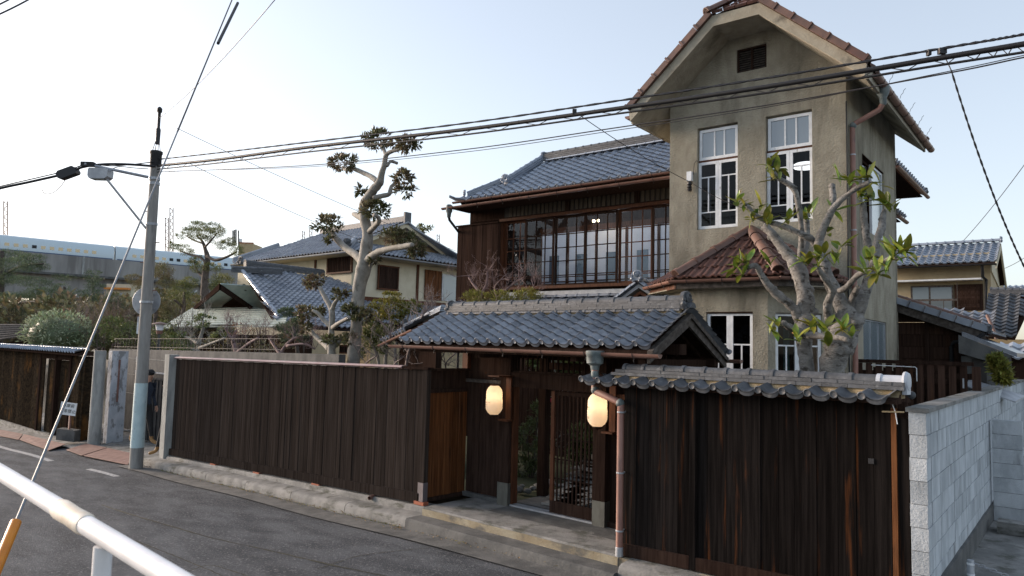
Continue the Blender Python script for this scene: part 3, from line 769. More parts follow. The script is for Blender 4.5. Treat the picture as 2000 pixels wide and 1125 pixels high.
courses('flat_ridge_tile', (-5.0, 7.6, 2.1), (-1.80, 7.6, 2.1), .20, .039, .034, 13, M.tileold, cp, .55)
half_tiles('ridge_tile', (-4.92, 7.6, 2.174), (-2.06, 7.6, 2.174), .062, 11, M.tileold, cp)
M.whitetile = pm('whitened_tile', (.50, .53, .58), (.42, .45, .50), .45, (9, 9, 9), 5)
half_tiles('white_ridge_tile', (-2.06, 7.6, 2.174), (-1.83, 7.6, 2.174), .062, 1, M.whitetile, cp)
b = MB(); b.lathe([(.09, 0), (.095, .02), (.08, .045), (.05, .05)], (-1.83, 7.6, 2.18), 14, (1, 0, 0)); b.box((-1.83, 7.53, 2.06), (-1.79, 7.67, 2.14)); obj('white_end_tile', b, M.whitetile, cp, smooth=True)
# ================================================================== concrete block wall
BW = -1.16; BA = 7.54
K = thing('block_wall', 'grey concrete block wall with flat coping running back from the street', 'wall', H(BW, BA, 0))
def hb(p): return H(p.x, p.y, p.z)
bt = 1.94
q = MB(); q.box((-.07, 0, 0), (.07, .459, .2)); meb = mesh_from(q, 'block', M.block)
q = MB(); q.box((-.07, 0, 0), (.07, .229, .2)); meh = mesh_from(q, 'half_block', M.block)
for c in range(8):
    z0 = bt-.206*c-.23
    for i in range(29):
        s0 = BA if i == 0 else BA+.235+(i-1)*.465
        inst('block', meh if i == 0 else meb, K, frame(H(BW-.07+random.uniform(-.003, .003), s0, z0), HX, HY, Z3))
obj('mortar_core', MB().box((BW-.13, BA+.008, 0), (BW-.009, BA+13.2, bt-.035), hb), M.mortar, K)
for i in range(23):
    s0 = BA-.02+i*.6
    obj('coping_stone', MB().box((BW-.165, s0+.003, bt-.028), (BW+.025, s0+.597, bt+.012), hb), M.concrete, K)
obj('footing', MB().prism([H(BW+.03, BA+.2, -.3), H(BW+.03, BA+13.4, -.3), H(BW+.03, BA+13.4, .29), H(BW+.03, BA+.2, .345)], -HX*.2), M.conc_dark, K)
bx = thing('wall_buttress', 'short block buttress standing square to the long block wall', 'wall', H(BW+.3, 12.8, .1))
for c in range(7):
    q = MB(); q.box((BW+.033, 12.75, 1.53-.206*c-.2), (BW+.40, 12.87, 1.53-.206*c), hb); obj('block', q, M.block, bx)
obj('mortar_core', MB().box((BW+.038, 12.76, .05), (BW+.39, 12.86, 1.52), hb), M.mortar, bx)
sheet('alley_paving', rng(-1.9, 14, 20), rng(7.2, 32, 30), lambda x, y: .09+.01*math.sin(x*2+y), M.concrete)
sheet('alley_apron', rng(-1.6, 14, 16), [6.9, 7.1, 7.2], lambda x, y: lerp(road_z(x)+.02, .09, (y-6.9)/.3), M.concrete)
b = MB(); b.box((-.35, 0, 0), (.35, .28, .15), lambda p: atz(2010, 1050, .1)+HX*p.x+HY*p.y+Z3*p.z); tag(obj('kerb_block', b, M.concrete), 'loose concrete block lying on the alley floor', 'block')
Pc = H(-.93, 8.3, .08)
cpst = thing('chain_post', 'short steel post holding a chain across the alley', 'post', Pc)
b = MB(); b.lathe([(.03, 0), (.03, .42), (.028, .425)], Pc, 12); obj('tube', b, M.steel, cpst, smooth=True)
for z in (.28, .38): obj('collar', MB().lathe([(.033, 0), (.033, .02)], Pc+Z3*z, 12), M.white, cpst)
ch = MB()
for i in range(70):
    t = i/70; p0 = Pc+Z3*.41; p1 = H(2.2, 8.0, .5)
    q = lerp(p0, p1, t)-Z3*(.20*4*t*(1-t))
    d = (p1-p0).normalized(); sdv = d.cross(Z3).normalized() if i % 2 else Z3
    ch.tube([q+d*.03*math.cos(a)+sdv*.012*math.sin(a) for a in [2*PI*k/8 for k in range(9)]], .0045, 4, cap=False)
tag(obj('steel_chain', ch, M.steel, kind='stuff'), 'steel chain hanging from the short post over the alley', 'chain')
# ================================================================== tower house
TA0, TA1, TD, TB = -5.89, -2.87, 12.0, 15.75
TC = (TA0+TA1)/2
T = thing('stucco_tower', 'tall olive stucco tower wing with clipped gable and octagonal bay', 'tower house', H(TC, TD, 0), rz=DD)
tx = lambda u, z: H(u, TD, z)
EZT, BKZ, EH, BH_ = 6.70, 8.07, 1.97, .40     # eave outer height, clip height, half widths
TS = (BKZ-EZT)/(EH-BH_)
def tz(a): return min(BKZ, EZT+TS*(EH-abs(a-TC)))   # roof top over the gable
WZ = 6.55
holes = [(-5.36, 4.55, -4.62, 6.38), (-4.14, 4.55, -3.39, 6.38)]
mb = MB()
mb.wall(H(TA0, TD, 0), HX, Z3, -HY, TA1-TA0, WZ, [(h[0]-TA0, h[1], h[2]-TA0, h[3]) for h in holes]+[(.75, 0, 2.4, 3.1)], .16)
mb.wall(H(TA1, TD+.001, 0), HY, Z3, HX, TB-TD, WZ, [(1.0, 4.52, 2.66, 5.80), (.92, 2.30, 2.68, 3.02)], .16)
mb.wall(H(TA0, TB, 0), -HY, Z3, -HX, TB-TD-.001, WZ, [], .16)
mb.wall(H(TA1, TB, 0), -HX, Z3, HY, TA1-TA0, WZ, [], .16)
vt = (-4.64, 7.24, -4.12, 7.66)
def gpoly(d, t): # gable triangle with vent opening, cut in strips
    xs_ = sorted({TA0, TA1, TC-BH_, TC+BH_, vt[0], vt[2]})
    for a, b_ in zip(xs_, xs_[1:]):
        za, zb = tz(a)-.17, tz(b_)-.17
        if vt[0]-.001 <= a and b_ <= vt[2]+.001:
            mb.prism([H(a, d, WZ), H(b_, d, WZ), H(b_, d, vt[1]), H(a, d, vt[1])], HY*t)
            mb.prism([H(a, d, vt[3]), H(b_, d, vt[3]), H(b_, d, zb), H(a, d, za)], HY*t)
        else:
            mb.prism([H(a, d, WZ), H(b_, d, WZ), H(b_, d, zb), H(a, d, za)], HY*t)
gpoly(TD, .16); gpoly(TB-.16, .16)
# side wall tops up to the soffit
for a in (TA0, TA1-.16): mb.box((a, TD+.16, WZ), (a+.16, TB-.16, tz(TA0)-.17), hb)
obj('wall', mb, M.stucco, T)
obj('upper_floor', MB().box((TA0+.16, TD+.16, 4.0), (TA1-.16, TB-.16, 4.12), hb), M.inside, T)
obj('ceiling', MB().box((TA0+.16, TD+.16, 6.56), (TA1-.16, TB-.16, 6.62), hb), M.inside, T)
obj('room_partition', MB().box((TA0+.17, TD+2.4, 4.13), (TA1-.17, TD+2.5, 6.55), hb), M.inside, T)
# vent louvre
V_ = obj('vent_frame', MB().box((vt[0], TD+.03, vt[1]), (vt[0]+.03, TD+.09, vt[3]), hb).box((vt[2]-.03, TD+.03, vt[1]), (vt[2], TD+.09, vt[3]), hb).box((vt[0]+.03, TD+.03, vt[3]-.025), (vt[2]-.03, TD+.09, vt[3]), hb).box((vt[0]+.03, TD+.03, vt[1]), (vt[2]-.03, TD+.09, vt[1]+.025), hb).box(((vt[0]+vt[2])/2-.018, TD+.03, vt[1]+.025), ((vt[0]+vt[2])/2+.018, TD+.09, vt[3]-.025), hb), M.dkwood, T)
for i in range(9):
    z = vt[1]+.045+i*.040
    for x0, x1 in ((vt[0]+.032, (vt[0]+vt[2])/2-.019), ((vt[0]+vt[2])/2+.019, vt[2]-.032)):
        obj('louvre', MB().prism([H(x0, TD+.035, z-.012), H(x0, TD+.04, z-.018), H(x0, TD+.085, z+.014), H(x0, TD+.08, z+.02)], HX*(x1-x0)), M.greywood, V_)
obj('vent_dark', MB().box((vt[0], TD+.12, vt[1]), (vt[2], TD+.14, vt[3]), hb), M.inside, V_)
def sash(par, O, U, V, N, w_, h_, cols, rows, fw=.05, mw=.022, gm=None, name='window', fm=None, sub=True, gtop=None):
    """a glazed sash: frame, bars and one pane per opening. cols/rows: list of (u0,v0,u1,v1) openings in sash coords"""
    P = lambda u, v, d: O+U*u+V*v+N*d
    fm = fm or M.white
    bx_ = lambda m, u0, v0, u1, v1, d0, d1: m.box((0, 0, 0), (1, 1, 1), lambda p: P(lerp(u0, u1, p.x), lerp(v0, v1, p.y), lerp(d0, d1, p.z)))
    m = MB()
    bx_(m, 0, 0, fw, h_, -.02, .02); bx_(m, w_-fw, 0, w_, h_, -.02, .02); bx_(m, fw, 0, w_-fw, fw, -.0195, .0195); bx_(m, fw, h_-fw, w_-fw, h_, -.0195, .0195)
    f = obj(name, m, fm, par)
    for (u0, v0, u1, v1) in cols:
        bar = MB(); bx_(bar, u0, v0, u1, v1, -.014, .014); obj('glazing_bar', bar, fm, f)
    for (u0, v0, u1, v1) in rows:
        pn = MB(); bx_(pn, u0-.004, v0-.004, u1+.004, v1+.004, -.003, .003); obj('pane', pn, gm or M.glassdark, f)
    return f
def casement(par, O, U, V, N, w_, h_, left, fm=None):
    """leaf with a wide top light, two tall lights and a bottom light"""
    fw, mw = .05, .022
    zt = h_*.76; zb = h_*.235; xm = w_*.5
    bars = [(fw, zt, w_-fw, zt+mw), (fw, zb, w_-fw, zb+mw), (xm-mw/2, zb+mw, xm+mw/2, zt)]
    panes = [(fw, zt+mw, w_-fw, h_-fw), (fw, zb+mw, xm-mw/2, zt), (xm+mw/2, zb+mw, w_-fw, zt), (fw, fw, w_-fw, zb)]
    return sash(par, O, U, V, N, w_, h_, bars, panes, name='casement', fm=fm)
def tower_window(a0, a1):
    O = H(a0, TD+.075, 0); N = -HY; W_2 = a1-a0
    f = sash(T, O+HX*.02+Z3*5.80, HX, Z3, N, W_2-.035, .55, [(W_2*.36, .05, W_2*.36+.025, .50), (W_2*.60, .05, W_2*.60+.025, .50)], [(.05, .05, W_2*.36, .50), (W_2*.36+.025, .05, W_2*.60, .50), (W_2*.60+.025, .05, W_2-.085, .50)], gm=M.frost, name='fanlight')
    obj('window_mullion', MB().box((a0+.005, TD+.055, 5.765), (a1-.005, TD+.10, 5.797), hb), M.brwood, T)
    hw = (W_2-.01)/2-.002
    casement(T, O+HX*.005+Z3*4.565, HX, Z3, N, hw, 1.198, True)
    casement(T, O+HX*(.009+hw)+Z3*4.565, HX, Z3, N, hw, 1.198, False)
for h in holes: tower_window(h[0], h[2])
for a in (-5.27, -5.18, -5.10):
    obj('curtain_fold', MB().box((a, TD+.35, 4.4), (a+.016, TD+.36, 5.25+random.uniform(-.2, .2)), hb), M.shoji, T)
# side windows: sliding aluminium sash upstairs, frosted pane downstairs
f = sash(T, H(TA1-.09, TD+1.02, 4.53), HY, Z3, HX, .80, 1.25, [], [(.045, .045, .755, 1.205)], fw=.045, name='window', fm=M.dkwood, gm=M.glassdark)
f = sash(T, H(TA1-.05, TD+1.80, 4.53), HY, Z3, HX, .85, 1.25, [], [(.04, .04, .81, 1.21)], fw=.04, name='window', fm=M.white, gm=M.frost2)
obj('window_head', MB().box((TA1-.12, TD+1.0, 5.785), (TA1-.005, TD+2.66, 5.80), hb), M.dkwood, T)
f = sash(T, H(TA1-.035, TD+.93, 2.31), HY, Z3, HX, 1.74, .70, [(.60, .015, .615, .685), (1.2, .015, 1.215, .685)], [(.015, .015, .60, .685), (.615, .015, 1.2, .685), (1.215, .015, 1.725, .685)], fw=.015, name='window', fm=M.steel, gm=M.frost2)
# ceiling lamp inside
lp = obj('ceiling_lamp', MB().lathe([(.02, 0), (.20, .01), (.23, .05), (.18, .08), (.03, .10)], H(-3.78, TD+1.0, 5.66), 20), emit('lamp_glow', (1, .95, .85), 1.6), T, smooth=True)
obj('lamp_rod', MB().tube([H(-3.78, TD+1.0, 5.75), H(-3.78, TD+1.0, 6.56)], .01, 6), M.dksteel, lp)
# roof
RF0, RF1 = TD-.72, TB+.55
def rpt(a, d, dz=0): return H(a, d, tz(a)+dz)
RZT = BKZ+BH_*TS
mb = MB()
for s in (-1, 1):
    pts = [H(TC+s*EH, RF0+.03, EZT-.02), H(TC+s*BH_, RF0+.03, BKZ-.02), H(TC, RF0+.03+.45, RZT-.02), H(TC, RF1-.03, RZT-.02), H(TC+s*EH, RF1-.03, EZT-.02)]
    mb.prism(pts if s < 0 else pts[::-1], (0, 0, -.05))
mb.prism([H(TC-BH_, RF0+.03, BKZ-.02), H(TC+BH_, RF0+.03, BKZ-.02), H(TC, RF0+.48, RZT-.02)], (0, 0, -.05))
TR = obj('roof', mb, M.dkwood, T)
# cement soffit and barge
sof = MB()
for s in (-1, 1):
    q = [H(TC+s*(EH-.02), RF0+.1, EZT-.21), H(TC+s*BH_, RF0+.1, BKZ-.2), H(TC+s*BH_, RF1-.1, BKZ-.2), H(TC+s*(EH-.02), RF1-.1, EZT-.21)]
    sof.prism(q if s > 0 else q[::-1], (0, 0, .03))
sof.prism([H(TC-BH_, RF0+.1, BKZ-.2), H(TC+BH_, RF0+.1, BKZ-.2), H(TC+BH_, RF1-.1, BKZ-.2), H(TC-BH_, RF1-.1, BKZ-.2)][::-1], (0, 0, .03))
obj('soffit', sof, M.stucco, TR)
for d0, dt in ((RF0, .10), (RF1-.10, .10)):
    bg_ = MB(); e = EH; tk = .185
    prof_t = [(-e, EZT-.03), (-BH_, BKZ-.03), (BH_, BKZ-.03), (e, EZT-.03)]
    prof_b = [(-e+.03, EZT-.03-tk*.95), (-BH_+.02, BKZ-.03-tk), (BH_-.02, BKZ-.03-tk), (e-.03, EZT-.03-tk*.95)]
    for k in range(3):
        bg_.prism([H(TC+prof_t[k][0], d0, prof_t[k][1]), H(TC+prof_b[k][0], d0, prof_b[k][1]), H(TC+prof_b[k+1][0], d0, prof_b[k+1][1]), H(TC+prof_t[k+1][0], d0, prof_t[k+1][1])], HY*dt)
    obj('bargeboard', bg_, M.barge, TR)
for s in (-1, 1):
    obj('eave_fascia', MB().box((TC+s*(EH-.02)-.02, RF0+.1, EZT-.22), (TC+s*(EH-.02)+.02, RF1-.1, EZT-.04), hb), M.barge, TR)
    us_ = (H(TC+s*BH_, 0, BKZ)-H(TC+s*EH, 0, EZT)).normalized()
    L_ = (H(TC+s*BH_, 0, BKZ)-H(TC+s*EH, 0, EZT)).length
    # separate verge tiles stepping up the rake, front and back
    for d0 in (RF0-.055, RF1-.06):
        n = 6
        for i in range(n):
            p = H(TC+s*EH, d0, EZT)+us_*(L_*i/n); nn = us_.cross(HY)*(-s if s > 0 else 1)
            nn = Vector((-us_.z*HX.x*(s*-1)*-1, 0, 0)) if False else (Z3-us_*us_.z).normalized()
            q = MB(); q.obox(p+us_*(L_/n*.5)+HY*.06+nn*(.035-.0), us_, HY, nn, L_/n-.006, .13, .10)
            q.obox(p+us_*(.03)+HY*.055+nn*.04, us_, HY, nn, .035, .155, .115)
            obj('verge_tile', q, M.redridge if i else M.redtile, TR)
    # tile slope
    stuff = MB()
    nrow = 7; ncol = 18; un = (Z3-us_*us_.z).normalized()
    for j in range(nrow):
        for i in range(ncol):
            dd0 = RF0+.08+(RF1-RF0-.16)*i/ncol; dw = (RF1-RF0-.16)/ncol
            top = min((j+1.15)/nrow, 1.25)
            p0 = H(TC+s*EH, dd0, EZT)+us_*(L_*j/nrow); p1 = H(TC+s*EH, dd0, EZT)+us_*(L_*top)
            prof = [(0, .05), (.18, .052), (.3, .02), (.8, .02), (.92, .05), (1, .05)]
            stuff.grid([[p0+HY*(dw*u)+un*(h_+.018) for u, h_ in prof], [p1+HY*(dw*u)+un*h_ for u, h_ in prof]])
            stuff.grid([[p0+HY*(dw*u)+un*(h_-.01) for u, h_ in prof], [p0+HY*(dw*u)+un*(h_+.018) for u, h_ in prof]])
    obj('tile_field', stuff, M.redtile, TR, kind='stuff')
# clipped front hip and its two hip ridges, main ridge
cu = (H(TC, RF0+.45, RZT)-H(TC, RF0, BKZ)).normalized(); cn = HX.cross(cu).normalized()
for j in range(3):
    for i in range(4):
        wj = BH_*2*(1-j/3); q = MB(); p0 = H(TC-wj/2+wj*i/4, RF0-.02, BKZ)+cu*(.19*j)
        q.add([p0+cn*.03, p0+HX*(wj/4*.95)+cn*.03, p0+HX*(wj/4*.8)+cu*.2+cn*.012, p0+HX*(wj/8)+cu*.2+cn*.012, p0+HX*(wj/4*.95)-cn*.01, p0-cn*.01], [(0, 1, 2, 3), (5, 4, 1, 0)])
        obj('hip_tile', q, M.redtile, TR)
for s in (-1, 1):
    half_tiles('hip_ridge_tile', H(TC+s*(BH_+.08), RF0-.06, BKZ+.01), H(TC, RF0+.45, RZT+.05), .085, 2, M.redridge, TR)
half_tiles('main_ridge_tile', H(TC, RF0+.42, RZT+.03), H(TC, RF1, RZT+.03), .09, 11, M.redridge, TR)
# gutters and downpipe
gutter('gutter', H(TC+EH+.05, RF0+.35, 6.62), H(TC+EH+.05, RF1+.25, 6.60), .065, M.copper, T, hooks=8)
gutter('gutter', H(TC-EH-.05, RF1, 6.60), H(TC-EH-.05, RF0+.05, 6.62), .06, M.copper, T, hooks=6)
for i in range(5):
    p = H(TC+EH+.10, RF0+1.0+i*.85, 6.66)
    obj('snow_wire', MB().tube([p, p+Z3*.06+HX*.02, p+Z3*.09+HX*.05, p+Z3*.13+HX*.06, p+Z3*.16+HX*.09], .004, 4), M.wire, T)
b = MB(); b.lathe([(.035, -.3), (.05, -.28), (.055, -.18), (.09, -.12), (.10, 0), (.09, .01)], H(TC+EH+.03, TD+.2, 6.60), 10); obj('rain_head', b, M.verdi, T, smooth=True)
dp = pipe('downpipe', [H(TC+EH+.02, TD+.2, 6.32), H(TC+EH-.02, TD+.19, 6.24), H(TA1+.10, TD+.13, 6.06), H(TA1+.06, TD+.12, 6.0), H(TA1+.06, TD+.12, 5.0), H(TA1+.06, TD+.12, 3.2), H(TA1+.06, TD+.12, .2)], .042, M.pipe, T, 12)
for z in (5.55, 4.35, 3.1): obj('pipe_bracket', MB().lathe([(.046, 0), (.046, .02)], H(TA1+.06, TD+.12, z), 12), M.steel, dp)
obj('elbow', MB().icos(H(TA1+.07, TD+.12, 6.03), .055, 0, n=8, m=12), M.verdi, dp, smooth=True)
obj('cable_conduit', MB().tube([H(TA1+.004, TD-.01, 6.4), H(TA1+.004, TD-.01, .5)], .012, 6), M.dksteel, T)
# service insulator on the front wall
I_ = obj('insulator', MB().box((-5.52, TD-.09, 5.43), (-5.43, TD-.01, 5.60), hb), M.white, T)
obj('insulator_body', MB().lathe([(.035, 0), (.045, .03), (.03, .05), (.045, .07), (.03, .10), (.045, .12), (.04, .16)], H(-5.475, TD-.06, 5.25), 10), M.rubber, I_, smooth=True)
obj('lead_wire', MB().tube([H(-5.42, TD-.03, 5.55), H(-5.40, TD-.03, 5.75), H(-5.36, TD-.02, 5.80), H(-5.35, TD-.01, 5.78)], .006, 5), M.wire, I_)
# ---- octagonal bay
BD = 11.0; bc = [(-5.06, BD), (-3.77, BD), (-3.10, BD+.67), (-3.05, TD+.2)]; BZ_ = 3.45
bl = [(-5.85, BD+.79), (-5.06, BD)]
def seg_wall(m, p, q, hol, h_=BZ_, t=.14):
    P0, P1 = H(p[0], p[1], 0), H(q[0], q[1], 0); U = (P1-P0); L = U.length; U.normalize(); N = U.cross(Z3)
    m.wall(P0, U, Z3, N, L, h_, hol, t); return P0, U, N, L
B_ = MB()
segA = seg_wall(B_, bc[0], bc[1], [(.31, .9, 1.06, 3.04)])
obj('bay_wall', B_, M.stucco, T)
B_ = MB(); segB = seg_wall(B_, bc[1], bc[2], [(.12, .9, .87, 3.02)]); obj('bay_wall', B_, M.stucco, T)
B_ = MB(); seg_wall(B_, bl[0], bl[1], [(.2, .9, .9, 3.0)]); obj('bay_wall', B_, M.stucco, T)
B_ = MB(); seg_wall(B_, bc[2], (-3.10, TD), []); obj('bay_wall', B_, M.stucco, T)
B_ = MB(); seg_wall(B_, (-5.85, TD), bl[0], []); obj('bay_wall', B_, M.stucco, T)
for (P0, U, N, L), u0 in ((segA, .31), (segB, .12)):
    for k in range(2):
        casement(T, P0+U*(u0+.006+k*.372)-N*.05+Z3*.91, U, Z3, N, .369, 2.12, True)
    obj('window_head', MB().obox(P0+U*(u0+.375)-N*.06+Z3*3.025, U, N, Z3, .74, .12, .02), M.dkwood, T)
obj('bay_ceiling', MB().prism([H(-5.85, TD+.1, 3.2), H(-5.85, BD+.9, 3.2), H(-5.0, BD+.16, 3.2), H(-3.83, BD+.16, 3.2), H(-3.25, BD+.75, 3.2), H(-3.25, TD+.1, 3.2)], (0, 0, .05)), M.inside, T)
obj('room_floor', MB().box((TA0+.2, TD+.2, .5), (TA1-.2, TB-.2, .6), hb), M.inside, T)
obj('room_lamp', MB().lathe([(.06, 0), (.09, .02), (.09, .14), (.05, .16)], H(-3.60, BD+.9, 2.72), 12), emit('warm_lamp', (1, .42, .12), .7), T)
obj('teal_curtain', MB().box((-3.74, BD+.62, 1.0), (-3.66, BD+.66, 3.0), hb), pm('teal_cloth', (.02, .16, .18), None, .9), T)
obj('interior_screen', MB().box((-5.5, TD+1.0, .6), (-3.2, TD+1.05, 3.1), hb), M.dkwood, T)
# bay roof: three slopes, hips, gutters
ov = .30
ap = H(-4.39, TD-.02, 4.42)
e0, e1, e2, e3 = (-5.85-ov, BD+.72+.0), (-5.13, BD-ov), (-3.64, BD-ov), (-2.66, BD+.66)
EZB = 3.55
corn = [H(-6.15, BD+.70, EZB), H(-5.17, BD-ov, EZB), H(-3.50, BD-ov, EZB), H(-2.90, BD+.36, EZB), H(-2.88, TD-.01, EZB)]
BR = obj('bay_roof', MB().add([corn[0], corn[1], corn[2], corn[3], corn[4], ap, H(-6.15, TD-.01, EZB)], [(0, 1, 5), (1, 2, 5), (2, 3, 5), (3, 4, 5), (6, 0, 5)]), M.dkwood, T)
def tri_tiles(par, A, B2, C, cw, rows, mat, name='tile', first=True):
    """flat ribbed tiles on the triangle A-B2 (eave) with apex C; one object per tile"""
    ux = (B2-A); L = ux.length; ux.normalize(); h0 = C-A; us_ = (h0-ux*h0.dot(ux)); Ht = us_.length; us_.normalize(); nn = ux.cross(us_); cx_ = h0.dot(ux)
    if nn.z < 0: nn = -nn
    for j in range(rows):
        v0 = Ht*j/rows; v1 = min(Ht*(j+1.25)/rows, Ht)
        lo = cx_*v0/Ht; hi = L-(L-cx_)*v0/Ht; lo1 = cx_*v1/Ht; hi1 = L-(L-cx_)*v1/Ht
        n = max(1, int(round((hi-lo)/cw)))
        for i in range(n):
            u0, u1 = lerp(lo, hi, i/n), lerp(lo, hi, (i+1)/n)
            q = MB(); prof = [(0, .008), (.10, .034), (.24, .034), (.34, .008), (.62, .008), (.72, .030), (.84, .030), (.94, .006), (1, .008)]
            t0 = [A+ux*lerp(u0, u1, u)+us_*v0+nn*(h_+.024) for u, h_ in prof]; bt0 = [p-nn*.022 for p in t0]
            t1 = [A+ux*max(min(lerp(u0, u1, u), hi1), lo1)+us_*v1+nn*(h_+.002) for u, h_ in prof]
            q.grid([t0, t1]); q.grid([bt0, t0]); obj(name, q, mat, par)
tri_tiles(BR, corn[1], corn[2], ap, .235, 5, M.redtile)
tri_tiles(BR, corn[2], corn[3], ap, .235, 5, M.redtile)
tri_tiles(BR, corn[0], corn[1], ap, .235, 5, M.redtile)
tri_tiles(BR, corn[3], corn[4], ap, .3, 5, M.redtile)
half_tiles('hip_ridge_tile', corn[1]+Z3*.05+(ap-corn[1]).normalized()*.04, ap+Z3*.05, .085, 4, M.redridge, BR)
half_tiles('hip_ridge_tile', corn[2]+Z3*.05+(ap-corn[2]).normalized()*.04, ap+Z3*.05, .085, 5, M.redridge, BR)
half_tiles('hip_ridge_tile', corn[3]+Z3*.05, ap+Z3*.05, .08, 4, M.redridge, BR)
for i, (p, q) in enumerate(zip(corn[:4], corn[1:])):
    d = (q-p).normalized(); o_ = d.cross(Z3)
    gutter('gutter', p+o_*.05-Z3*.02-d*.03, q+o_*.05-Z3*.025+d*.03, .05, M.copper, T, hooks=3 if i else 2)
    bfa = MB(); bfa.prism([p-o_*.03-Z3*.045, q-o_*.03-Z3*.045, q-o_*.03-Z3*.15, p-o_*.03-Z3*.15], -o_*.04); obj('fascia', bfa, M.greywood if i else M.brwood, BR)
obj('bay_soffit', MB().prism([corn[0]-Z3*.15, corn[1]-Z3*.15+HY*.06, corn[2]-Z3*.15+HY*.06, corn[3]-Z3*.15, H(-2.93, TD, EZB-.15), H(-6.0, TD, EZB-.15)], (0, 0, .02)), M.stucco, BR)
# ================================================================== wooden main house
N_ = thing('wooden_house', 'two storey dark timber house with wide lattice window and blue-grey tiles', 'house', H(-9.6, 16, 0), rz=DD)
MD = 14.7; ML = -13.15; MR = -5.9
def hbox(name, lo, hi, mat, par=N_, **k): return obj(name, MB().box(lo, hi, hb), mat, par, **k)
mb = MB(); mb.wall(H(ML, MD, 0), HX, Z3, -HY, MR-ML, 6.5, [(1.19, 3.90, MR-ML-.02, 5.66), (3.5, .5, 6.0, 2.6)], .12)
mb.wall(H(ML, MD+4.2, 0), -HY, Z3, -HX, 4.2, 6.5, [], .12); mb.wall(H(MR, MD+4.2, 0), -HX, Z3, HY, MR-ML, 6.5, [], .12)
obj('wall', mb, M.dkwood, N_)
for i in range(8):
    a0 = -13.4+i*.1775
    hbox('shutter_box_board', (a0+.002, MD-.22+.004*(i % 2), 3.38), (a0+.175, MD-.20, 5.62), M.houseboard)
hbox('shutter_box_side', (-13.4, MD-.199, 3.38), (-13.38, MD+.1, 5.62), M.houseboard)
hbox('shutter_box_side', (-12.0, MD-.199, 3.38), (-11.982, MD, 5.62), M.houseboard)
hbox('shutter_box_top', (-13.44, MD-.25, 5.622), (-11.96, MD, 5.66), M.dkwood)
for i in range(6):
    hbox('upper_board', (ML+.02+i*.20, MD-.03, 5.70), (ML+.215+i*.20, MD-.005, 6.18), M.dkwood)
hbox('corner_post', (-11.98, MD-.10, 3.86), (-11.90, MD-.005, 5.64), M.brwood)
hbox('window_head', (-12.0, MD-.14, 5.66), (MR, MD+.02, 5.73), M.brwood)
hbox('window_sill', (-12.0, MD-.16, 3.86), (MR, MD+.02, 3.93), M.brwood)
hbox('slat_rail', (-13.1, MD-.06, 5.735), (MR, MD-.005, 5.775), M.dkwood)
hbox('slat_back', (-12.0, MD-.02, 5.78), (MR, MD-.004, 6.15), M.inside)
i = 0; a = -11.75
while a < -6.05:
    if not (i % 15 == 14):
        q = MB(); q.prism([H(a, MD-.045, 5.78), H(a+.088, MD-.045, 5.78), H(a+.088, MD-.045, 6.0), H(a+.062, MD-.045, 6.06), H(a+.026, MD-.045, 6.06), H(a, MD-.045, 6.0)], HY*.02)
        obj('vent_slat', q, M.greywood if False else pm('brown_slat', (.055, .043, .032), (.085, .068, .05), .8, (20, 20, 3), rnd=.15) if i == 0 else bpy.data.materials['brown_slat'], N_)
    else:
        hbox('strut_post', (a-.03, MD-.06, 5.78), (a+.10, MD-.021, 6.2), M.dkwood)
    a += .128; i += 1
# glazed lattice sashes
st = [-11.90, -11.21, -10.31, -9.41, -8.50, -7.62, -6.74, -5.92]
for k in range(7):
    a0, a1 = st[k]+.0, st[k+1]-.0
    w_ = a1-a0; d_ = MD-.03 if k % 2 else MD+.02
    h_ = 1.72; O = H(a0, d_, 3.935); bars = []; pn = []
    vs = [.05, .20, .245, .60, .93, 1.26, h_-.05]
    ub_ = [.05, w_*.365, w_*.68, w_-.05]
    for j in range(1, len(vs)-1): bars.append((.05, vs[j], w_-.05, vs[j]+.022))
    for u in ub_[1:3]: bars.append((u, .05, u+.020, h_-.05))
    pn = [(.05, .05, w_-.05, h_-.05)]
    f = sash(N_, O, HX, Z3, -HY, w_, h_, bars, pn, fw=.05, gm=M.glass, name='window_sash', fm=M.brwood if k in (0, 4) else M.dkwood)
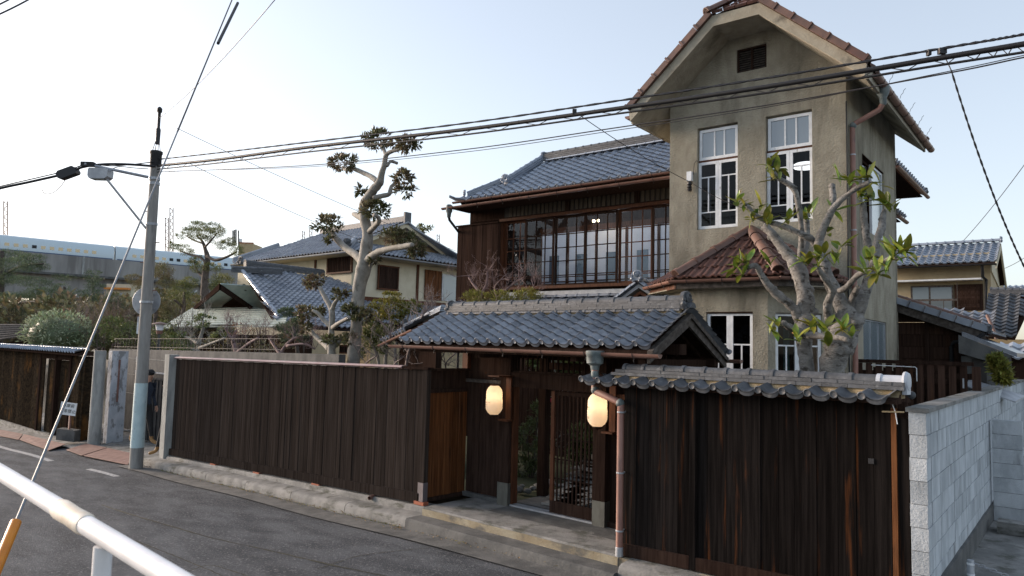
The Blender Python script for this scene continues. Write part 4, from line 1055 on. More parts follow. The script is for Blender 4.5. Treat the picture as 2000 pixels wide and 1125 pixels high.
# corridor room behind: floor, ceiling, paper screens, lamps, added fill lights
hbox('corridor_floor', (ML+.15, MD+.1, 3.7), (MR-.1, MD+4, 3.85), M.brwood)
hbox('corridor_ceiling', (ML+.15, MD+.1, 5.95), (MR-.1, MD+4, 6.0), M.brwood)
SD_ = MD+1.15
hbox('inner_wall', (ML+.15, SD_+.05, 3.86), (-11.60, SD_+.12, 5.94), M.dkwood)
hbox('back_wall', (-11.59, SD_+.9, 3.86), (MR-.13, SD_+1.0, 5.94), M.plaster2)
for k in range(7):
    a0 = -11.56+k*.88; w_ = .86
    s_ = obj('paper_screen', MB().box((a0+.03, SD_, 3.99), (a0+w_-.03, SD_+.012, 4.14), hb).box((a0+.03, SD_, 4.17), (a0+.27, SD_+.012, 5.45), hb).box((a0+w_-.27, SD_, 4.17), (a0+w_-.03, SD_+.012, 5.45), hb).box((a0+.271, SD_, 4.86), (a0+w_-.271, SD_+.012, 5.45), hb), M.shoji, N_)
    obj('screen_frame', MB().box((a0, SD_-.015, 3.86), (a0+.029, SD_+.02, 5.5), hb).box((a0+w_-.029, SD_-.015, 3.86), (a0+w_, SD_+.02, 5.5), hb).box((a0+.03, SD_-.014, 3.86), (a0+w_-.03, SD_+.018, 3.985), hb).box((a0+.03, SD_-.014, 4.142), (a0+w_-.03, SD_+.018, 4.168), hb).box((a0+.03, SD_-.014, 5.452), (a0+w_-.03, SD_+.018, 5.5), hb), M.brwood, s_)
    obj('screen_glass', MB().box((a0+.272, SD_+.003, 4.17), (a0+w_-.272, SD_+.009, 4.858), hb), M.frost, s_)
hbox('screen_lintel', (-11.6, SD_-.03, 5.502), (MR-.13, SD_+.06, 5.60), M.brwood)
hbox('upper_wall', (-11.6, SD_, 5.602), (MR-.13, SD_+.05, 5.94), M.dkwood)
for a in (-9.50, -9.38):
    bl_ = obj('bulb', MB().icos(H(a, MD+.5, 5.56), .035), emit('bulb_glow_%d' % int(-a*100), (1, .72, .40), 8), N_, smooth=True)
l = bpy.data.lights.new('corridor_lamp', 'POINT'); l.energy = 2.5; l.color = (1, .7, .4); l.shadow_soft_size = .06
lo = bpy.data.objects.new('corridor_lamp', l); COL.objects.link(lo); lo.parent = N_; lo.matrix_local = WM[N_.name].inverted() @ Matrix.Translation(H(-9.44, MD+.45, 5.50))
for ra in (-11.2, -9.9, -8.6, -7.3):  # added fill lights without fixtures, to brighten the paper screens
    l = bpy.data.lights.new('screen_fill', 'POINT'); l.energy = 3.4; l.color = (.95, .96, 1.0); l.shadow_soft_size = .25
    lo = bpy.data.objects.new('screen_fill', l); COL.objects.link(lo); lo.parent = N_; lo.matrix_local = WM[N_.name].inverted() @ Matrix.Translation(H(ra, MD+.22, 5.62))
# roof
ME, MEZ, MRD, MRZ = 14.0, 6.22, 16.0, 7.50
MA0, MA1 = -12.96, -5.2
hipD = 14.6
def mroof(): 
    m = MB(); t = Vector((0, 0, -.06)); z_ = lambda d: MEZ+(MRZ-MEZ)*(d-ME)/(MRD-ME)-.02
    hz = z_(ME+1.45)
    m.prism([H(MA0+.05, ME+.05, z_(ME)), H(MA1, ME+.05, z_(ME)), H(MA1, MRD, z_(MRD)), H(MA0+1.45, MRD, z_(MRD)), H(MA0+1.45, ME+1.45, hz)][::1], t)
    m.prism([H(MA1, MRD, z_(MRD)), H(MA1, 2*MRD-ME, z_(ME)), H(MA0+.05, 2*MRD-ME, z_(ME)), H(MA0+1.45, 2*MRD-ME-1.45, hz), H(MA0+1.45, MRD, z_(MRD))], t)
    m.prism([H(MA0+.05, ME+.05, z_(ME)), H(MA0+1.45, ME+1.45, hz), H(MA0+1.45, 2*MRD-ME-1.45, hz), H(MA0+.05, 2*MRD-ME, z_(ME))], t)
    m.prism([H(MA0+1.5, ME+1.45, hz), H(MA0+1.5, MRD, z_(MRD)), H(MA0+1.5, 2*MRD-ME-1.45, hz)], HX*.05)
    return m
NR = obj('roof', mroof(), M.dkwood, N_)
um = (H(0, MRD, MRZ)-H(0, ME, MEZ)); SLM = um.length; um.normalize()
def keepm(q):
    a, d, z = hc(q)
    if a > -6.75: return False
    return a > MA0+min(d-ME, 1.35)-.05
lay(NR, H(MA0, ME, MEZ), HX, um, 32, 12, .2435, SLM/12, M.tilenew, key='house_tile', ln=SLM/12*1.25, keep=keepm, h=.04)
lay(NR, H(MA0+.1, 2*MRD-ME, MEZ), HY*-1, (H(1.45, 0, 0)-H(0, 0, 0)+Z3*.93).normalized(), 16, 6, .245, .28, M.tilenew, key='house_tile', stuff=True, keep=lambda q: abs(hc(q)[1]-MRD) < (2.0-max(0, hc(q)[0]-MA0)), h=.04)
# descending ridge, corner hip, main ridge
M.ridge = M.tilenew
def ridge_run(par, a, b, hgt, r, n, mat, wd=.16):
    a, b = Vector(a), Vector(b); d = (b-a).normalized(); s = d.cross(Z3).normalized()
    k = max(2, int(hgt/.05))
    for i in range(k):
        w2 = wd*(1-.25*i/k); q = MB(); q.prism([a+s*w2/2+Z3*(hgt*i/k+.003), a-s*w2/2+Z3*(hgt*i/k+.003), a-s*w2/2+Z3*(hgt*(i+1)/k-.006), a+s*w2/2+Z3*(hgt*(i+1)/k-.006)], b-a); obj('flat_ridge_tile', q, mat, par)
    half_tiles('ridge_tile', a+Z3*hgt, b+Z3*hgt, r, n, mat, par)
ridge_run(NR, H(MA0+1.35, MRD, MRZ+.02), H(MA1, MRD, MRZ+.02), .20, .055, 26, M.tileold, .2)
half_tiles('white_edge_tile', H(MA0+1.5, MRD-.13, MRZ+.0), H(-6.5, MRD-.13, MRZ+.0), .04, 20, pm('pale_glazed_tile', (.36, .40, .46), None, .3), NR)
ridge_run(NR, H(MA0+1.28, MRD-.05, MRZ+.02), H(MA0+1.12, hipD, MEZ+(MRZ-MEZ)*.3+.05), .13, .06, 7, M.tilenew)
ridge_run(NR, H(MA0+1.22, ME+1.22, MEZ+.80), H(MA0+.16, ME+.16, MEZ+.10), .11, .05, 7, M.tilenew)
oni(H(MA0+1.12, hipD-.05, MEZ+(MRZ-MEZ)*.3+.17), -HY, .20, NR, M.tilenew); oni(H(MA0+.12, ME+.10, MEZ+.20), (-.6, -.8, 0), .15, NR, M.tilenew); oni(H(MA0+1.30, MRD, MRZ+.17), -HX, .2, NR, M.tilenew)
obj('corner_tile', MB().prism([H(MA0-.18, ME-.17, MEZ+.12), H(MA0-.05, ME-.06, MEZ+.06), H(MA0+.25, ME, MEZ+.03), H(MA0+.25, ME, MEZ-.02), H(MA0-.05, ME-.06, MEZ-.01), H(MA0-.19, ME-.17, MEZ+.08)], (H(0.1, -.1, 0)-H(0, 0, 0))), M.tilenew, NR)
for i in range(24):
    a = -12.9+i*.30
    obj('rafter', MB().bar(H(a, ME+.08, MEZ-.10), H(a, MD+.1, MEZ-.10+(MD-ME)*.64), .05, .06), M.dkwood, NR)
hbox('eave_board', (MA0+.05, ME+.03, MEZ-.075), (MR, ME+.06, MEZ-.015), M.dkwood, NR)
hbox('lower_eave', (-13.25, ME-.12, MEZ-.185), (MR, MD, MEZ-.165), M.dkwood)
hbox('beam_end', (-13.2, ME+.2, 6.02), (-13.05, MD, 6.12), M.dkwood)
gutter('gutter', H(-13.10, ME-.06, MEZ-.03), H(MR, ME-.06, MEZ-.03), .05, M.copper, N_, hooks=8)
gutter('gutter', H(-13.35, ME-.2, 6.03), H(MR, ME-.2, 6.06), .055, M.copper, N_, hooks=9)
b = MB(); b.lathe([(.035, -.26), (.05, -.24), (.06, -.14), (.085, -.1), (.09, .06), (.05, .09)], H(-13.13, ME-.17, 6.02), 10); obj('rain_head', b, M.verdi, N_, smooth=True)
pipe('downpipe', [H(-13.13, ME-.17, 5.78), H(-13.13, ME-.14, 5.70), H(-13.42, MD-.05, 5.42), H(-13.45, MD, 5.2), H(-13.45, MD, .3)], .035, M.dksteel, N_)
# east eaves of the timber house, seen behind the tower
for nm, q0, q1, A_, dz in (('east_roof', (1748, 326), (1806, 381), 21.0, 0), ('east_lower_roof', (1750, 405), (1764, 447), 18.5, 0)):
    A_ = hc(hp(*q1, A_))[0]
    P0, P1 = hx(*q0, A_), hx(*q1, A_); d0, d1 = hc(P0)[1], hc(P1)[1]; ze = (P0.z+P1.z)/2
    er = obj(nm, MB().prism([H(A_, d0, ze), H(A_, d0, ze+.05), H(A_-2.2, d0, ze+1.30), H(A_-2.2, d0, ze+1.25)], HY*(d1-d0)), M.dkwood, N_)
    lay(er, H(A_+.03, d0-.1, ze+.05), HY, (H(-2.2, 0, 1.25)-H(0, 0, 0)).normalized(), int((d1-d0)/.245)+1, 3, .245, .22, M.tile, key='east_tile', stuff=True)
    gutter('gutter', H(A_+.06, d0-.1, ze-.02), H(A_+.06, d1+.1, ze-.02), .05, M.copper, er)
    obj('east_soffit', MB().prism([H(A_-.05, d0, ze-.03), H(A_-.05, d1, ze-.03), H(A_-1.0, d1, ze+.0), H(A_-1.0, d0, ze+.0)], (0, 0, .02)), M.dkwood, er)
    if nm == 'east_roof': oni(H(A_, d1+.05, ze+.12), HY*.7+HX*.7, .16, er)
# ground floor roof in front of the main house, with a small gable porch
LR = obj('lower_roof', MB().prism([H(-13.2, 12.9, 3.02), H(-5.95, 12.9, 3.02), H(-5.95, MD, 3.60), H(-13.2, MD, 3.60)], (0, 0, -.06)), M.dkwood, N_)
ul = (H(0, MD, 3.62)-H(0, 12.9, 3.04)).normalized()
lay(LR, H(-13.2, 12.9, 3.04), HX, ul, 29, 9, .25, .21, M.tile, key='house_tile2', stuff=True, ln=.26)
half_tiles('ridge_tile', H(-13.2, MD-.12, 3.64), H(-5.95, MD-.12, 3.64), .06, 24, M.tile, LR)
hbox('flashing', (-13.2, MD-.10, 3.68), (-5.95, MD-.05, 3.80), M.steel, LR)
PO = thing('porch_gable', 'small tiled porch gable with scrolled ridge end, tucked beside the tower', 'porch', H(-6.45, 12.2, 2.6))
c0 = hp(1245, 552, 11.7); c0a, c0d, c0z = hc(c0)
pr_ = MB()
for s in (-1, 1):
    pr_.prism([H(c0a, 11.75, c0z-.02), H(c0a+s*.62, 11.75, c0z-.42), H(c0a+s*.62, 11.75, c0z-.47), H(c0a, 11.75, c0z-.09)], HY*1.6)
pr = obj('roof', pr_, M.tile, PO)
for s in (-1, 1):
    obj('bargeboard', MB().prism([H(c0a, 11.80, c0z-.14), H(c0a+s*.56, 11.80, c0z-.50), H(c0a+s*.56, 11.80, c0z-.55), H(c0a, 11.80, c0z-.20)], HY*.04), M.brwood, PO)
    half_tiles('verge_tile', H(c0a+s*.64, 11.74, c0z-.40), H(c0a+s*.03, 11.74, c0z-.0), .05, 5, M.tilenew, pr)
    uu = (H(c0a, 0, c0z)-H(c0a+s*.62, 0, c0z-.4)).normalized()
    lay(pr, H(c0a+s*.62, 11.8 if s > 0 else 13.3, c0z-.40), HY*s, uu, 6, 3, .25, .22, M.tile, key='porch_tile', stuff=True, ln=.27)
oni(H(c0a, 11.68, c0z+.10), -HY, .19, pr, M.tilenew)
half_tiles('ridge_tile', H(c0a, 11.7, c0z+.04), H(c0a, 13.3, c0z+.04), .06, 6, M.tilenew, pr)
obj('gable_board', MB().prism([H(c0a-.5, 11.86, c0z-.5), H(c0a+.5, 11.86, c0z-.5), H(c0a, 11.86, c0z-.16)], HY*.03), M.dkwood, PO)
obj('porch_post', MB().box((c0a-.55, 11.9, 0), (c0a-.45, 12.0, c0z-.46), hb), M.dkwood, PO); obj('porch_post', MB().box((c0a+.45, 11.9, 0), (c0a+.55, 12.0, c0z-.46), hb), M.dkwood, PO)
# ================================================================== forecourt and neighbour's wooden wall, far left
sheet('forecourt', rng(-36, -17.4, 24), [7.12, 7.5, 8.5, 10.2], lambda x, y: lerp(road_z(x)+.03, min(-.45, road_z(x)+.13), min(1, (y-7.12)/1.2)), M.concrete)
def plate(px, lab):
    P = []
    for i, (x, y) in enumerate(px):
        q = atz(x, y, -.62)
        for _ in range(6): q = atz(x, y, road_z(q.x)+(.10 if i in (1, 2) else .018))
        P.append(q)
    m = MB(); m.prism(P, (0, 0, .012)); o = obj('steel_plate', m, M.rust)
    z = min(p.z for p in P); o.location.z += 0
    return tag(o, lab, 'steel plate', 'rusty ramp plates over the gutter')
plate([(0, 852), (-8, 838), (45, 848), (36, 859)], 'rusty ramp plate at the far left end of the gutter')
plate([(38, 859), (47, 848.5), (128, 868), (95, 880)], 'rusty ramp plate in front of the white no parking board')
plate([(129, 879), (168, 867), (209, 875), (160, 890)], 'rusty ramp plate just left of the pole, farther one')
plate([(163, 890.5), (211, 875.5), (266, 888), (249, 908)], 'rusty ramp plate touching the foot of the pole')
NW = thing('neighbour_wall', 'dark charred wooden wall with double doors and thin tiled cap, far left', 'wall', (-27.5, 7.75, -.7))
def nb(name, lo, hi, mat, par=None, **k): return obj(name, MB().box(lo, hi), mat, par or NW, **k)
M.scorch = pm('scorched_board', (.020, .016, .013), (.055, .040, .026), .75, (9, 9, 14), 6, .3, .7, bump=.6, bscale=(14, 14, 40), bdist=.01, rnd=.2, spec=.05, c3=(.15, .075, .028), s3=(1.1, 1.1, .9), lo3=.55, hi3=.75)
x = -33.0
while x < -23.9:
    door = -27.6 < x < -24.9
    nb('board', (x+.003, 7.80 if door else 7.70, -.72), (x+.275, 7.83 if door else 7.73, 1.80 if not door else 1.62), M.scorch)
    x += .28
for x0 in (-27.85, -26.3, -24.95): nb('post', (x0, 7.66, -.75), (x0+.14, 7.82, 1.82), M.dkwood)
nb('lintel', (-27.70, 7.68, 1.64), (-24.96, 7.82, 1.80), M.dkwood)
nb('end_panel', (-23.9, 7.62, -.72), (-23.86, 8.3, 1.80), M.scorch)
nb('sill', (-33, 7.62, -.95), (-23.9, 7.85, -.73), M.concrete)
cpn = obj('coping', MB().prism([(-33.2, 7.45, 1.86), (-33.2, 7.75, 1.98), (-33.2, 8.05, 1.86), (-33.2, 8.05, 1.82), (-33.2, 7.45, 1.82)], (9.5, 0, 0)), M.dkwood, NW)
lay(cpn, Vector((-33.2, 7.42, 1.88)), X3, Vector((0, .3, .11)).normalized(), 38, 1, .25, .30, M.tilenew, key='cap_tile', ln=.3, disc=False)
half_tiles('ridge_tile', (-33.2, 7.74, 1.99), (-23.7, 7.74, 1.99), .06, 34, M.tilenew, cpn)
# peeling pier, round concrete pole, steel gate, back wall
o = obj('peeling_pier', MB().box((-22.72, 7.98, -.65), (-22.45, 8.42, 2.0)), M.peel); tag(o, 'tall pier of flaking white and grey paint beside the neighbour wall', 'pier')
o = obj('rusty_bar', MB().box((-22.445, 8.16, .55), (-22.425, 8.21, 1.75)), M.rust); tag(o, 'rusty iron bar fixed upright on the flaking pier', 'bar')
o = obj('round_post', MB().lathe([(.17, 0), (.155, 2.68)], (-22.62, 7.72, -.68), 16), M.conc_pale, smooth=True); tag(o, 'weathered round concrete post between wooden wall and flaking pier', 'post')
SG = thing('steel_gate', 'dark ribbed steel gate leaf behind the utility pole', 'gate', (-21.4, 8.75, -.5))
for i in range(16):
    x0 = -22.4+i*.125
    obj('rib_panel', MB().box((x0, 8.72+.02*(i % 2), -.5), (x0+.122, 8.76+.02*(i % 2), 1.22)), M.dksteel, SG)
obj('top_rail', MB().box((-22.4, 8.71, 1.222), (-20.4, 8.79, 1.27)), M.dksteel, SG)
SDR = thing('steel_door', 'dark steel door with lock plate and hinges beside the gate', 'door', (-20.5, 8.9, -.5))
d0 = at(289, 800, 8.85); d1 = at(317, 800, 8.85)
obj('door_leaf', MB().box((d0.x, 8.85, -.5), (d1.x, 8.89, 1.38)), M.dksteel, SDR)
obj('top_cap', MB().box((d0.x-.02, 8.84, 1.382), (d1.x+.02, 8.90, 1.42)), M.steel, SDR)
obj('recess_panel', MB().box((lerp(d0.x, d1.x, .3), 8.842, .62), (lerp(d0.x, d1.x, .72), 8.849, 1.2)), M.black, SDR)
obj('stile', MB().box((d0.x-.11, 8.83, -.5), (d0.x-.005, 8.90, 1.40)), M.dkwood, SDR)
for z in (.55, -.02): obj('hinge', MB().box((d0.x-.13, 8.80, z), (d0.x+.03, 8.829, z+.14)), M.steel, SDR)
obj('hinge', MB().box((d1.x-.02, 8.80, .5), (d1.x+.1, 8.83, .72)), M.steel, SDR)
obj('door_knob', MB().icos((lerp(d0.x, d1.x, .55), 8.81, .42), .04), M.steel, SDR, smooth=True)
RW = thing('retaining_wall', 'long dark concrete wall behind the board fence with iron railing on top', 'wall', (-19, 9.6, -.4))
rwz = lambda x: 2.02+.012*(x+24)
m = MB(); m.prism([(-27, 9.5, -.6), (-13.6, 9.5, -.3), (-13.6, 9.5, rwz(-13.6)), (-27, 9.5, rwz(-27))], (0, .18, 0)); obj('wall', m, M.conc_dark, RW)
for z in (.6, 1.2, 1.72): obj('board_mark', MB().box((-27, 9.494, z), (-14, 9.4995, z+.012)), M.conc_pale, RW)
for i in range(44):
    x0 = -26.8+i*.24
    obj('railing_bar', MB().tube([(x0, 9.6, rwz(x0)), (x0, 9.6, rwz(x0)+.36)], .007, 4, cap=False), M.dksteel, RW)
for z in (.08, .35): obj('railing_rail', MB().bar((-26.9, 9.6, rwz(-26.9)+z), (-16.2, 9.6, rwz(-16.2)+z), .012, .016), M.dksteel, RW)
# no-parking board
SB = thing('notice_board', 'small white no parking board on a rusty stake in a concrete block', 'sign', at(133, 858, 7.35))
pb = at(133, 858, 7.35); pz = at(134, 812, 7.35).z; u_ = (Vector((_r.x, _r.y, 0)).normalized()-Z3*.10).normalized(); v_ = (Vector((_r.x, _r.y, 0)).normalized()*.10+Z3).normalized(); nn_ = u_.cross(v_).normalized()
obj('base_block', MB().obox((pb.x, 7.35, pb.z+.13), u_, u_.cross(Z3), Z3, .52, .3, .32), M.conc_dark, SB)
obj('stake', MB().box((pb.x-.02, 7.33, pb.z+.28), (pb.x+.07, 7.37, pz+.05)), M.rust, SB)
bc_ = at(133.5, 798.5, 7.29)
bs = .46
obj('board', MB().obox(bc_, u_, nn_, v_, bs, .02, bs*.78), M.white, SB)
def text(name, body, P, U, V, size, mat, parent, al='CENTER'):
    cu = bpy.data.curves.new(name, 'FONT'); cu.body = body; cu.size = size; cu.align_x = al; cu.align_y = 'CENTER'; cu.extrude = .0015; cu.offset = .004*size
    cu.materials.append(mat)
    tmp = bpy.data.objects.new('text_source', cu); COL.objects.link(tmp)
    me = bpy.data.meshes.new_from_object(tmp.evaluated_get(bpy.context.evaluated_depsgraph_get()))
    bpy.data.objects.remove(tmp)
    o = bpy.data.objects.new(name, me); COL.objects.link(o); o['kind'] = 'stuff'
    N = U.cross(V)
    Mx = frame(P, U, V, N); o.parent = parent; o.matrix_local = WM[parent.name].inverted() @ Mx; WM[o.name] = Mx
    return o
text('lettering', '車庫前', bc_+v_*.085-nn_*-.0+u_.cross(v_)*.0115, u_, v_, .115, M.blackink, SB)
text('lettering', '駐車禁止', bc_-v_*.07+u_.cross(v_)*.0115, u_, v_, .115, M.blackink, SB)
# ================================================================== cream neighbour house
def inpoly(p, poly):
    c = False; n = len(poly)
    for i in range(n):
        (x0, y0), (x1, y1) = poly[i], poly[(i+1) % n]
        if (y0 > p[1]) != (y1 > p[1]) and p[0] < (x1-x0)*(p[1]-y0)/(y1-y0)+x0: c = not c
    return c
def patch(par, O, U, V, poly3, pitch, expo, mat, key, slab=True, h=.07):
    """tile courses laid over a planar roof polygon; tiles are joined, being a few pixels each"""
    nn = U.cross(V).normalized()
    if nn.z < 0: U = -U; nn = -nn
    P2 = [((p-O).dot(U), (p-O).dot(V)) for p in poly3]
    if slab: obj('deck', MB().prism([O+U*u+V*v-nn*.015 for u, v in P2], -nn*.06), M.dkwood, par)
    u0, u1 = min(p[0] for p in P2), max(p[0] for p in P2); v0, v1 = min(p[1] for p in P2), max(p[1] for p in P2)
    b = MB(); seg = 5
    prof = [(i/seg, h*(math.cos(PI*i/seg)**2)**1.2) for i in range(seg+1)]
    for j in range(int((v1-v0)/expo)+1):
        for i in range(int((u1-u0)/pitch)+1):
            uu, vv = u0+i*pitch, v0+j*expo
            if not inpoly((uu+pitch/2, vv+expo*.5), P2): continue
            jt = random.uniform(-.004, .006)
            f0 = [O+U*(uu+pitch*t)+V*vv+nn*(z+.05+jt) for t, z in prof]; f1 = [O+U*(uu+pitch*t)+V*(vv+expo*1.15)+nn*z for t, z in prof]
            b.grid([f0, f1]); b.grid([[p-nn*.045 for p in f0], f0])
    return obj('tile_field', b, mat, par, smooth='all', kind='stuff')
CX, CY, CZ = -26.61, 18.83, 6.45
CH = thing('cream_house', 'two storey cream plastered house with grey hipped tile roof', 'house', (-31, 23, 0))
WX, WY = CX-.85, CY+.85
zr = 8.42; Yr = 23.1
obj('wall', MB().box((-38, WY, 0), (WX, 27.0, 6.75)), M.plaster, CH)
XL = at(455, 512, CY).x
sl = (zr-CZ)/(Yr-CY)
V_f = Vector((0, Yr-CY, zr-CZ)).normalized()
gX = CX-1.25
patch(CH, Vector((XL, CY, CZ)), X3, V_f, [Vector((XL, CY, CZ)), Vector((CX, CY, CZ)), Vector((gX, CY+1.25, CZ+1.25*sl)), Vector((gX, Yr, zr)), Vector((at(630, 458, Yr).x, Yr, zr)), Vector((at(545, 480, CY+2.2).x, CY+2.2, CZ+2.2*sl))], .25, .24, M.tilestuff, 'c1')
V_r = Vector((-1, 0, sl)).normalized()
patch(CH, Vector((CX, CY, CZ)), Y3, V_r, [Vector((CX, CY, CZ)), Vector((CX, CY+8.5, CZ)), Vector((gX, CY+7.3, CZ+1.25*sl)), Vector((gX, CY+1.25, CZ+1.25*sl))], .25, .24, M.tilestuff, 'c2')
obj('rear_roof', MB().prism([(XL, Yr*2-CY, CZ), (CX, Yr*2-CY, CZ), (gX, Yr, zr-.03), (at(630, 458, Yr).x, Yr, zr-.03)], (0, 0, -.06)), M.tilestuff, CH)
# gable and its pale bargeboards
obj('gable_wall', MB().prism([(gX-.5, CY+1.5, CZ+1.4*sl), (gX-.5, 2*Yr-CY-1.5, CZ+1.4*sl), (gX-.5, Yr, zr-.2)], (.05, 0, 0)), M.plaster2, CH)
for s in (-1, 1):
    y1 = Yr+s*(Yr-CY-.9)
    obj('bargeboard', MB().prism([(gX-.02, Yr, zr-.0), (gX-.02, y1, CZ+.9*sl+.02), (gX-.02, y1, CZ+.9*sl-.2), (gX-.02, Yr, zr-.26)], (.06, 0, 0)), M.plaster, CH)
    obj('verge_tile', MB().prism([(gX-.05, Yr, zr+.05), (gX-.05, y1, CZ+.9*sl+.07), (gX-.05, y1, CZ+.9*sl+.0), (gX-.05, Yr, zr-.02)], (.2, 0, 0)), M.tilestuff, CH)
obj('ridge', MB().box((at(628, 458, Yr).x, Yr-.12, zr-.05), (gX, Yr+.12, zr+.32)), M.tileold, CH); obj('ridge_end', MB().box((gX+.002, Yr-.2, zr-.1), (gX+.12, Yr+.2, zr+.5)), M.tileold, CH)
def hipbar(par, a, b, r=.11, mat=None):
    a, b = Vector(a), Vector(b); m = MB(); m.bar(a, b, r*1.6, r*1.6); m.tube([a+Z3*r, b+Z3*r], r*.9, 8); o = obj('hip_ridge', m, mat or M.tilestuff, par, smooth=True); return o
hipbar(CH, (CX+.05, CY-.05, CZ+.12), (gX, CY+1.25, CZ+1.25*sl+.12))
hipbar(CH, (XL, CY, CZ+.12), (at(545, 480, CY+2.2).x, CY+2.2, CZ+2.2*sl+.12))
oni((CX+.02, CY-.08, CZ+.30), (.7, -.7, 0), .32, CH, M.tileold)
gutter('gutter', (XL, CY-.08, CZ-.05), (CX, CY-.08, CZ-.05), .07, M.steel, CH); gutter('gutter', (CX+.08, CY, CZ-.05), (CX+.08, CY+8.5, CZ-.05), .07, M.steel, CH)
obj('soffit', MB().prism([(XL, CY, CZ-.12), (CX, CY, CZ-.12), (CX, CY+8.5, CZ-.12), (WX, CY+8.5, CZ-.12), (WX, WY, CZ-.12), (XL, WY, CZ-.12)], (0, 0, .04)), M.plaster2, CH)
def fpx(x, y): return at(x, y, WY)
def rpx(x, y): return atx(x, y, WX)
def slatwin(f, x0, y0, x1, y1, nrm, n, name='lattice_window'):
    a, b = f(x0, (y0+y1)/2), f(x1, (y0+y1)/2); zt, zb = f(x0, y0).z, f(x0, y1).z
    U = Vector((b.x-a.x, b.y-a.y, 0)); L = U.length; U.normalize(); O = Vector((a.x, a.y, zb)); h_ = zt-zb
    w0 = obj(name, MB().obox(O+U*L/2+Z3*h_/2+nrm*.03, U, nrm, Z3, L, .05, h_), M.inside, CH)
    obj('window_frame', MB().obox(O+U*L/2+Z3*.03+nrm*.09, U, nrm, Z3, L+.1, .1, .07).obox(O+U*L/2+Z3*(h_-.03)+nrm*.09, U, nrm, Z3, L+.1, .1, .07).obox(O+Z3*h_/2+nrm*.09, U, nrm, Z3, .06, .09, h_-.15).obox(O+U*L+Z3*h_/2+nrm*.09, U, nrm, Z3, .06, .09, h_-.15), M.brwood, w0)
    for i in range(n): obj('slat', MB().obox(O+U*(L*(i+.5)/n)+Z3*h_/2+nrm*.12, U, nrm, Z3, L/n*.55, .03, h_-.14), M.houseboard, w0)
slatwin(fpx, 643, 498, 690, 536, -Y3, 14)
slatwin(rpx, 737, 517, 775, 565, X3, 16)
for x_ in (815,):
    p = rpx(x_, 545); obj('post', MB().box((WX, p.y-.07, 3.9), (WX+.05, p.y+.07, 6.5)), M.brwood, CH)
for x_ in (617,):
    p = fpx(x_, 510); obj('post', MB().box((p.x-.07, WY-.05, 4.8), (p.x+.07, WY, 6.4)), M.brwood, CH)
a, b = rpx(828, 556), rpx(861, 556); zt, zb = rpx(828, 526).z, rpx(828, 585).z
for i in range(5): obj('door_board', MB().box((WX+.03, lerp(a.y, b.y, i/5)+.01, zb), (WX+.07, lerp(a.y, b.y, (i+1)/5)-.01, zt)), M.redwood, CH)
a2 = rpx(905, 556); zt2 = zt-.12
wn = obj('window', MB().box((WX+.01, b.y+.05, zb+.02), (WX+.05, a2.y+.8, zt2)), M.steel, CH)
for i in range(2): obj('pane', MB().box((WX+.051, lerp(b.y+.1, a2.y+.75, i/2)+.04, zb+.09), (WX+.058, lerp(b.y+.1, a2.y+.75, (i+1)/2)-.04, zt2-.07)), M.frost2, wn)
obj('floor_band', MB().box((WX, WY, rpx(700, 578).z-.25), (WX+.06, 27, rpx(700, 578).z)), M.brwood, CH)
# lean-to roof along the right wall
zb2 = rpx(700, 578).z-.25
patch(CH, Vector((WX+2.6, WY, zb2-1.05)), Y3, Vector((-2.6, 0, 1.05)).normalized(), [Vector((WX+2.6, WY-1.5, zb2-1.05)), Vector((WX+2.6, 27, zb2-1.05)), Vector((WX, 27, zb2)), Vector((WX, WY-1.5, zb2))], .25, .24, M.tilestuff, 'c3')
obj('ground_wall', MB().box((WX, WY, 0), (WX+1.6, 26.5, zb2-.8)), M.plaster2, CH)
slatwin(lambda x, y: atx(x, y, WX+1.62), 600, 672, 690, 690, X3, 18)
# single storey wing in front with big tiled slope and green copper skirt
LW = thing('copper_roof_wing', 'low wing with tiled slope and green copper gable roof', 'house wing', (-30, 18, 0))
A0 = dist(478, 523, 30.5)
nS = Vector((.46, 0, 1)).normalized(); dS = nS.dot(A0)
pS = lambda x, y: pl(x, y, nS, dS)
upS = Vector((-1, 0, .46)).normalized()
polyS = [pS(470, 522), pS(632, 541), pS(694, 560), pS(700, 642), pS(640, 640), pS(537, 629)]
patch(LW, A0, Y3, upS, polyS, .25, .26, M.tilestuff, 's1')
ridge_run(LW, A0+Z3*.05, pS(632, 541)+Z3*.05, .22, .07, 14, M.tileold, .26)
oni(A0+Vector((0, -.2, .25)), -Y3, .3, LW, M.tileold)
half_tiles('verge_ridge_tile', pS(545, 622)+Z3*.05, pS(474, 532)+Z3*.05, .09, 9, M.tilenew, LW)
A1 = dist(452, 532, 29.8)
ridge_run(LW, A1, A1+Vector((1.2, 1.6, 0)), .2, .07, 4, M.tileold, .26)
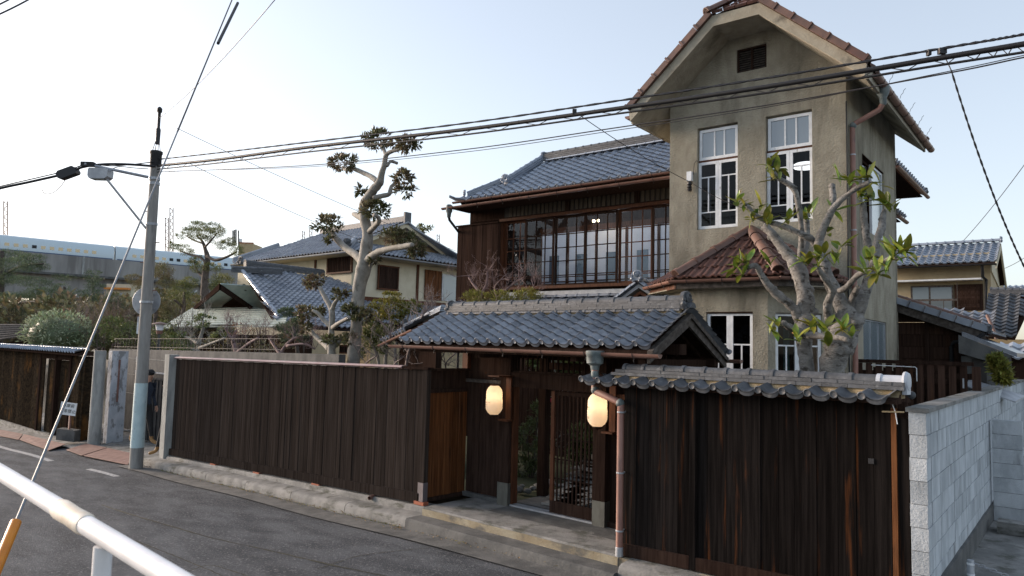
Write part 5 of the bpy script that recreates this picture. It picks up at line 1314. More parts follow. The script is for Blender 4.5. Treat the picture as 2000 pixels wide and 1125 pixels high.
# copper gable
nG = Vector((0, -.36, 1)).normalized(); G0 = dist(455, 632, 27.2); dG = nG.dot(G0)
pG = lambda x, y: pl(x, y, nG, dG)
def copper(name, P, nrm, up, n):
    obj(name, MB().prism(P, -nrm*.05), M.greenroof, LW)
    # standing courses of sheet
    a = max((p-P[0]).dot(up) for p in P); b = min((p-P[0]).dot(up) for p in P); ux = up.cross(nrm).normalized()
    m = MB()
    P2 = [((p-P[0]).dot(ux), (p-P[0]).dot(up)) for p in P]
    for j in range(n):
        v = lerp(b, a, (j+.5)/n); xs_ = []
        for (u0, v0), (u1, v1) in zip(P2, P2[1:]+P2[:1]):
            if (v0 > v) != (v1 > v): xs_.append(u0+(u1-u0)*(v-v0)/(v1-v0))
        xs_.sort()
        if len(xs_) >= 2:
            p, q = P[0]+ux*xs_[0]+up*v, P[0]+ux*xs_[-1]+up*v
            obj('copper_course', MB().prism([p+nrm*.004, p+nrm*.035, p+up*.12+nrm*.004], q-p), M.greenroof, LW)
P_ = [pG(312, 641), pG(456, 632), pG(556, 640), pG(560, 618), pG(500, 600), pG(376, 601)]
copper('copper_skirt', P_, nG, Vector((0, 1, .36)).normalized(), 11)
pk = dist(431, 553, 28.6); g1 = pG(498, 600); g0 = pG(378, 601)
back = Vector((.4, 3.2, 0))
nR_ = (g1-pk).cross(back).normalized(); nR_ = nR_ if nR_.z > 0 else -nR_
copper('copper_slope', [pk, g1, g1+back, pk+back], nR_, (pk-g1).normalized(), 9)
obj('copper_slope', MB().prism([pk, pk+back, g0+back, g0], (0, 0, -.06)), M.greenroof, LW)
for q in (g0, g1): obj('bargeboard', MB().prism([pk+Vector((0, -.05, -.02)), q+Vector((0, -.05, -.02)), q+Vector((0, -.05, -.2)), pk+Vector((0, -.05, -.26))], (0, .06, 0)), M.dkwood, LW)
gm = lerp(pk, lerp(g0, g1, .5), .1)
obj('gable_recess', MB().prism([pk+Vector((0, 1.0, -.2)), g1+Vector((-.5, 1.0, 0)), g0+Vector((.5, 1.0, 0))], (0, .08, 0)), M.dkwood, LW)
obj('gable_plaster', MB().prism([lerp(g0, g1, .55)+Vector((0, .95, .05)), lerp(g0, g1, .9)+Vector((0, .95, .05)), lerp(g0, g1, .68)+Vector((0, .95, .55))], (0, .04, 0)), M.plaster2, LW)
e0, e1, e2 = pG(330, 640)+Vector((.3, 1.0, -.1)), pG(456, 632)+Vector((0, .9, -.1)), pG(552, 640)+Vector((0, .6, -.1))
obj('wall', MB().prism([Vector((e0.x, e0.y, 0)), Vector((e2.x, e0.y, 0)), Vector((e2.x, e0.y, 2.6)), Vector((e0.x, e0.y, 2.6))], (0, .2, 0)), M.dkwood, LW)
obj('wall', MB().prism([Vector((e2.x, e0.y+.2, 0)), Vector((pS(700, 642).x-1.2, pS(700, 642).y, 0)), Vector((pS(700, 642).x-1.2, pS(700, 642).y, 2.65)), Vector((e2.x, e0.y+.2, 2.65))], (-.2, 0, 0)), M.plaster2, LW)
gutter('gutter', pG(312, 641)-Z3*.08, pG(456, 632)-Z3*.08, .05, M.dksteel, LW); gutter('gutter', pS(548, 634)-Z3*.06, pS(700, 643)-Z3*.06, .05, M.dksteel, LW)
# the small board roof far left
sh_ = thing('shed_roof', 'low grey boarded shed roof behind the neighbour wall, far left', 'shed', (-36, 12, 0))
P_ = [dist(-30, 668, 33), dist(60, 655, 33), dist(92, 634, 35), dist(-30, 632, 35)]
for i in range(7):
    a0, a1 = i/7, (i+1)/7
    obj('roof_board', MB().prism([lerp(P_[0], P_[3], a0), lerp(P_[1], P_[2], a0), lerp(P_[1], P_[2], a1)-Z3*.05, lerp(P_[0], P_[3], a1)-Z3*.05], (0, 0, .05)), M.greywood, sh_)
obj('wall', MB().prism([Vector((P_[0].x, P_[0].y+.4, 0)), Vector((P_[1].x-.5, P_[1].y+.4, 0)), Vector((P_[1].x-.5, P_[1].y+.4, P_[1].z-.1)), Vector((P_[0].x, P_[0].y+.4, P_[0].z-.1))], (0, .2, 0)), M.dkwood, sh_)
# garden wall roof left of the gate
GW = thing('garden_wall_roof', 'small tiled garden wall running back from the gate roof', 'wall', (-10.2, 10.2, 0))
p0, p1 = at(792, 635, 10.6), at(866, 598, 9.5)
gd = (p1-p0); gd.z = 0; gd.normalize(); gs = gd.cross(Z3).normalized()
obj('wall', MB().prism([Vector((p0.x, p0.y, 0)), Vector((p1.x, p1.y, 0)), Vector((p1.x, p1.y, p1.z-.2)), Vector((p0.x, p0.y, p0.z-.2))], gs*.12), M.dkwood, GW)
rr_ = obj('roof', MB().prism([p0+gs*.5-Z3*.42, p0-Z3*.12, p0-gs*.5-Z3*.42, p0-gs*.5-Z3*.47, p0-Z3*.2, p0+gs*.5-Z3*.47], p1-p0), M.dkwood, GW)
vv = (-gs*.5+Z3*.3).normalized()
lay(rr_, p0+gs*.52-Z3*.40, (p1-p0).normalized(), vv, 8, 3, .25, .2, M.tile, key='gw_tile', ln=.25)
ridge_run(rr_, p0-Z3*.10, p1-Z3*.10, .08, .055, 6, M.tilenew, .14)
oni(p0+Z3*.05-gd*.05, -gd, .13, rr_)
gutter('gutter', p0+gs*.58-Z3*.46, p1+gs*.58-Z3*.46, .045, M.copper, GW)
# ================================================================== viaduct, train, masts
VP0 = dist(100, 468, 100); VD = Vector((.10, .995, 0)).normalized(); VN = Vector((VD.y, -VD.x, 0))
def vq(s, off, z): p = VP0+VD*s+VN*off; return Vector((p.x, p.y, z))
VZ = VP0.z-2.25
VI = thing('railway_viaduct', 'concrete railway viaduct with ribbed noise wall crossing behind the trees', 'viaduct', vq(20, 0, 0))
def vbox(name, s0, s1, o0, o1, z0, z1, mat, par, **k): return obj(name, MB().prism([vq(s0, o0, z0), vq(s1, o0, z0), vq(s1, o1, z0), vq(s0, o1, z0)], (0, 0, z1-z0)), mat, par, **k)
for i in range(26):
    s = -70+i*9.2
    vbox('noise_panel', s, s+9.15, 2.0, 2.2, VZ-2.46, VZ+.05, M.viaduct, VI); vbox('panel_post', s-.12, s+.12, 2.2, 2.5, VZ-2.4, VZ+.1, M.conc_pale, VI)
vbox('parapet_beam', -75, 170, 1.9, 2.9, VZ-2.75, VZ-2.45, M.conc_dark, VI)
vbox('girder', -75, 170, -9, 1.6, VZ-5.6, VZ-2.2, M.viaduct, VI)
for i in range(9):
    s = -60+i*26
    vbox('pier', s, s+2.2, -7, 1.2, -2, VZ-5.61, M.viaduct, VI)
text('pier_number', '6', vq(-60+26*3+1.1, 1.66, VZ-4.2), VD, Z3, 2.0, M.white, VI)
TRN = thing('bullet_train', 'pale blue-white express train standing on the viaduct', 'train', vq(20, 0, VZ-1.0))
m = MB(); prof = [(.9, -1.2), (1.35, -.6), (1.4, .6), (1.32, 1.5), (1.0, 2.05), (.2, 2.25), (-1, 2.15), (-1.6, 1.4), (-1.6, -1.2)]
for k in range(8):
    s0 = -66+k*24.6; m = MB()
    pr_ = [vq(s0, o, VZ+z) for o, z in prof]; m.prism(pr_, VD*24.4)
    c_ = obj('carriage', m, M.train, TRN, smooth=True)
    obj('blue_stripe', MB().prism([vq(s0+.2, 1.392, VZ+.12), vq(s0+24.2, 1.392, VZ+.12), vq(s0+24.2, 1.402, VZ+.26), vq(s0+.2, 1.402, VZ+.26)], VN*.02), M.trainb, c_)
    for j in range(20):
        s = s0+2.2+j*1.02
        if abs(s-dist(100, 468, 100).y) < 0: continue
        lit = random.random() < .6
        obj('train_window', MB().prism([vq(s, 1.395, VZ+.70), vq(s+.52, 1.395, VZ+.70), vq(s+.52, 1.362, VZ+1.12), vq(s, 1.362, VZ+1.12)], VN*.035), bpy.data.materials.get('lit_window') or emit('lit_window', (1, .93, .7), .085) if lit else M.dksteel, c_)
def mast(px, ytop, ybot, d, lab, wd=.5):
    a, b = dist(px, ybot, d), dist(px, ytop, d)
    T_ = thing('catenary_mast', lab, 'mast', a, 'lattice masts along the railway')
    sd = Vector((_r.x, _r.y, 0)).normalized()
    for s in (-1, 1): obj('upright', MB().tube([a+sd*wd/2*s, b+sd*wd/2*s], .07, 5), M.rust, T_)
    n = max(3, int((b.z-a.z)/wd))
    for i in range(n):
        p, q = lerp(a, b, i/n), lerp(a, b, (i+1)/n); s = 1 if i % 2 else -1
        obj('lattice', MB().tube([p+sd*wd/2*s, q-sd*wd/2*s], .045, 4), M.rust, T_)
    return T_
mast(11, 393, 470, 99, 'rusty lattice mast above the train, far left end'); mast(326, 425, 520, 112, 'shorter rusty lattice mast left of the garden pine'); mast(335, 406, 520, 113, 'taller rusty lattice mast left of the garden pine')
mast(593, 451, 480, 150, 'lattice mast left of the pollarded oak over the cream roof'); mast(607, 446, 480, 150, 'lattice mast touching the leaves of the pollarded oak'); mast(856, 458, 480, 150, 'lattice mast above the cream house gable')
AB = thing('distant_building', 'small distant brown block with antenna poles on its roof', 'building', dist(472, 560, 170))
q0 = dist(462, 560, 170); q1 = dist(490, 475, 170)
sd = Vector((_r.x, _r.y, 0)).normalized(); bk = Vector((_f.x, _f.y, 0)).normalized()
obj('wall', MB().prism([Vector((q0.x, q0.y, 0)), Vector((q0.x, q0.y, q1.z)), Vector((q0.x, q0.y, q1.z))+sd*3.4, Vector((q0.x, q0.y, 0))+sd*3.4], bk*6), M.plaster2, AB)
obj('parapet', MB().prism([Vector((q0.x, q0.y, q1.z+.002)), Vector((q0.x, q0.y, q1.z+.3)), Vector((q0.x, q0.y, q1.z+.3))+sd*3.4, Vector((q0.x, q0.y, q1.z+.002))+sd*3.4], bk*.3), M.brick, AB)
for x_, yt in ((455, 450), (458, 449), (461, 448), (466, 450)):
    a, b = dist(x_, 480, 168), dist(x_, yt, 168); obj('antenna', MB().tube([a, b], .16, 5), M.conc_dark, AB)
tb = dist(470, 473, 168); obj('water_tank', MB().lathe([(.3, 0), (.35, .1), (.35, .7), (.2, .8)], tb, 10), M.white, AB)
SBK = thing('street_building', 'pale low building glimpsed under the viaduct', 'building', dist(225, 640, 75))
q0, q1 = dist(205, 600, 75), dist(252, 555, 75)
obj('wall', MB().prism([Vector((q0.x, q0.y, 0)), Vector((q0.x, q0.y, q1.z)), Vector((q0.x, q0.y, q1.z))+sd*2.6, Vector((q0.x, q0.y, 0))+sd*2.6], bk*5), M.plaster, SBK)
obj('awning', MB().obox(Vector((q0.x, q0.y, q1.z-.5))+sd*1.3-bk*.3, sd, bk, Z3, 2.5, .5, .2), M.orange, SBK)  # orange box paints the low sun's glow on the building front
obj('window', MB().obox(Vector((q0.x, q0.y, q1.z-1.3))+sd*1.6-bk*.03, sd, bk, Z3, .9, .04, .8), M.frost2, SBK)
# ================================================================== right side: slat fence, shed, neighbour houses
SFN = thing('slat_fence', 'dark brown vertical slat fence between tower and block wall', 'fence', H(-2.0, 12.3, 0))
for i in range(11):
    a0 = -2.84+i*.139
    obj('slat', MB().box((a0, 12.29, .6), (a0+.088, 12.31, 2.30), hb), M.houseboard, SFN)
    if i < 10 and i % 1 == 0: obj('rear_slat', MB().box((a0+.095, 12.34, .6), (a0+.132, 12.355, 2.24), hb), M.dkwood, SFN) if i in (1, 2, 3) else None
obj('top_rail', MB().box((-2.87, 12.27, 2.302), (-1.28, 12.34, 2.355), hb), M.dkwood, SFN)
for z in (2.10, 1.3): obj('cross_rail', MB().box((-2.86, 12.312, z), (-1.30, 12.338, z+.09), hb), M.dkwood, SFN)
obj('corner_post', MB().box((-1.30, 12.25, .5), (-1.20, 12.36, 2.29), hb), M.houseboard, SFN)
obj('hinge', MB().box((-1.42, 12.275, 1.98), (-1.40, 12.288, 2.12), hb), M.steel, SFN)
obj('white_pipe', MB().tube([H(-2.62, 12.27, 2.27), H(-2.02, 12.27, 2.26), H(-2.0, 12.27, 2.24), H(-2.0, 12.27, 2.05)], .007, 6), M.white, SFN)
SH = thing('lean_to_shed', 'dark board lean-to with tiled verge behind the tower', 'shed', H(-2.2, 16.5, 0))
for i in range(9):
    z0 = 1.2+i*.235
    w1 = -1.85
    if z0+.23 > 3.4: w1 = -2.5
    obj('board', MB().box((-3.2, 16.0+.004*(i % 2), z0+.003), (min(w1, -3.1+max(.05, (3.55-(z0+.23))/.37)), 16.02+.004*(i % 2), z0+.23), hb), M.houseboard, SH)
for a0 in (-3.02, -2.45, -1.90): obj('post', MB().box((a0, 15.94, 1.0), (a0+.07, 15.995, 3.42-(a0+3.1)*.37), hb), M.dkwood, SH)
obj('wall', MB().box((-3.2, 16.04, .1), (-1.8, 18, 2.9), hb), M.dkwood, SH)
sv = lambda a, dz=0, d=15.7: H(a, d, 3.55-(a+3.1)*.375+dz)
obj('verge_board', MB().prism([sv(-3.2, -.04), sv(-1.45, -.04), sv(-1.45, -.20), sv(-3.2, -.20)], HY*.05), M.greywood, SH)
obj('roof', MB().prism([sv(-3.2, -.03, 15.76), sv(-1.4, -.03, 15.76), sv(-1.4, -.09, 15.76), sv(-3.2, -.09, 15.76)], HY*4), M.dkwood, SH)
d_ = (sv(-1.4)-sv(-3.2)).normalized(); nn = (Z3-d_*d_.z).normalized()
for i in range(7):
    p = sv(-3.15+i*.255, .03)
    obj('verge_tile', MB().obox(p+d_*.12, d_, HY, nn, .25, .14, .12), M.tilenew, SH)
    obj('verge_lip', MB().obox(p+d_*.235+nn*.01, d_, HY, nn, .02, .16, .13), M.tile, SH)
lay(SH, sv(-1.40, .02, 19.5), -HY, -d_, 15, 7, .25, .26, M.tile, key='shed_tile', stuff=True)
oni(sv(-1.38, .02), HX, .16, SH)
half_tiles('red_ridge', sv(-3.15, .10, 16.6), sv(-1.6, .10, 16.6), .05, 6, M.redridge, SH)
obj('lower_roof', MB().prism([H(-1.75, 15.2, 2.88), H(-.95, 15.2, 2.52), H(-.95, 15.2, 2.45), H(-1.75, 15.2, 2.80)], HY*3), M.tile, SH)
obj('lower_fascia', MB().prism([H(-1.8, 15.16, 2.82), H(-.98, 15.16, 2.46), H(-1.35, 15.16, 2.36), H(-1.8, 15.16, 2.5)], HY*.04), M.conc_dark, SH)
obj('rendered_wall', MB().box((-1.78, 15.3, .1), (-1.22, 18, 2.45), hb), M.conc_dark, SH)
obj('wall_recess', MB().box((-1.62, 15.285, .3), (-1.40, 15.299, 2.40), hb), M.inside, SH)
obj('tin_sheet', MB().prism([H(-1.65, 14.6, 1.95), H(-.95, 14.6, 1.72), H(-.85, 15.2, 1.80), H(-1.65, 15.2, 2.05)], (0, 0, -.02)), M.steel, SH)
pipe('downpipe', [H(-1.45, 15.6, 2.86), H(-1.6, 15.6, 2.75), H(-1.95, 15.8, 2.70), H(-2.0, 15.85, 2.62), H(-2.0, 15.85, 1.2)], .035, M.dksteel, SH)
NB = thing('tan_house', 'two storey tan house with blue-grey tiles, shutter and balcony rail', 'house', H(-4, 33, 0), rz=DD)
ND = 31.0
na0, na1 = -7.4, -2.45; nz, nrz = 5.88, 6.80
obj('wall', MB().box((na0, ND+.7, 0), (na1-.25, ND+6, 6.3), hb), M.plaster2, NB)
un = (H(0, ND+1.9, nrz)-H(0, ND, nz)).normalized(); LN = (H(0, ND+1.9, nrz)-H(0, ND, nz)).length
NRF = obj('roof', MB().prism([H(na0, ND, nz-.03), H(na0, ND+1.9, nrz-.03), H(na0, ND+3.8, nz-.5), H(na0, ND+3.8, nz-.56), H(na0, ND+1.9, nrz-.1), H(na0, ND, nz-.1)], HX*(na1-na0)), M.dkwood, NB)
lay(NRF, H(na0, ND, nz), HX, un, 20, 9, .2475, LN/9, M.tilenew, key='tan_tile', ln=LN/9*1.25, keep=lambda q: hc(q)[0] > -6.3)
half_tiles('ridge_tile', H(na0, ND+1.88, nrz+.06), H(na1, ND+1.88, nrz+.06), .10, 16, M.tilenew, NRF)
oni(H(na1, ND+1.88, nrz+.1), HX, .2, NRF, M.tilenew)
obj('bargeboard', MB().prism([H(na1-.04, ND-.05, nz-.04), H(na1-.04, ND+1.9, nrz-.03), H(na1-.04, ND+4.0, nz-.55), H(na1-.04, ND+4.0, nz-.8), H(na1-.04, ND+1.9, nrz-.27), H(na1-.04, ND-.05, nz-.25)], HX*.05), M.plaster, NB)
obj('gable_wall', MB().prism([H(na1-.26, ND+.7, 5.6), H(na1-.26, ND+3.6, 5.2), H(na1-.26, ND+3.6, 5.6), H(na1-.26, ND+1.9, nrz-.2), H(na1-.26, ND+.7, 6.1)], HX*.05), M.plaster, NB)
gutter('gutter', H(na0, ND-.1, nz-.06), H(na1, ND-.1, nz-.08), .06, M.dksteel, NB)
obj('awning', MB().box((na0, ND+.2, 5.27), (na1-.5, ND+.7, 5.33), hb), M.white, NB)
n_ = lambda x, y: hp(x, y, ND+.7)
def nbx(name, x0, y0, x1, y1, d0, d1, mat, par=None):
    a, _d, z1 = hc(n_(x0, y0)); b, _d, z0 = hc(n_(x1, y1))
    return obj(name, MB().box((a, ND+.7-d1, min(z0, z1)), (b, ND+.7-d0, max(z0, z1)), hb), mat, par or NB)
wf = nbx('window', 1779, 559, 1863, 607, .002, .06, M.greywood)
nbx('pane', 1783, 562, 1815, 604, .061, .068, M.frost2, wf); nbx('pane', 1818, 562, 1860, 604, .061, .068, M.frost2, wf)
stt = nbx('shutter', 1864, 556, 1921, 607, .002, .05, M.houseboard)
for i in range(13): 
    y0 = 558+i*3.6
    nbx('shutter_slat', 1867, y0, 1914, y0+2.6, .051, .08, M.houseboard, stt)
nbx('balcony_post', 1871, 552, 1873.5, 612, .3, .36, M.greywood); nbx('balcony_rail', 1779, 586, 1873, 588.5, .3, .36, M.greywood)
for x_ in (1795, 1820, 1845): nbx('baluster', x_, 589, x_+1.5, 606, .31, .35, M.greywood)
pipe('downpipe', [hp(1918, 518, ND), hp(1919, 540, ND+.2), hp(1926, 546, ND+.5), hp(1925, 605, ND+.55)], .05, M.dksteel, NB)
nbx('lower_wall_band', 1779, 608, 1925, 640, .0, .03, M.plaster2)
TH = thing('grey_tile_roof', 'low neighbouring roof of brown-grey tiles seen past the tan house', 'house', H(-1.3, 30, 0))
nT = (HY*-.62+Z3).normalized(); T0 = hp(1940, 655, 27); dT = nT.dot(T0)
pT = lambda x, y: pl(x, y, nT, dT)
patch(TH, T0, HX, (HY+Z3*.62).normalized(), [pT(1918, 657), pT(1982, 660), pT(2010, 600), pT(2000, 578), pT(1938, 575)], .30, .22, M.tileold, 't')
ridge_run(TH, pT(1934, 575), pT(2004, 577), .16, .08, 5, M.tileold)
obj('wall', MB().box((-2.6, 27.8, 0), (0.5, 31, hc(T0)[2]-.1), hb), M.plaster2, TH)
patch(TH, hp(1880, 640, 26), HX, (HY+Z3*.5).normalized(), [pl(x, y, (HY*-.5+Z3).normalized(), (HY*-.5+Z3).normalized().dot(hp(1880, 640, 26))) for x, y in ((1845, 640), (1935, 642), (1935, 610), (1845, 606))], .28, .24, M.tile, 't2')
pipe('red_drain', [hp(1928, 616, 26), hp(1945, 655, 25.5), hp(1946, 662, 25.5)], .05, M.redridge, TH)
FR = thing('distant_roof', 'distant blue tiled roof at the right edge of the frame', 'house', H(1, 48, 0))
nF = (HY*-.5+Z3).normalized(); F0 = hp(1985, 575, 46); dF = nF.dot(F0); pF = lambda x, y: pl(x, y, nF, dF)
patch(FR, F0, HX, (HY+Z3*.5).normalized(), [pF(1958, 580), pF(2030, 580), pF(2030, 560), pF(1960, 560)], .27, .26, M.tilenew, 'f')
obj('wall', MB().box((-1.5, 46.8, 0), (4, 50, F0.z-.1), hb), M.plaster2, FR)
obj('vent_pipe', MB().tube([hp(1955, 580, 44), hp(1955, 540, 44)], .12, 8), M.white, FR)
OUT = thing('small_outhouse', 'little dark outhouse with whitened tile roof by the alley wall', 'shed', H(-.6, 21, 0))
nO = (HX*.1+HY*-.55+Z3).normalized(); O0 = hp(1960, 700, 20.5); dO = nO.dot(O0); pO = lambda x, y: pl(x, y, nO, dO)
patch(OUT, O0, HX, (HY+Z3*.55).normalized(), [pO(1950, 702), pO(2000, 702), pO(2005, 676), pO(1965, 676)], .25, .25, M.whitetile, 'o')
a_, b_, z_ = hc(pO(1955, 702)); obj('wall', MB().box((a_, b_+.2, 0), (a_+1.5, b_+2, z_+.05), hb), M.houseboard, OUT)
# ================================================================== trees and plants
def rv():
    while True:
        v = Vector((random.uniform(-1, 1), random.uniform(-1, 1), random.uniform(-1, 1)))
        if .05 < v.length <= 1: return v
def limb(mb, pts, Y, n=9, dy=0.0, wob=.0):
    """pts: (px, py, radius_px[, extra depth]); a tapered limb through measured points"""
    P, rr = [], []
    for i, p in enumerate(pts):
        q = at(p[0], p[1], Y + dy*i/max(1, len(pts)-1) + (p[3] if len(p) > 3 else 0))
        P.append(q); rr.append(p[2]*depth(q)/FPX)
    # smooth (Catmull-Rom) resample
    PP, RR = [], []
    for i in range(len(P)-1):
        a, b, c, d = P[max(i-1, 0)], P[i], P[i+1], P[min(i+2, len(P)-1)]
        for k in range(4):
            t = k/4
            q = .5*((2*b)+(c-a)*t+(2*a-5*b+4*c-d)*t*t+(3*b-a-3*c+d)*t**3)
            r = lerp(rr[i], rr[i+1], t)
            if wob: q = q+rv()*r*wob; r *= 1+random.uniform(-wob, wob)
            PP.append(q); RR.append(r)
    PP.append(P[-1]); RR.append(rr[-1])
    mb.tube(PP, RR, n)
    return P[-1], rr[-1]
def leaf(mb, p, d, up, L, w, fold=.25):
    d = d.normalized(); s = d.cross(up)
    if s.length < 1e-3: s = d.orthogonal()
    s.normalize(); u2 = s.cross(d)
    o = len(mb.v)
    mb.v += [p, p+d*(L*.45)+s*(w/2)+u2*(w*fold), p+d*L, p+d*(L*.45)-s*(w/2)+u2*(w*fold)]
    mb.f += [(o, o+1, o+2), (o, o+2, o+3)]
def cloud(mb, c, r3, n, L, w, shell=.5, droop=0.0, sparse=None):
    """leaves through an ellipsoid: denser towards its skin, in small sprays of uneven density"""
    c = Vector(c)
    seeds = [rv() for _ in range(max(3, n//14))]
    for k in range(n):
        s = random.choice(seeds)
        v = s + rv()*.28
        l = v.length
        if l > 1.12 or (l < shell and random.random() < .7): continue
        p = c+Vector((v.x*r3[0], v.y*r3[1], v.z*r3[2]))
        d = (v.normalized()*.6+rv()*.9+Vector((0, 0, .25-droop)))
        leaf(mb, p, d, Vector((0, 0, 1))+rv()*.8, L*random.uniform(.7, 1.3), w*random.uniform(.7, 1.3))
def pcloud(mb, px, py, rx, ry, Y, n, L, w, **k):
    q = at(px, py, Y); s = depth(q)/FPX
    cloud(mb, q, (rx*s, max(rx, ry)*s*.9, ry*s), n, L, w, **k)
    return q
def tree(name, label, cat, base, group=None): return thing(name, label, cat, base, group)
def twigs(mb, p, d, L, r, lev, spread=.7, up=.15, n=3):
    """bare branching twigs"""
    pts = [p]; q = p; dd = d.normalized()
    for i in range(3):
        dd = (dd+rv()*.28+Vector((0, 0, up*.3))).normalized(); q = q+dd*(L/3); pts.append(q)
    mb.tube(pts, [r, r*.85, r*.7, r*.55], 4 if lev < 2 else 5, cap=False)
    if lev > 0:
        for k in range(n):
            t = random.choice([pts[1], pts[2], pts[3], pts[3]])
            nd = (dd+rv()*spread*1.5+Vector((0, 0, up))).normalized()
            twigs(mb, t, nd, L*random.uniform(.55, .8), r*.55, lev-1, spread, up, n)
# --- tall pollarded oak
Yt = 10.2
TA = tree('pollarded_oak', 'tall pollarded oak with pale bare trunk and small leaf tufts, behind the board fence', 'tree', at(690, 730, Yt)*1.0)
m = MB()
limb(m, [(688, 760, 14), (690, 711, 13), (693, 665, 12), (697, 626, 11.5), (700, 574, 12.5), (706, 541, 14), (713, 514, 15), (715, 487, 12), (718, 458, 10.5), (712, 425, 10), (710, 402, 9), (717, 388, 9), (731, 369, 9), (741, 357, 8), (745, 341, 6), (751, 322, 5.5), (753.5, 305, 4.6), (762, 297, 4), (776, 293, 3), (793, 289, 2.4)], Yt, 12, wob=.05)
obj('trunk', m, M.bark2, TA, smooth='all')
brs = [[(754, 306, 4), (749, 290, 3.5), (744, 283, 2.5)], [(737, 356, 6), (725, 345, 5.5), (706, 336, 4.5), (688, 329, 4), (676, 331, 4), (670, 326, 3)], [(730, 387, 6), (745, 383, 5), (760, 379, 4.5), (764, 365, 3.6), (778, 353, 3.5)], [(756, 324, 3.4), (762, 316, 3), (768, 316, 3), (776, 319, 3)],
       [(719, 455, 6), (732, 442, 5), (740, 432, 5), (737, 423, 4), (731, 420, 5)], [(712, 428, 8), (700, 422, 7), (690, 418, 4)], [(712, 516, 10), (698, 500, 8), (680, 488, 7), (660, 470, 6), (647, 455, 6), (640, 445, 4)], [(714, 512, 10), (726, 502, 8.5), (740, 492, 7), (766, 485, 6), (791, 481, 6), (806, 478, 4)], [(793, 290, 2.3), (801, 283, 2), (805, 279, 1.5)]]
for i, b_ in enumerate(brs):
    m = MB(); limb(m, b_, Yt, 8, dy=random.uniform(-.5, .5), wob=.06); obj('branch', m, M.bark2, TA, smooth='all')
for (x, y, rx, ry) in [(735, 272, 28, 15), (797, 281, 22, 13), (772, 282, 14, 9), (672, 317, 28, 15), (786, 346, 22, 12), (791, 373, 21, 9), (707, 374, 12, 11), (733, 411, 29, 15), (638, 438, 29, 15), (778, 464, 36, 15), (812, 488, 20, 14), (648, 468, 14, 7), (730, 506, 10, 9), (690, 570, 6, 4)]:
    m = MB(); pcloud(m, x, y, rx, ry, Yt, int(rx*ry*.95), .125, .055, shell=.2); obj('leaf_tuft', m, M.lfoak, TA)
m = MB(); m.tube([at(677, 725, Yt-.15), at(683, 680, Yt-.12)], .025, 6); obj('support_stake', m, M.plaster2, TA)
# --- smaller pollarded tree
Y2 = 9.95
TB2 = tree('small_pollarded_tree', 'smaller pollarded tree with forked grey trunk left of the tall oak', 'tree', at(648, 730, Y2))
m = MB(); limb(m, [(649, 760, 9), (648, 711, 8), (647.5, 690, 8), (647, 650, 6.2), (648, 608, 5.5), (636, 583, 4.4), (624, 561, 4)], Y2, 10, wob=.06); obj('trunk', m, M.bark2, TB2, smooth='all')
for b_ in [[(648, 606, 5), (654, 592, 4), (660, 583, 3)], [(644, 682, 6), (633, 672, 5), (621, 662, 4.5), (606, 645, 4), (594, 636, 3)], [(646, 637, 5), (632, 625, 4), (621, 612, 3.5), (610, 606, 2.5)], [(650, 640, 5), (662, 631, 4), (682, 620, 3.5)], [(650, 680, 5), (658, 671, 4), (668, 667, 3.5), (680, 664, 3)]]:
    m = MB(); limb(m, b_, Y2, 7, dy=random.uniform(-.4, .4), wob=.06); obj('branch', m, M.bark2, TB2, smooth='all')
for (x, y, rx, ry) in [(612, 549, 28, 13), (658, 577, 22, 9), (600, 612, 28, 13), (622, 606, 14, 9), (596, 640, 12, 12), (650, 664, 26, 9), (684, 662, 15, 10), (692, 612, 24, 12), (680, 604, 10, 10), (715, 615, 10, 12)]:
    m = MB(); pcloud(m, x, y, rx, ry, Y2, int(rx*ry*1.0), .115, .052, shell=.2); obj('leaf_tuft', m, M.lfoak, TB2)
# --- cloud-pruned shrub
Yb = 10.9
CB = tree('cloud_pruned_shrub', 'cloud-pruned shrub with yellow-green pads between the oak and the gate roof', 'shrub', at(770, 720, Yb))
for (x, y, rx, ry, c_) in [(765, 582, 20, 11, 0), (737, 594, 16, 9, 0), (770, 605, 26, 17, 0), (806, 600, 20, 13, 0), (746, 613, 20, 10, 0), (776, 623, 15, 7, 0), (728, 640, 22, 18, 1), (755, 650, 24, 14, 1), (724, 668, 22, 14, 1), (750, 678, 18, 12, 1), (700, 690, 14, 10, 1)]:
    q = at(x, y, Yb); s = depth(q)/FPX
    m = MB(); cloud(m, q, (rx*s, rx*s, ry*s), int(rx*ry*3.2), .06, .035, shell=.62); obj('leaf_pad', m, M.lfyel if c_ == 0 else M.lfgreen, CB)
for b_ in [[(752, 730, 4), (754, 690, 3.5), (760, 655, 3), (768, 610, 2)], [(776, 730, 4), (772, 680, 3), (790, 640, 2.5), (800, 605, 2)], [(742, 730, 3.5), (738, 700, 3), (730, 660, 2.5), (742, 600, 1.6)]]:
    m = MB(); limb(m, b_, Yb, 6, wob=.1); obj('stem', m, M.bark2, CB, smooth='all')
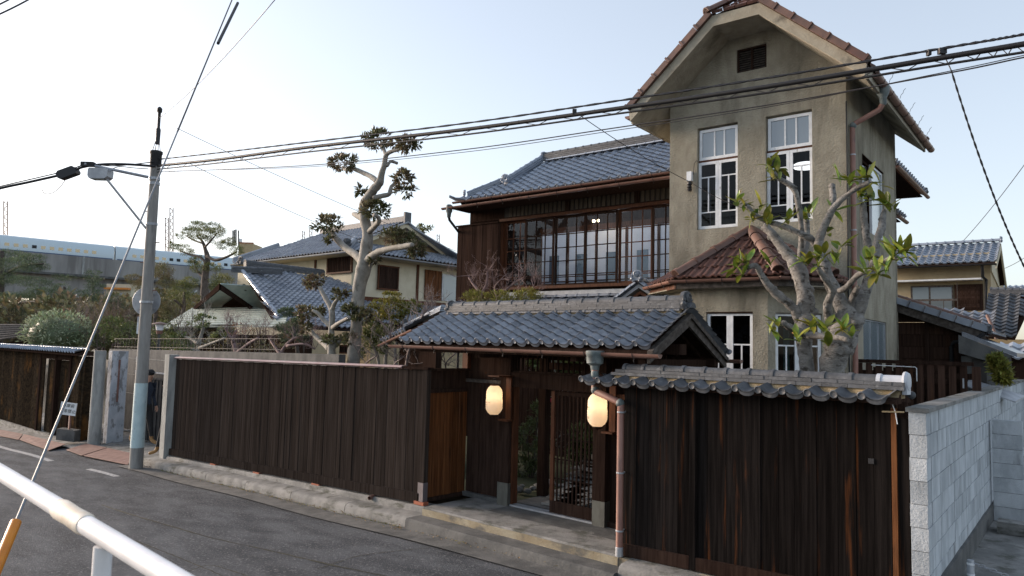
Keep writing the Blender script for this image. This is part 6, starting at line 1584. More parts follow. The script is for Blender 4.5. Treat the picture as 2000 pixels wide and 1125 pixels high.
# --- bare plum beside the gate roof
def bare(name, label, px, py0, Y, pxs, mat, L, lev=4, r=.03, n=3, cat='tree', leaves=None, spread=.8, up=.2):
    t = tree(name, label, cat, at(px, py0, Y)); m = MB()
    for b_ in pxs:
        q, rr = limb(m, b_, Y, 6, dy=random.uniform(-.3, .3), wob=.08)
    obj('trunk', m, mat, t, smooth='all')
    m = MB()
    for b_ in pxs:
        for k in range(1, len(b_)):
            p = at(b_[k][0], b_[k][1], Y)
            for _ in range(2 if k < len(b_)-1 else 3):
                twigs(m, p, rv()+Vector((0, 0, .5)), L*random.uniform(.6, 1.1), r, lev, spread, up, n)
    obj('twigs', m, mat, t, kind='stuff')
    if leaves:
        m = MB()
        for (x, y, rx, ry, nn) in leaves[1]: pcloud(m, x, y, rx, ry, Y, nn, leaves[2], leaves[2]*.5, shell=.1)
        obj('leaves', m, leaves[0], t)
    return t
bare('bare_plum', 'leafless plum with tangled grey twigs just left of the gate roof', 800, 720, 9.9, [[(792, 740, 4), (796, 700, 3.5), (806, 665, 3), (818, 635, 2.4), (826, 615, 1.8)], [(800, 690, 3), (780, 668, 2.4), (765, 655, 1.8)], [(804, 670, 2.5), (835, 650, 2), (858, 640, 1.5)]], M.twig, .42, 3, .012)
bare('bare_shrub', 'low tangle of bare twigs along the foot of the oak', 720, 730, 9.8, [[(700, 740, 2), (715, 710, 1.6), (735, 695, 1.2)], [(760, 740, 2), (770, 712, 1.6), (785, 700, 1.2)], [(820, 740, 2), (840, 705, 1.6), (862, 700, 1.2)], [(880, 740, 2), (870, 712, 1.4), (890, 690, 1.0)]], M.twig, .5, 3, .010)
bare('bare_plum_behind', 'leafless plum in front of the timber house boards with reddish buds', 930, 610, 12.6, [[(925, 640, 4.5), (938, 600, 4), (935, 570, 3.2), (922, 552, 2.2), (915, 538, 1.6)], [(937, 580, 3), (950, 555, 2.4), (952, 530, 1.6)], [(960, 620, 3.5), (972, 585, 3), (988, 566, 2.2), (1012, 548, 1.4)], [(972, 585, 2.2), (966, 562, 1.6), (978, 546, 1.2)], [(1020, 620, 2.4), (1014, 590, 2), (1030, 570, 1.4), (1042, 560, 1)]], M.twigpink, .34, 3, .010)
hb_ = tree('bamboo_grass', 'bright green feathery shrub between the plum and the gate ridge', 'shrub', at(980, 640, 12.2)); m = MB()
for (x, y, rx, ry) in [(930, 580, 30, 10), (985, 580, 30, 12), (1030, 578, 28, 11)]: pcloud(m, x, y, rx, ry, 12.2, 700, .10, .018, shell=.1)
obj('leaves', m, M.lfyel, hb_)
# pink-twig maples, white-barked tree, wall shrubs in the neighbour garden
bare('red_twig_maple', 'leafless maple with fine pinkish twigs, third tree left of the small pollard', 478, 700, 10.8, [[(470, 725, 6), (462, 690, 5), (455, 665, 4), (462, 645, 3)], [(462, 690, 4), (485, 672, 3.4), (505, 660, 2.6)], [(457, 668, 3), (445, 650, 2.4), (440, 640, 1.6)]], M.twigpink, .42, 4, .009, leaves=(M.lfred, [(470, 645, 30, 14, 160), (505, 650, 22, 12, 120)], .05))
bare('red_twig_maple', 'leafless maple with fine pinkish twigs, nearest the small pollard', 560, 700, 10.7, [[(545, 725, 5), (548, 695, 4), (558, 675, 3), (575, 660, 2.4)], [(549, 695, 3), (535, 675, 2.6), (525, 660, 1.8)], [(560, 676, 3), (595, 672, 2.4), (615, 682, 1.6)]], M.twigpink, .40, 4, .009, leaves=(M.lfred, [(560, 665, 34, 14, 140)], .05))
bare('pale_barked_tree', 'small pale-barked tree with sparse green leaves right of the garden lamp', 388, 700, 10.6, [[(385, 720, 5), (386, 690, 4.5), (390, 665, 4), (397, 640, 3), (395, 622, 2)], [(388, 672, 3.4), (372, 662, 2.8), (352, 655, 2)], [(389, 680, 3.4), (410, 672, 3), (440, 660, 2)]], M.bark2, .35, 3, .010, leaves=(M.lfgreen, [(395, 628, 26, 12, 260), (350, 662, 22, 12, 260), (430, 650, 18, 10, 150), (360, 680, 28, 10, 220)], .10))
# --- garden lamp
GL = thing('garden_lamp', 'round-capped garden lamp on a post above the concrete wall', 'lamp', at(312, 700, 10.4))
lp_ = at(312, 638, 10.4); sc = depth(lp_)/FPX
b = MB(); b.lathe([(3*sc, -8*sc), (6*sc, -7*sc), (8*sc, 4*sc), (7.5*sc, 4.5*sc)], lp_, 14); obj('shade', b, M.shoji, GL, smooth=True)
b = MB(); b.lathe([(15*sc, 0), (13*sc, 1.5*sc), (5*sc, 4*sc), (1*sc, 5*sc)], lp_+Z3*4.6*sc, 16); obj('cap', b, M.redridge, GL, smooth=True)
b = MB(); b.tube([lp_-Z3*8.1*sc, lp_-Z3*60*sc], 2.4*sc, 8); obj('lamp_post', b, M.conc_dark, GL)
b = MB(); b.lathe([(5*sc, -6*sc), (7*sc, 0)], lp_-Z3*8.2*sc, 12); obj('collar', b, M.pipe, GL)
# --- garden pines (layered pads)
def pads(name, label, Y, trunk, pd, mat, L=.10, w=.018, dens=1.0, cat='tree', group=None, bark=None, flat=.5):
    t = tree(name, label, cat, at(trunk[0][0][0], trunk[0][0][1], Y), group)
    m = MB()
    for b_ in trunk: limb(m, b_, Y, 7, dy=random.uniform(-.6, .6), wob=.08)
    obj('trunk', m, bark or M.barkdk, t, smooth='all')
    for (x, y, rx, ry) in pd:
        q = at(x, y, Y+random.uniform(-.5, .5)); s = depth(q)/FPX; m = MB()
        cloud(m, q, (rx*s, rx*s*.9, ry*s), int(max(120, rx*ry*5.2*dens)), L, w, shell=.25)
        obj('needle_pad', m, mat, t)
    return t
pads('garden_pine', 'tall garden pine with flat layered pads in front of the viaduct', 24, [[(398, 680, 9), (400, 620, 8.5), (400, 572, 8), (402, 530, 6.5), (405, 505, 5), (400, 484, 3.6), (394, 470, 2.4), (385, 462, 1.6)], [(404, 515, 3), (390, 502, 2.4), (370, 497, 2), (352, 490, 1.4)], [(404, 500, 3), (420, 508, 3), (440, 503, 2.6), (462, 492, 1.8)], [(401, 482, 2.2), (412, 470, 1.8), (424, 455, 1.2)], [(398, 476, 2), (380, 470, 1.6), (362, 460, 1)], [(402, 545, 3), (386, 530, 2), (380, 515, 1.4)]],
     [(386, 442, 26, 9), (412, 444, 22, 9), (428, 452, 14, 8), (404, 455, 36, 9), (372, 452, 20, 8), (356, 460, 14, 6), (395, 466, 26, 7), (352, 484, 24, 7), (366, 492, 16, 6), (340, 478, 10, 5), (436, 478, 20, 9), (450, 472, 14, 7), (463, 489, 15, 9), (390, 508, 22, 9), (388, 525, 18, 7), (412, 522, 16, 8), (428, 526, 8, 5), (378, 515, 12, 6)], M.lfpine, .17, .03, .85)
pads('pad_pine', 'bushy pine with bright pads just right of the pole, upper', 19, [[(352, 660, 5), (358, 610, 4), (362, 570, 3)], [(358, 600, 3), (340, 585, 2)]], [(355, 558, 24, 11), (372, 552, 18, 10), (345, 575, 26, 12), (375, 580, 16, 10), (362, 595, 20, 8), (434, 548, 24, 13), (425, 560, 18, 8)], M.lfpine, .12, .022, 1.1)
pads('pad_pine', 'bushy olive pine with reddish upper pad half hidden by the pole', 17, [[(300, 680, 5), (304, 620, 4), (306, 560, 3)]], [(316, 530, 24, 16), (325, 550, 18, 14), (262, 545, 18, 9), (275, 560, 20, 12), (318, 595, 20, 12), (330, 610, 18, 12), (310, 575, 14, 12), (300, 530, 20, 10)], M.lfbrown, .10, .03, 1.0)
pads('niwaki', 'dark cloud-pruned pine in front of the copper-roofed wing', 11.6, [[(585, 720, 4), (580, 680, 3.5), (575, 650, 3), (568, 622, 2.4)]], [(560, 610, 18, 9), (548, 640, 14, 8), (570, 642, 24, 13), (558, 658, 16, 9), (590, 660, 14, 9), (574, 628, 12, 7)], M.lfdark, .06, .02, 1.6)
pads('niwaki', 'layered niwaki pine left of the round road sign, farther one', 21, [[(124, 680, 4), (125, 620, 3.5), (126, 560, 2.4)]], [(124, 543, 25, 6), (120, 560, 22, 7), (134, 575, 22, 8), (118, 592, 26, 8), (136, 612, 26, 10)], M.lfdark, .14, .03, 1.0)
pads('niwaki', 'layered niwaki pine left of the round road sign, nearer one', 20, [[(180, 680, 4), (182, 620, 3.5), (182, 550, 2.4)]], [(181, 532, 16, 5), (180, 545, 22, 7), (186, 558, 20, 7), (176, 572, 26, 8), (192, 590, 26, 9), (182, 610, 30, 10), (222, 582, 20, 9), (228, 600, 24, 10)], M.lfdark, .14, .03, 1.0)
# cedar at the far left edge
pads('cedar', 'drooping cedar spreading in from the left edge', 17, [[(-10, 720, 12), (-4, 640, 10), (0, 560, 8), (4, 490, 4)], [(0, 540, 3), (40, 520, 2.4), (85, 515, 1.4)], [(0, 600, 3), (50, 590, 2.4), (105, 590, 1.4)]], [(20, 498, 40, 9), (60, 505, 32, 8), (30, 518, 50, 12), (70, 522, 28, 8), (10, 545, 30, 12), (60, 550, 44, 9), (90, 575, 44, 12), (40, 585, 50, 14), (95, 600, 36, 12), (20, 615, 44, 16), (80, 620, 40, 10)], M.lfdark, .18, .03, 1.0)
# round glossy bush over the neighbour wall
RB = tree('round_bush', 'round clipped bush with glossy red-tipped leaves over the neighbour wall', 'bush', at(114, 690, 10.6))
q = at(114, 652, 10.6); s = depth(q)/FPX
m = MB(); m.icos(q-Z3*.1, 1.0, .08, (52*s, 50*s, 34*s), 8, 12); obj('branch_mass', m, M.lfdark, RB, smooth='all')
m = MB(); cloud(m, q, (62*s, 60*s, 41*s), 5200, .17, .065, shell=.8); obj('leaves', m, M.lfphot, RB)
m = MB(); cloud(m, q+Z3*.1, (64*s, 60*s, 42*s), 500, .12, .05, shell=.9); obj('young_leaves', m, M.lfred, RB)
# bare brown thickets and leafy fillers behind the retaining wall
def thicket(label, px, Y, w_, h_, n, mat, leaves=None, L=.8):
    t = tree('bare_thicket', label, 'shrub', at(px, 690, Y)); m = MB()
    for i in range(n):
        p = at(px+random.uniform(-w_, w_), 700, Y+random.uniform(-.8, .8))
        twigs(m, p, Vector((random.uniform(-.35, .35), 0, 1)), h_*random.uniform(.35, .6), .02, 3, .7, .35, 3)
    obj('twigs', m, mat, t, kind='stuff')
    if leaves:
        m = MB()
        for (x, y, rx, ry, nn) in leaves[1]: pcloud(m, x, y, rx, ry, Y, nn, leaves[2], leaves[2]*.45, shell=.1)
        obj('leaves', m, leaves[0], t)
thicket('brown bare thicket under the cedar at the left edge', 40, 15, 55, 3.2, 18, M.barkdk, (M.lfbrown, [(30, 620, 50, 30, 900)], .10))
thicket('greyish bare thicket behind the round bush', 170, 16, 60, 3.4, 20, M.twigpink, (M.lfbrown, [(160, 605, 60, 25, 900), (210, 620, 40, 25, 600)], .09))
thicket('leafy thicket with yellow-green leaves left of the pole', 225, 11.5, 40, 2.0, 10, M.barkdk, (M.lfgreen, [(225, 640, 36, 22, 900), (250, 655, 30, 20, 600), (200, 662, 20, 18, 400)], .12))
thicket('leafy thicket with yellow-green leaves right of the pole', 330, 12, 45, 2.0, 10, M.barkdk, (M.lfgreen, [(320, 650, 28, 22, 700), (345, 670, 40, 16, 700), (300, 665, 20, 20, 400)], .11))
thicket('dark thicket under the copper roof eaves', 520, 12.5, 90, 1.2, 14, M.barkdk, (M.lfbrown, [(430, 672, 40, 14, 500), (520, 676, 60, 10, 400)], .09))
m = MB(); x0 = -60
for i in range(170):
    q = dist(random.uniform(-60, 500), random.uniform(612, 650), random.uniform(50, 80)); cloud(m, q, (2.6, 2.6, 1.6), 170, .5, .3, shell=.3)
o = obj('far_treeline', m, M.lfbrown, kind='stuff'); tag(o, 'far row of mixed trees below the railway viaduct', 'trees')
tp = tree('distant_tree', 'small distant tree tip beside the cream gable', 'tree', dist(828, 520, 60)); m = MB()
for x, y in ((822, 443), (832, 446), (826, 452)): q = dist(x, y, 60); cloud(m, q, (.55, .5, .22), 120, .25, .08, shell=.1)
obj('leaves', m, M.lfpine, tp); obj('trunk', MB().tube([dist(826, 560, 60), dist(826, 450, 60)], .1, 5), M.barkdk, tp)
# shrubs seen through and over the gate
def shrub(label, px, py, Y, blobs, mat, L, n, w=None):
    t = tree('garden_shrub', label, 'shrub', at(px, py, Y)); m = MB()
    for (x, y, rx, ry) in blobs: pcloud(m, x, y, rx, ry, Y, n, L, w or L*.4, shell=.1)
    obj('leaves', m, mat, t)
    m = MB()
    for (x, y, rx, ry) in blobs: m.tube([at(px, py, Y), lerp(at(px, py, Y), at(x, y, Y), .5)+rv()*.08, at(x, y, Y)], .012, 5)
    obj('stems', m, M.barkdk, t)
shrub('feathery garden shrub inside the gate opening', 1035, 955, 10.6, [(1030, 850, 22, 30), (1040, 890, 24, 26), (1050, 815, 16, 26), (1025, 910, 20, 18), (1062, 870, 14, 30)], M.lfgreen, .10, 420, .02)
shrub('leafy garden shrub behind the sliding lattice door', 1140, 930, 11.2, [(1135, 850, 20, 26), (1150, 870, 16, 24), (1120, 880, 16, 18)], M.lfgreen, .11, 320)
shrub('camellia bush seen between the transom bars', 1080, 760, 11.5, [(1075, 712, 26, 18), (1050, 705, 18, 14), (1095, 718, 18, 18), (1120, 715, 10, 14)], M.lfgreen, .12, 420)
shrub('small green bush beside the outhouse at the alley end', 1955, 745, 13.0, [(1952, 722, 14, 20), (1945, 705, 9, 10), (1962, 738, 12, 8)], M.lfyel, .10, 420)
bare('garden_tree', 'thin bare tree inside the gate above the stones', 1050, 960, 10.9, [[(1040, 965, 3.4), (1046, 900, 3), (1052, 840, 2.4), (1062, 780, 2), (1072, 740, 1.4)], [(1046, 905, 2), (1062, 875, 1.6), (1080, 862, 1)]], M.bark2, .3, 2, .008)
# garden ground, stones, stepping slabs inside the gate
sheet('garden_ground', rng(-16, -1.5, 20), rng(8.61, 16, 14), lambda x, y: -.012+.02*math.sin(x*1.7)*math.sin(y*1.9), M.moss)
sheet('garden_path', [-7.6, -6.9, -6.2, -5.4], [8.63, 9.2, 9.9], lambda x, y: .02, M.conc_dark)
for i, (x, y, r_) in enumerate([(1013, 962, 11), (1030, 965, 8), (1052, 957, 12), (1040, 960, 7), (1003, 955, 10), (1075, 950, 12), (1062, 948, 8), (1020, 955, 6)]):
    q = atz(x, y, .03); s = depth(q)/FPX
    m = MB(); m.icos(q+Z3*.05, r_*s, .15, (1, .9, .65), 6, 9); o = obj('garden_stone', m, M.stone, smooth=True); tag(o, ['broad grey edging stone just inside the gate, second from the post', 'small grey edging stone between two larger ones', 'large rounded edging stone at the foot of the feathery shrub', 'smallest edging stone in front of the large rounded one', 'grey edging stone right beside the left gate post', 'farthest large edging stone near the lattice door edge', 'low edging stone behind the large rounded one', 'tiny front edging stone nearest the threshold'][i], 'stone', 'edging stones inside the gate')
for i in range(10):
    for j in range(2):
        q = atz(1100+i*7.5+j*22, 985-i*11.5-j*2, .03)
        if q.y < 8.7: continue
        m = MB(); m.box((-.24, -.24, 0), (.24, .24, .03), lambda p: q+HX*p.x+HY*p.y+Z3*p.z); o = obj('stepping_slab', m, M.stone); tag(o, 'square stepping slab of the garden path behind the lattice door', 'paving slab', 'stepping slabs inside the gate')
IF = thing('inner_fence', 'dark inner slat fence across the garden behind the gate', 'fence', (-8.2, 12.6, 0))
for i in range(34):
    x0 = -11.2+i*.17; obj('slat', MB().box((x0, 12.2, .15), (x0+.13, 12.22, 2.35+.05*(i % 2))), M.dkwood, IF)
for z in (.5, 1.9): obj('rail', MB().box((-11.2, 12.221, z), (-5.5, 12.26, z+.06)), M.dkwood, IF)
for (x, y, c_) in ((1076, 782, (.5, .02, .05)),):
    q = at(x, y, 10.8); m = MB(); m.icos(q, .035, .2); tag(obj('red_flower', m, pm('red_petal', c_, None, .6)), 'single red flower seen through the gate opening', 'flower')
# --- big magnolia in front of the tower
Ym = 9.0
MG = tree('pollarded_magnolia', 'stout pollarded magnolia with knobbly grey limbs and large leathery leaves', 'tree', at(1600, 745, Ym))
lim = [
 ([(1578, 790, 17), (1576, 726, 17), (1573, 690, 17), (1570, 650, 18), (1575, 612, 20), (1571, 572, 18), (1562, 535, 18), (1549, 508, 15), (1529, 486, 12), (1510, 460, 10), (1495, 443, 9.5)], 0),
 ([(1562, 520, 10), (1564, 488, 6.5), (1565, 442, 6), (1558, 394, 6.5), (1549, 367, 6.5), (1524, 350, 6), (1511, 337, 5)], -.3),
 ([(1566, 500, 9), (1576, 470, 8), (1574, 430, 7), (1578, 415, 5)], .5),
 ([(1628, 800, 30), (1624, 722, 29), (1640, 670, 28), (1654, 622, 24), (1640, 588, 16), (1622, 554, 14), (1609, 514, 13), (1598, 478, 10), (1612, 438, 9), (1628, 406, 7.5), (1656, 380, 5.5), (1680, 364, 6), (1699, 356, 6)], -.2),
 ([(1626, 408, 7), (1627, 386, 7), (1625, 362, 7)], .2),
 ([(1600, 488, 8), (1586, 468, 8), (1572, 461, 7.5), (1541, 446, 7), (1501, 432, 6.5), (1477, 421, 6), (1458, 401, 4.5)], -.5),
 ([(1650, 690, 18), (1664, 650, 17), (1681, 594, 14.5), (1697, 546, 12), (1707, 505, 10.5), (1696, 480, 8.5), (1689, 442, 7.5), (1686, 400, 6.5)], .2),
 ([(1706, 520, 9), (1714, 466, 7.5), (1721, 448, 9), (1724, 426, 7), (1727, 412, 5)], .3),
 ([(1628, 640, 12), (1619, 620, 10), (1616, 594, 9), (1625, 566, 7), (1609, 542, 6.5), (1597, 524, 6)], -.7),
 ([(1626, 568, 7), (1642, 567, 7), (1656, 558, 7), (1680, 534, 6), (1704, 525, 6), (1736, 506, 6), (1753, 505, 4)], -.8),
 ([(1563, 630, 12), (1552, 604, 11), (1532, 586, 10), (1509, 567, 9.5), (1489, 540, 7), (1476, 519, 6.5), (1460, 523, 5)], -.6),
 ([(1570, 655, 12), (1555, 645, 9), (1540, 638, 7.5), (1530, 630, 6)], -.7),
 ([(1566, 655, 9), (1590, 655, 8), (1616, 658, 7), (1640, 660, 6), (1655, 664, 5)], -1.0),
 ([(1660, 600, 9), (1668, 575, 8), (1676, 560, 6)], -.3)]
for pts, dy in lim:
    pts = [(p[0], p[1], p[2]*.86) for p in pts]
    m = MB(); limb(m, pts, Ym, 11, dy=dy, wob=.10)
    for k in range(2, len(pts)):
        for _ in range(2):
            q = at(pts[k][0], pts[k][1], Ym+dy*k/(len(pts)-1)); r_ = pts[k][2]*depth(q)/FPX
            m.icos(q+rv()*r_*.85, r_*random.uniform(.35, .75), .18, n=5, m=7)
    obj('limb', m, M.bark, MG, smooth='all')
def magleaf(L, w, bend):
    b = MB(); rows = []
    for i in range(6):
        t = i/5; ww = w*math.sin(PI*min(1, t*.93+.05))**.8*.5+.002; z = -bend*t*t*L
        rows.append([Vector((t*L, -ww, z+ww*.35)), Vector((t*L, 0, z)), Vector((t*L, ww, z+ww*.35))])
    b.grid(rows); b.tube([Vector((-.03, 0, 0)), Vector((0, 0, 0))], .003, 4)
    return mesh_from(b, 'leaf', M.leafmag, 'all')
lm = [magleaf(.19, .075, .15), magleaf(.16, .06, .4), magleaf(.21, .07, -.05), magleaf(.13, .055, .25)]
for (x, y, n, dy) in [(1502, 327, 5, -.3), (1522, 330, 5, -.3), (1515, 345, 4, -.3), (1442, 398, 6, -.5), (1456, 402, 4, -.5), (1484, 408, 4, -.4), (1472, 428, 7, -.4), (1500, 436, 5, -.4), (1440, 520, 6, -.6), (1458, 515, 5, -.6), (1450, 535, 4, -.6), (1500, 517, 3, -.5), (1535, 432, 5, -.4), (1572, 425, 5, .1), (1585, 415, 4, 0), (1617, 455, 2, 0), (1575, 512, 6, -.7), (1606, 500, 6, -.7), (1640, 482, 4, -.7), (1632, 515, 4, -.7), (1697, 505, 6, -.7), (1715, 532, 6, -.8), (1690, 532, 4, -.8), (1728, 528, 4, -.8), (1758, 492, 7, -.8), (1772, 498, 6, -.8), (1745, 500, 5, -.8), (1660, 358, 6, -.2), (1690, 348, 5, -.2), (1640, 352, 3, -.2), (1682, 385, 6, .2), (1700, 390, 4, .2), (1728, 402, 7, .3), (1742, 408, 4, .3), (1717, 360, 3, -.2), (1518, 636, 5, -.7), (1508, 648, 3, -.7), (1585, 640, 6, -1), (1612, 645, 6, -1), (1650, 642, 5, -1), (1613, 672, 3, -1), (1560, 662, 4, -.9), (1665, 655, 3, -1), (1592, 520, 4, -.7), (1628, 410, 3, 0)]:
    q = at(x, y, Ym+dy)
    for k in range(int(n*1.36+.5)):
        d = (rv()+Vector((0, 0, .55))).normalized(); up = (Z3+rv()*.3).normalized(); s = up.cross(d)
        if s.length < .05: continue
        s.normalize(); u2 = d.cross(s); sc = random.uniform(.7, 1.15)
        inst('leaf', random.choice(lm), MG, frame(q+rv()*.04, d*sc, s*sc, u2*sc))
# ================================================================== utility pole
PX, PY = -17.52, 6.89
UP = thing('utility_pole', 'concrete utility pole with pale blue wrap at the road edge', 'utility pole', (PX, PY, -.55))
def pole_at(y):   # height on the pole axis seen at picture row y
    v = ray(290, y); t = (PX*v.x+PY*v.y)/(v.x**2+v.y**2); return (CAMP+v*t).z
pr_ = lambda z: lerp(.148, .105, (z+.55)/7.2)
b = MB(); b.lathe([(pr_(-.55), -.1), (pr_(0), .55), (pr_(3), 3.55), (pr_(6.6), 7.15)], (PX, PY, -.55), 20); obj('shaft', b, M.polec, UP, smooth=True)
z0, z1 = pole_at(873), pole_at(748)
b = MB(); b.lathe([(pr_(z0)+.004, 0), (pr_(z1)+.004, z1-z0)], (PX, PY, z0), 20); obj('blue_wrap', b, M.band, UP, smooth=True)
b = MB(); b.lathe([(.115, 0), (.125, .02), (.125, .28), (.14, .3), (.14, .36), (.08, .38)], (PX, PY, 6.42), 16); obj('cap_clamp', b, M.dksteel, UP, smooth=True)
for z in (5.02, 5.98, 6.1): obj('steel_band', MB().lathe([(pr_(z)+.012, 0), (pr_(z)+.012, .06)], (PX, PY, z), 18), M.steel, UP)
rv2 = Vector((_r.x, _r.y, 0)).normalized()
for i, z in enumerate((2.9, 3.5, 4.15, 4.62, 5.35)):
    s = 1 if i % 2 else -1; obj('step_bolt', MB().tube([Vector((PX, PY, z))+rv2*s*.1, Vector((PX, PY, z))+rv2*s*.21], .012, 5), M.rust, UP)
for z in (1.62, 1.9): obj('tag_plate', MB().obox(Vector((PX, PY, z))-rv2*.12, rv2, Vector((_f.x, _f.y, 0)), Z3, .05, .05, .08 if z < 1.8 else .12), M.white, UP)
obj('number_plate', MB().obox(Vector((PX, PY, 2.62))-rv2*.155, rv2, Vector((_f.x, _f.y, 0)), Z3, .04, .06, .26), M.white, UP)
obj('pole_top', MB().lathe([(.05, 0), (.055, .35), (.035, .4), (.035, .75), (.06, .78), (.06, .86), (.02, .9)], (PX+.03, PY, 6.95), 10), M.rubber, UP, smooth=True)
for a_ in range(4):
    dx, dy = .09*math.cos(a_*PI/2), .09*math.sin(a_*PI/2)
    obj('top_stay', MB().tube([(PX+dx, PY+dy, 6.78), (PX+.03+dx*.3, PY+dy*.3, 7.1)], .008, 5), M.rust, UP)
dP = depth(Vector((PX, PY, 5)))
SL_ = thing('street_lamp', 'box-shaped grey street lamp on a braced arm of the utility pole', 'street lamp', dist(196, 345, dP-.4))
a0, a1 = dist(290, 346, dP), dist(165, 320, dP-.6)
obj('arm', MB().tube([a0, lerp(a0, a1, .5), a1], .035, 8), M.steel, SL_, smooth=True)
obj('brace', MB().tube([dist(286, 447, dP), dist(207, 348, dP-.45)], .026, 8), M.steel, SL_, smooth=True)
obj('bracket_head', MB().obox(dist(172, 321, dP-.55), rv2, Vector((_f.x, _f.y, 0)), Z3, .28, .12, .10), M.dksteel, SL_)
lc = dist(196, 340, dP-.45)
b = MB(); fd = Vector((_f.x, _f.y, 0)).normalized()
b.prism([lc+rv2*x+Z3*z-fd*.12 for x, z in ((-.225, -.06), (-.19, -.12), (.16, -.12), (.22, -.07), (.225, .08), (.19, .115), (-.20, .115), (-.225, .08))], fd*.26)
obj('lamp_box', b, M.steel, SL_)
obj('lamp_lens', MB().obox(lc-Z3*.125-rv2*.02, rv2, fd, Z3, .30, .2, .012), M.frost2, SL_)
# round road sign seen from behind
RS = thing('round_sign', 'back of a round road sign strapped to the utility pole', 'road sign', (PX, PY, 3))
sc_ = Vector((PX, PY, 0))+fd*.24-rv2*.13; sc_.z = pole_at(588)
b = MB(); b.lathe([(.33, 0), (.335, .006), (.33, .012)], sc_, 32, fd); obj('sign_disc', b, M.steel, RS, smooth=True)
for z in (-.17, .17): obj('rib', MB().obox(sc_+Z3*z-fd*.016, rv2, fd, Z3, .42, .03, .035), M.steel, RS)
obj('strap', MB().lathe([(pr_(sc_.z)+.02, 0), (pr_(sc_.z)+.02, .05)], (PX, PY, sc_.z-.05), 18), M.steel, RS)
s2 = Vector((PX, PY, 0))+fd*.2-rv2*.16; s2.z = pole_at(624)
obj('lower_plate', MB().obox(s2, rv2, fd, Z3, .26, .012, .17), M.steel, RS); obj('rib', MB().obox(s2-fd*.015, rv2, fd, Z3, .2, .02, .03), M.steel, RS)
# ================================================================== cables
PT = Vector((PX, PY, 0))
cn_ = Vector((-(8.6-PY), (-1.0)-PX, 0)).normalized(); cd_ = cn_.dot(PT)
cpl = lambda x, y: pl(x, y, cn_, cd_)
def spline(P, k=8):
    out = []
    for i in range(len(P)-1):
        a, b, c, d = P[max(i-1, 0)], P[i], P[i+1], P[min(i+2, len(P)-1)]
        for j in range(k):
            t = j/k; out.append(.5*((2*b)+(c-a)*t+(2*a-5*b+4*c-d)*t*t+(3*b-a-3*c+d)*t**3))
    return out+[P[-1]]
def cable(label, pts, r, mat, f=cpl, cat='cable', name='overhead_cable', group=None, n=7):
    P = spline([f(x, y) for x, y in pts]); o = obj(name, MB().tube(P, r, n), mat, smooth='all'); return tag(o, label, cat, group), P
up_ = [(304, 312), (430, 298), (600, 278), (900, 242), (1200, 198), (1500, 152), (1850, 93), (2000, 67), (2150, 40)]
Pu = spline([cpl(x, y) for x, y in up_], 24)
b = MB()
for ph in (0, PI):
    b.tube([p+Vector((.35*math.cos(i*1.1+ph)*.03, .03*math.sin(i*1.1+ph)*.5, .012*math.sin(i*1.1+ph))) for i, p in enumerate(Pu)], .011, 5)
tag(obj('twisted_cable', b, M.rubber), 'twisted pair of cables, topmost of the overhead bundle', 'cable')
cable('thick communication cable, middle line of the overhead bundle', [(304, 324), (430, 311), (600, 288), (900, 254), (1200, 213), (1500, 169), (1850, 111), (2000, 86), (2150, 60)], .030, M.rubber)
lo_ = [(304, 331), (430, 318), (600, 297), (900, 264), (1200, 223), (1500, 181), (1850, 125), (2000, 102), (2150, 76)]
_, Pl = cable('messenger wire hanging below the thick cable', lo_, .014, M.rubber)
mid_ = spline([cpl(x, y) for x, y in [(304, 324), (430, 311), (600, 288), (900, 254), (1200, 213), (1500, 169), (1850, 111), (2000, 86), (2150, 60)]])
b = MB(); low = spline([cpl(x, y) for x, y in lo_])
for i in range(0, len(low)-2, 2):
    b.tube([low[i], mid_[i+1]+Z3*.03, mid_[i+1]-Z3*.02], .006, 4); b.tube([mid_[i+1], low[i+2]], .006, 4)
tag(obj('lashing_wire', b, M.wire, kind='stuff'), 'zigzag lashing wire between thick cable and messenger wire', 'wire')
cable('thin wire just under the bundle, ending at the right edge', [(304, 336), (600, 323), (900, 293), (1200, 250), (1500, 205), (1850, 143), (2000, 112), (2150, 84)], .008, M.wire)
cable('thinnest lower wire rising to the right edge', [(330, 334), (600, 326), (900, 298), (1200, 255), (1500, 209), (1850, 140), (2000, 108), (2150, 78)], .005, M.wire)
for x, y, w_ in ((1840, 100, 14), (1814, 103, 6), (1122, 219, 8)):
    q = cpl(x, y); s = depth(q)/FPX; tag(obj('cable_clamp', MB().obox(q, rv2, fd, Z3, w_*s, .05, 11*s), M.rubber), {1840: 'larger black clamp on the twisted cable above the right sky', 1814: 'small black clamp left of the larger one', 1122: 'small clamp on the bundle over the timber roof'}[x], 'clamp')
f_p = lambda x, y: dist(x, y, dP-.5*(300-x)/130)
cable('thick cable running left from the pole through the black closure', [(304, 325), (250, 321), (200, 321), (160, 327), (133, 338), (60, 355), (0, 368), (-80, 390)], .028, M.rubber, f_p)
cable('thin wire left of the pole above the street lamp', [(302, 316), (250, 322), (215, 324), (170, 321), (120, 336), (0, 364), (-80, 384)], .012, M.rubber, f_p)
cable('looping service wire under the left cable', [(290, 330), (262, 328), (230, 326), (205, 338)], .01, M.rubber, f_p)
ccl = f_p(133, 338); ax_ = (f_p(148, 333)-f_p(118, 344)).normalized()
sb_ = ax_.cross(fd).normalized()
b = MB(); b.prism([ccl+ax_*x+sb_*z-fd*.09 for x, z in ((-.2, -.06), (-.17, -.10), (.17, -.10), (.2, -.06), (.2, .05), (.16, .10), (-.14, .10), (-.2, .05))], fd*.18); tag(obj('cable_closure', b, M.rubber), 'black cable closure box hanging left of the street lamp', 'cable box')
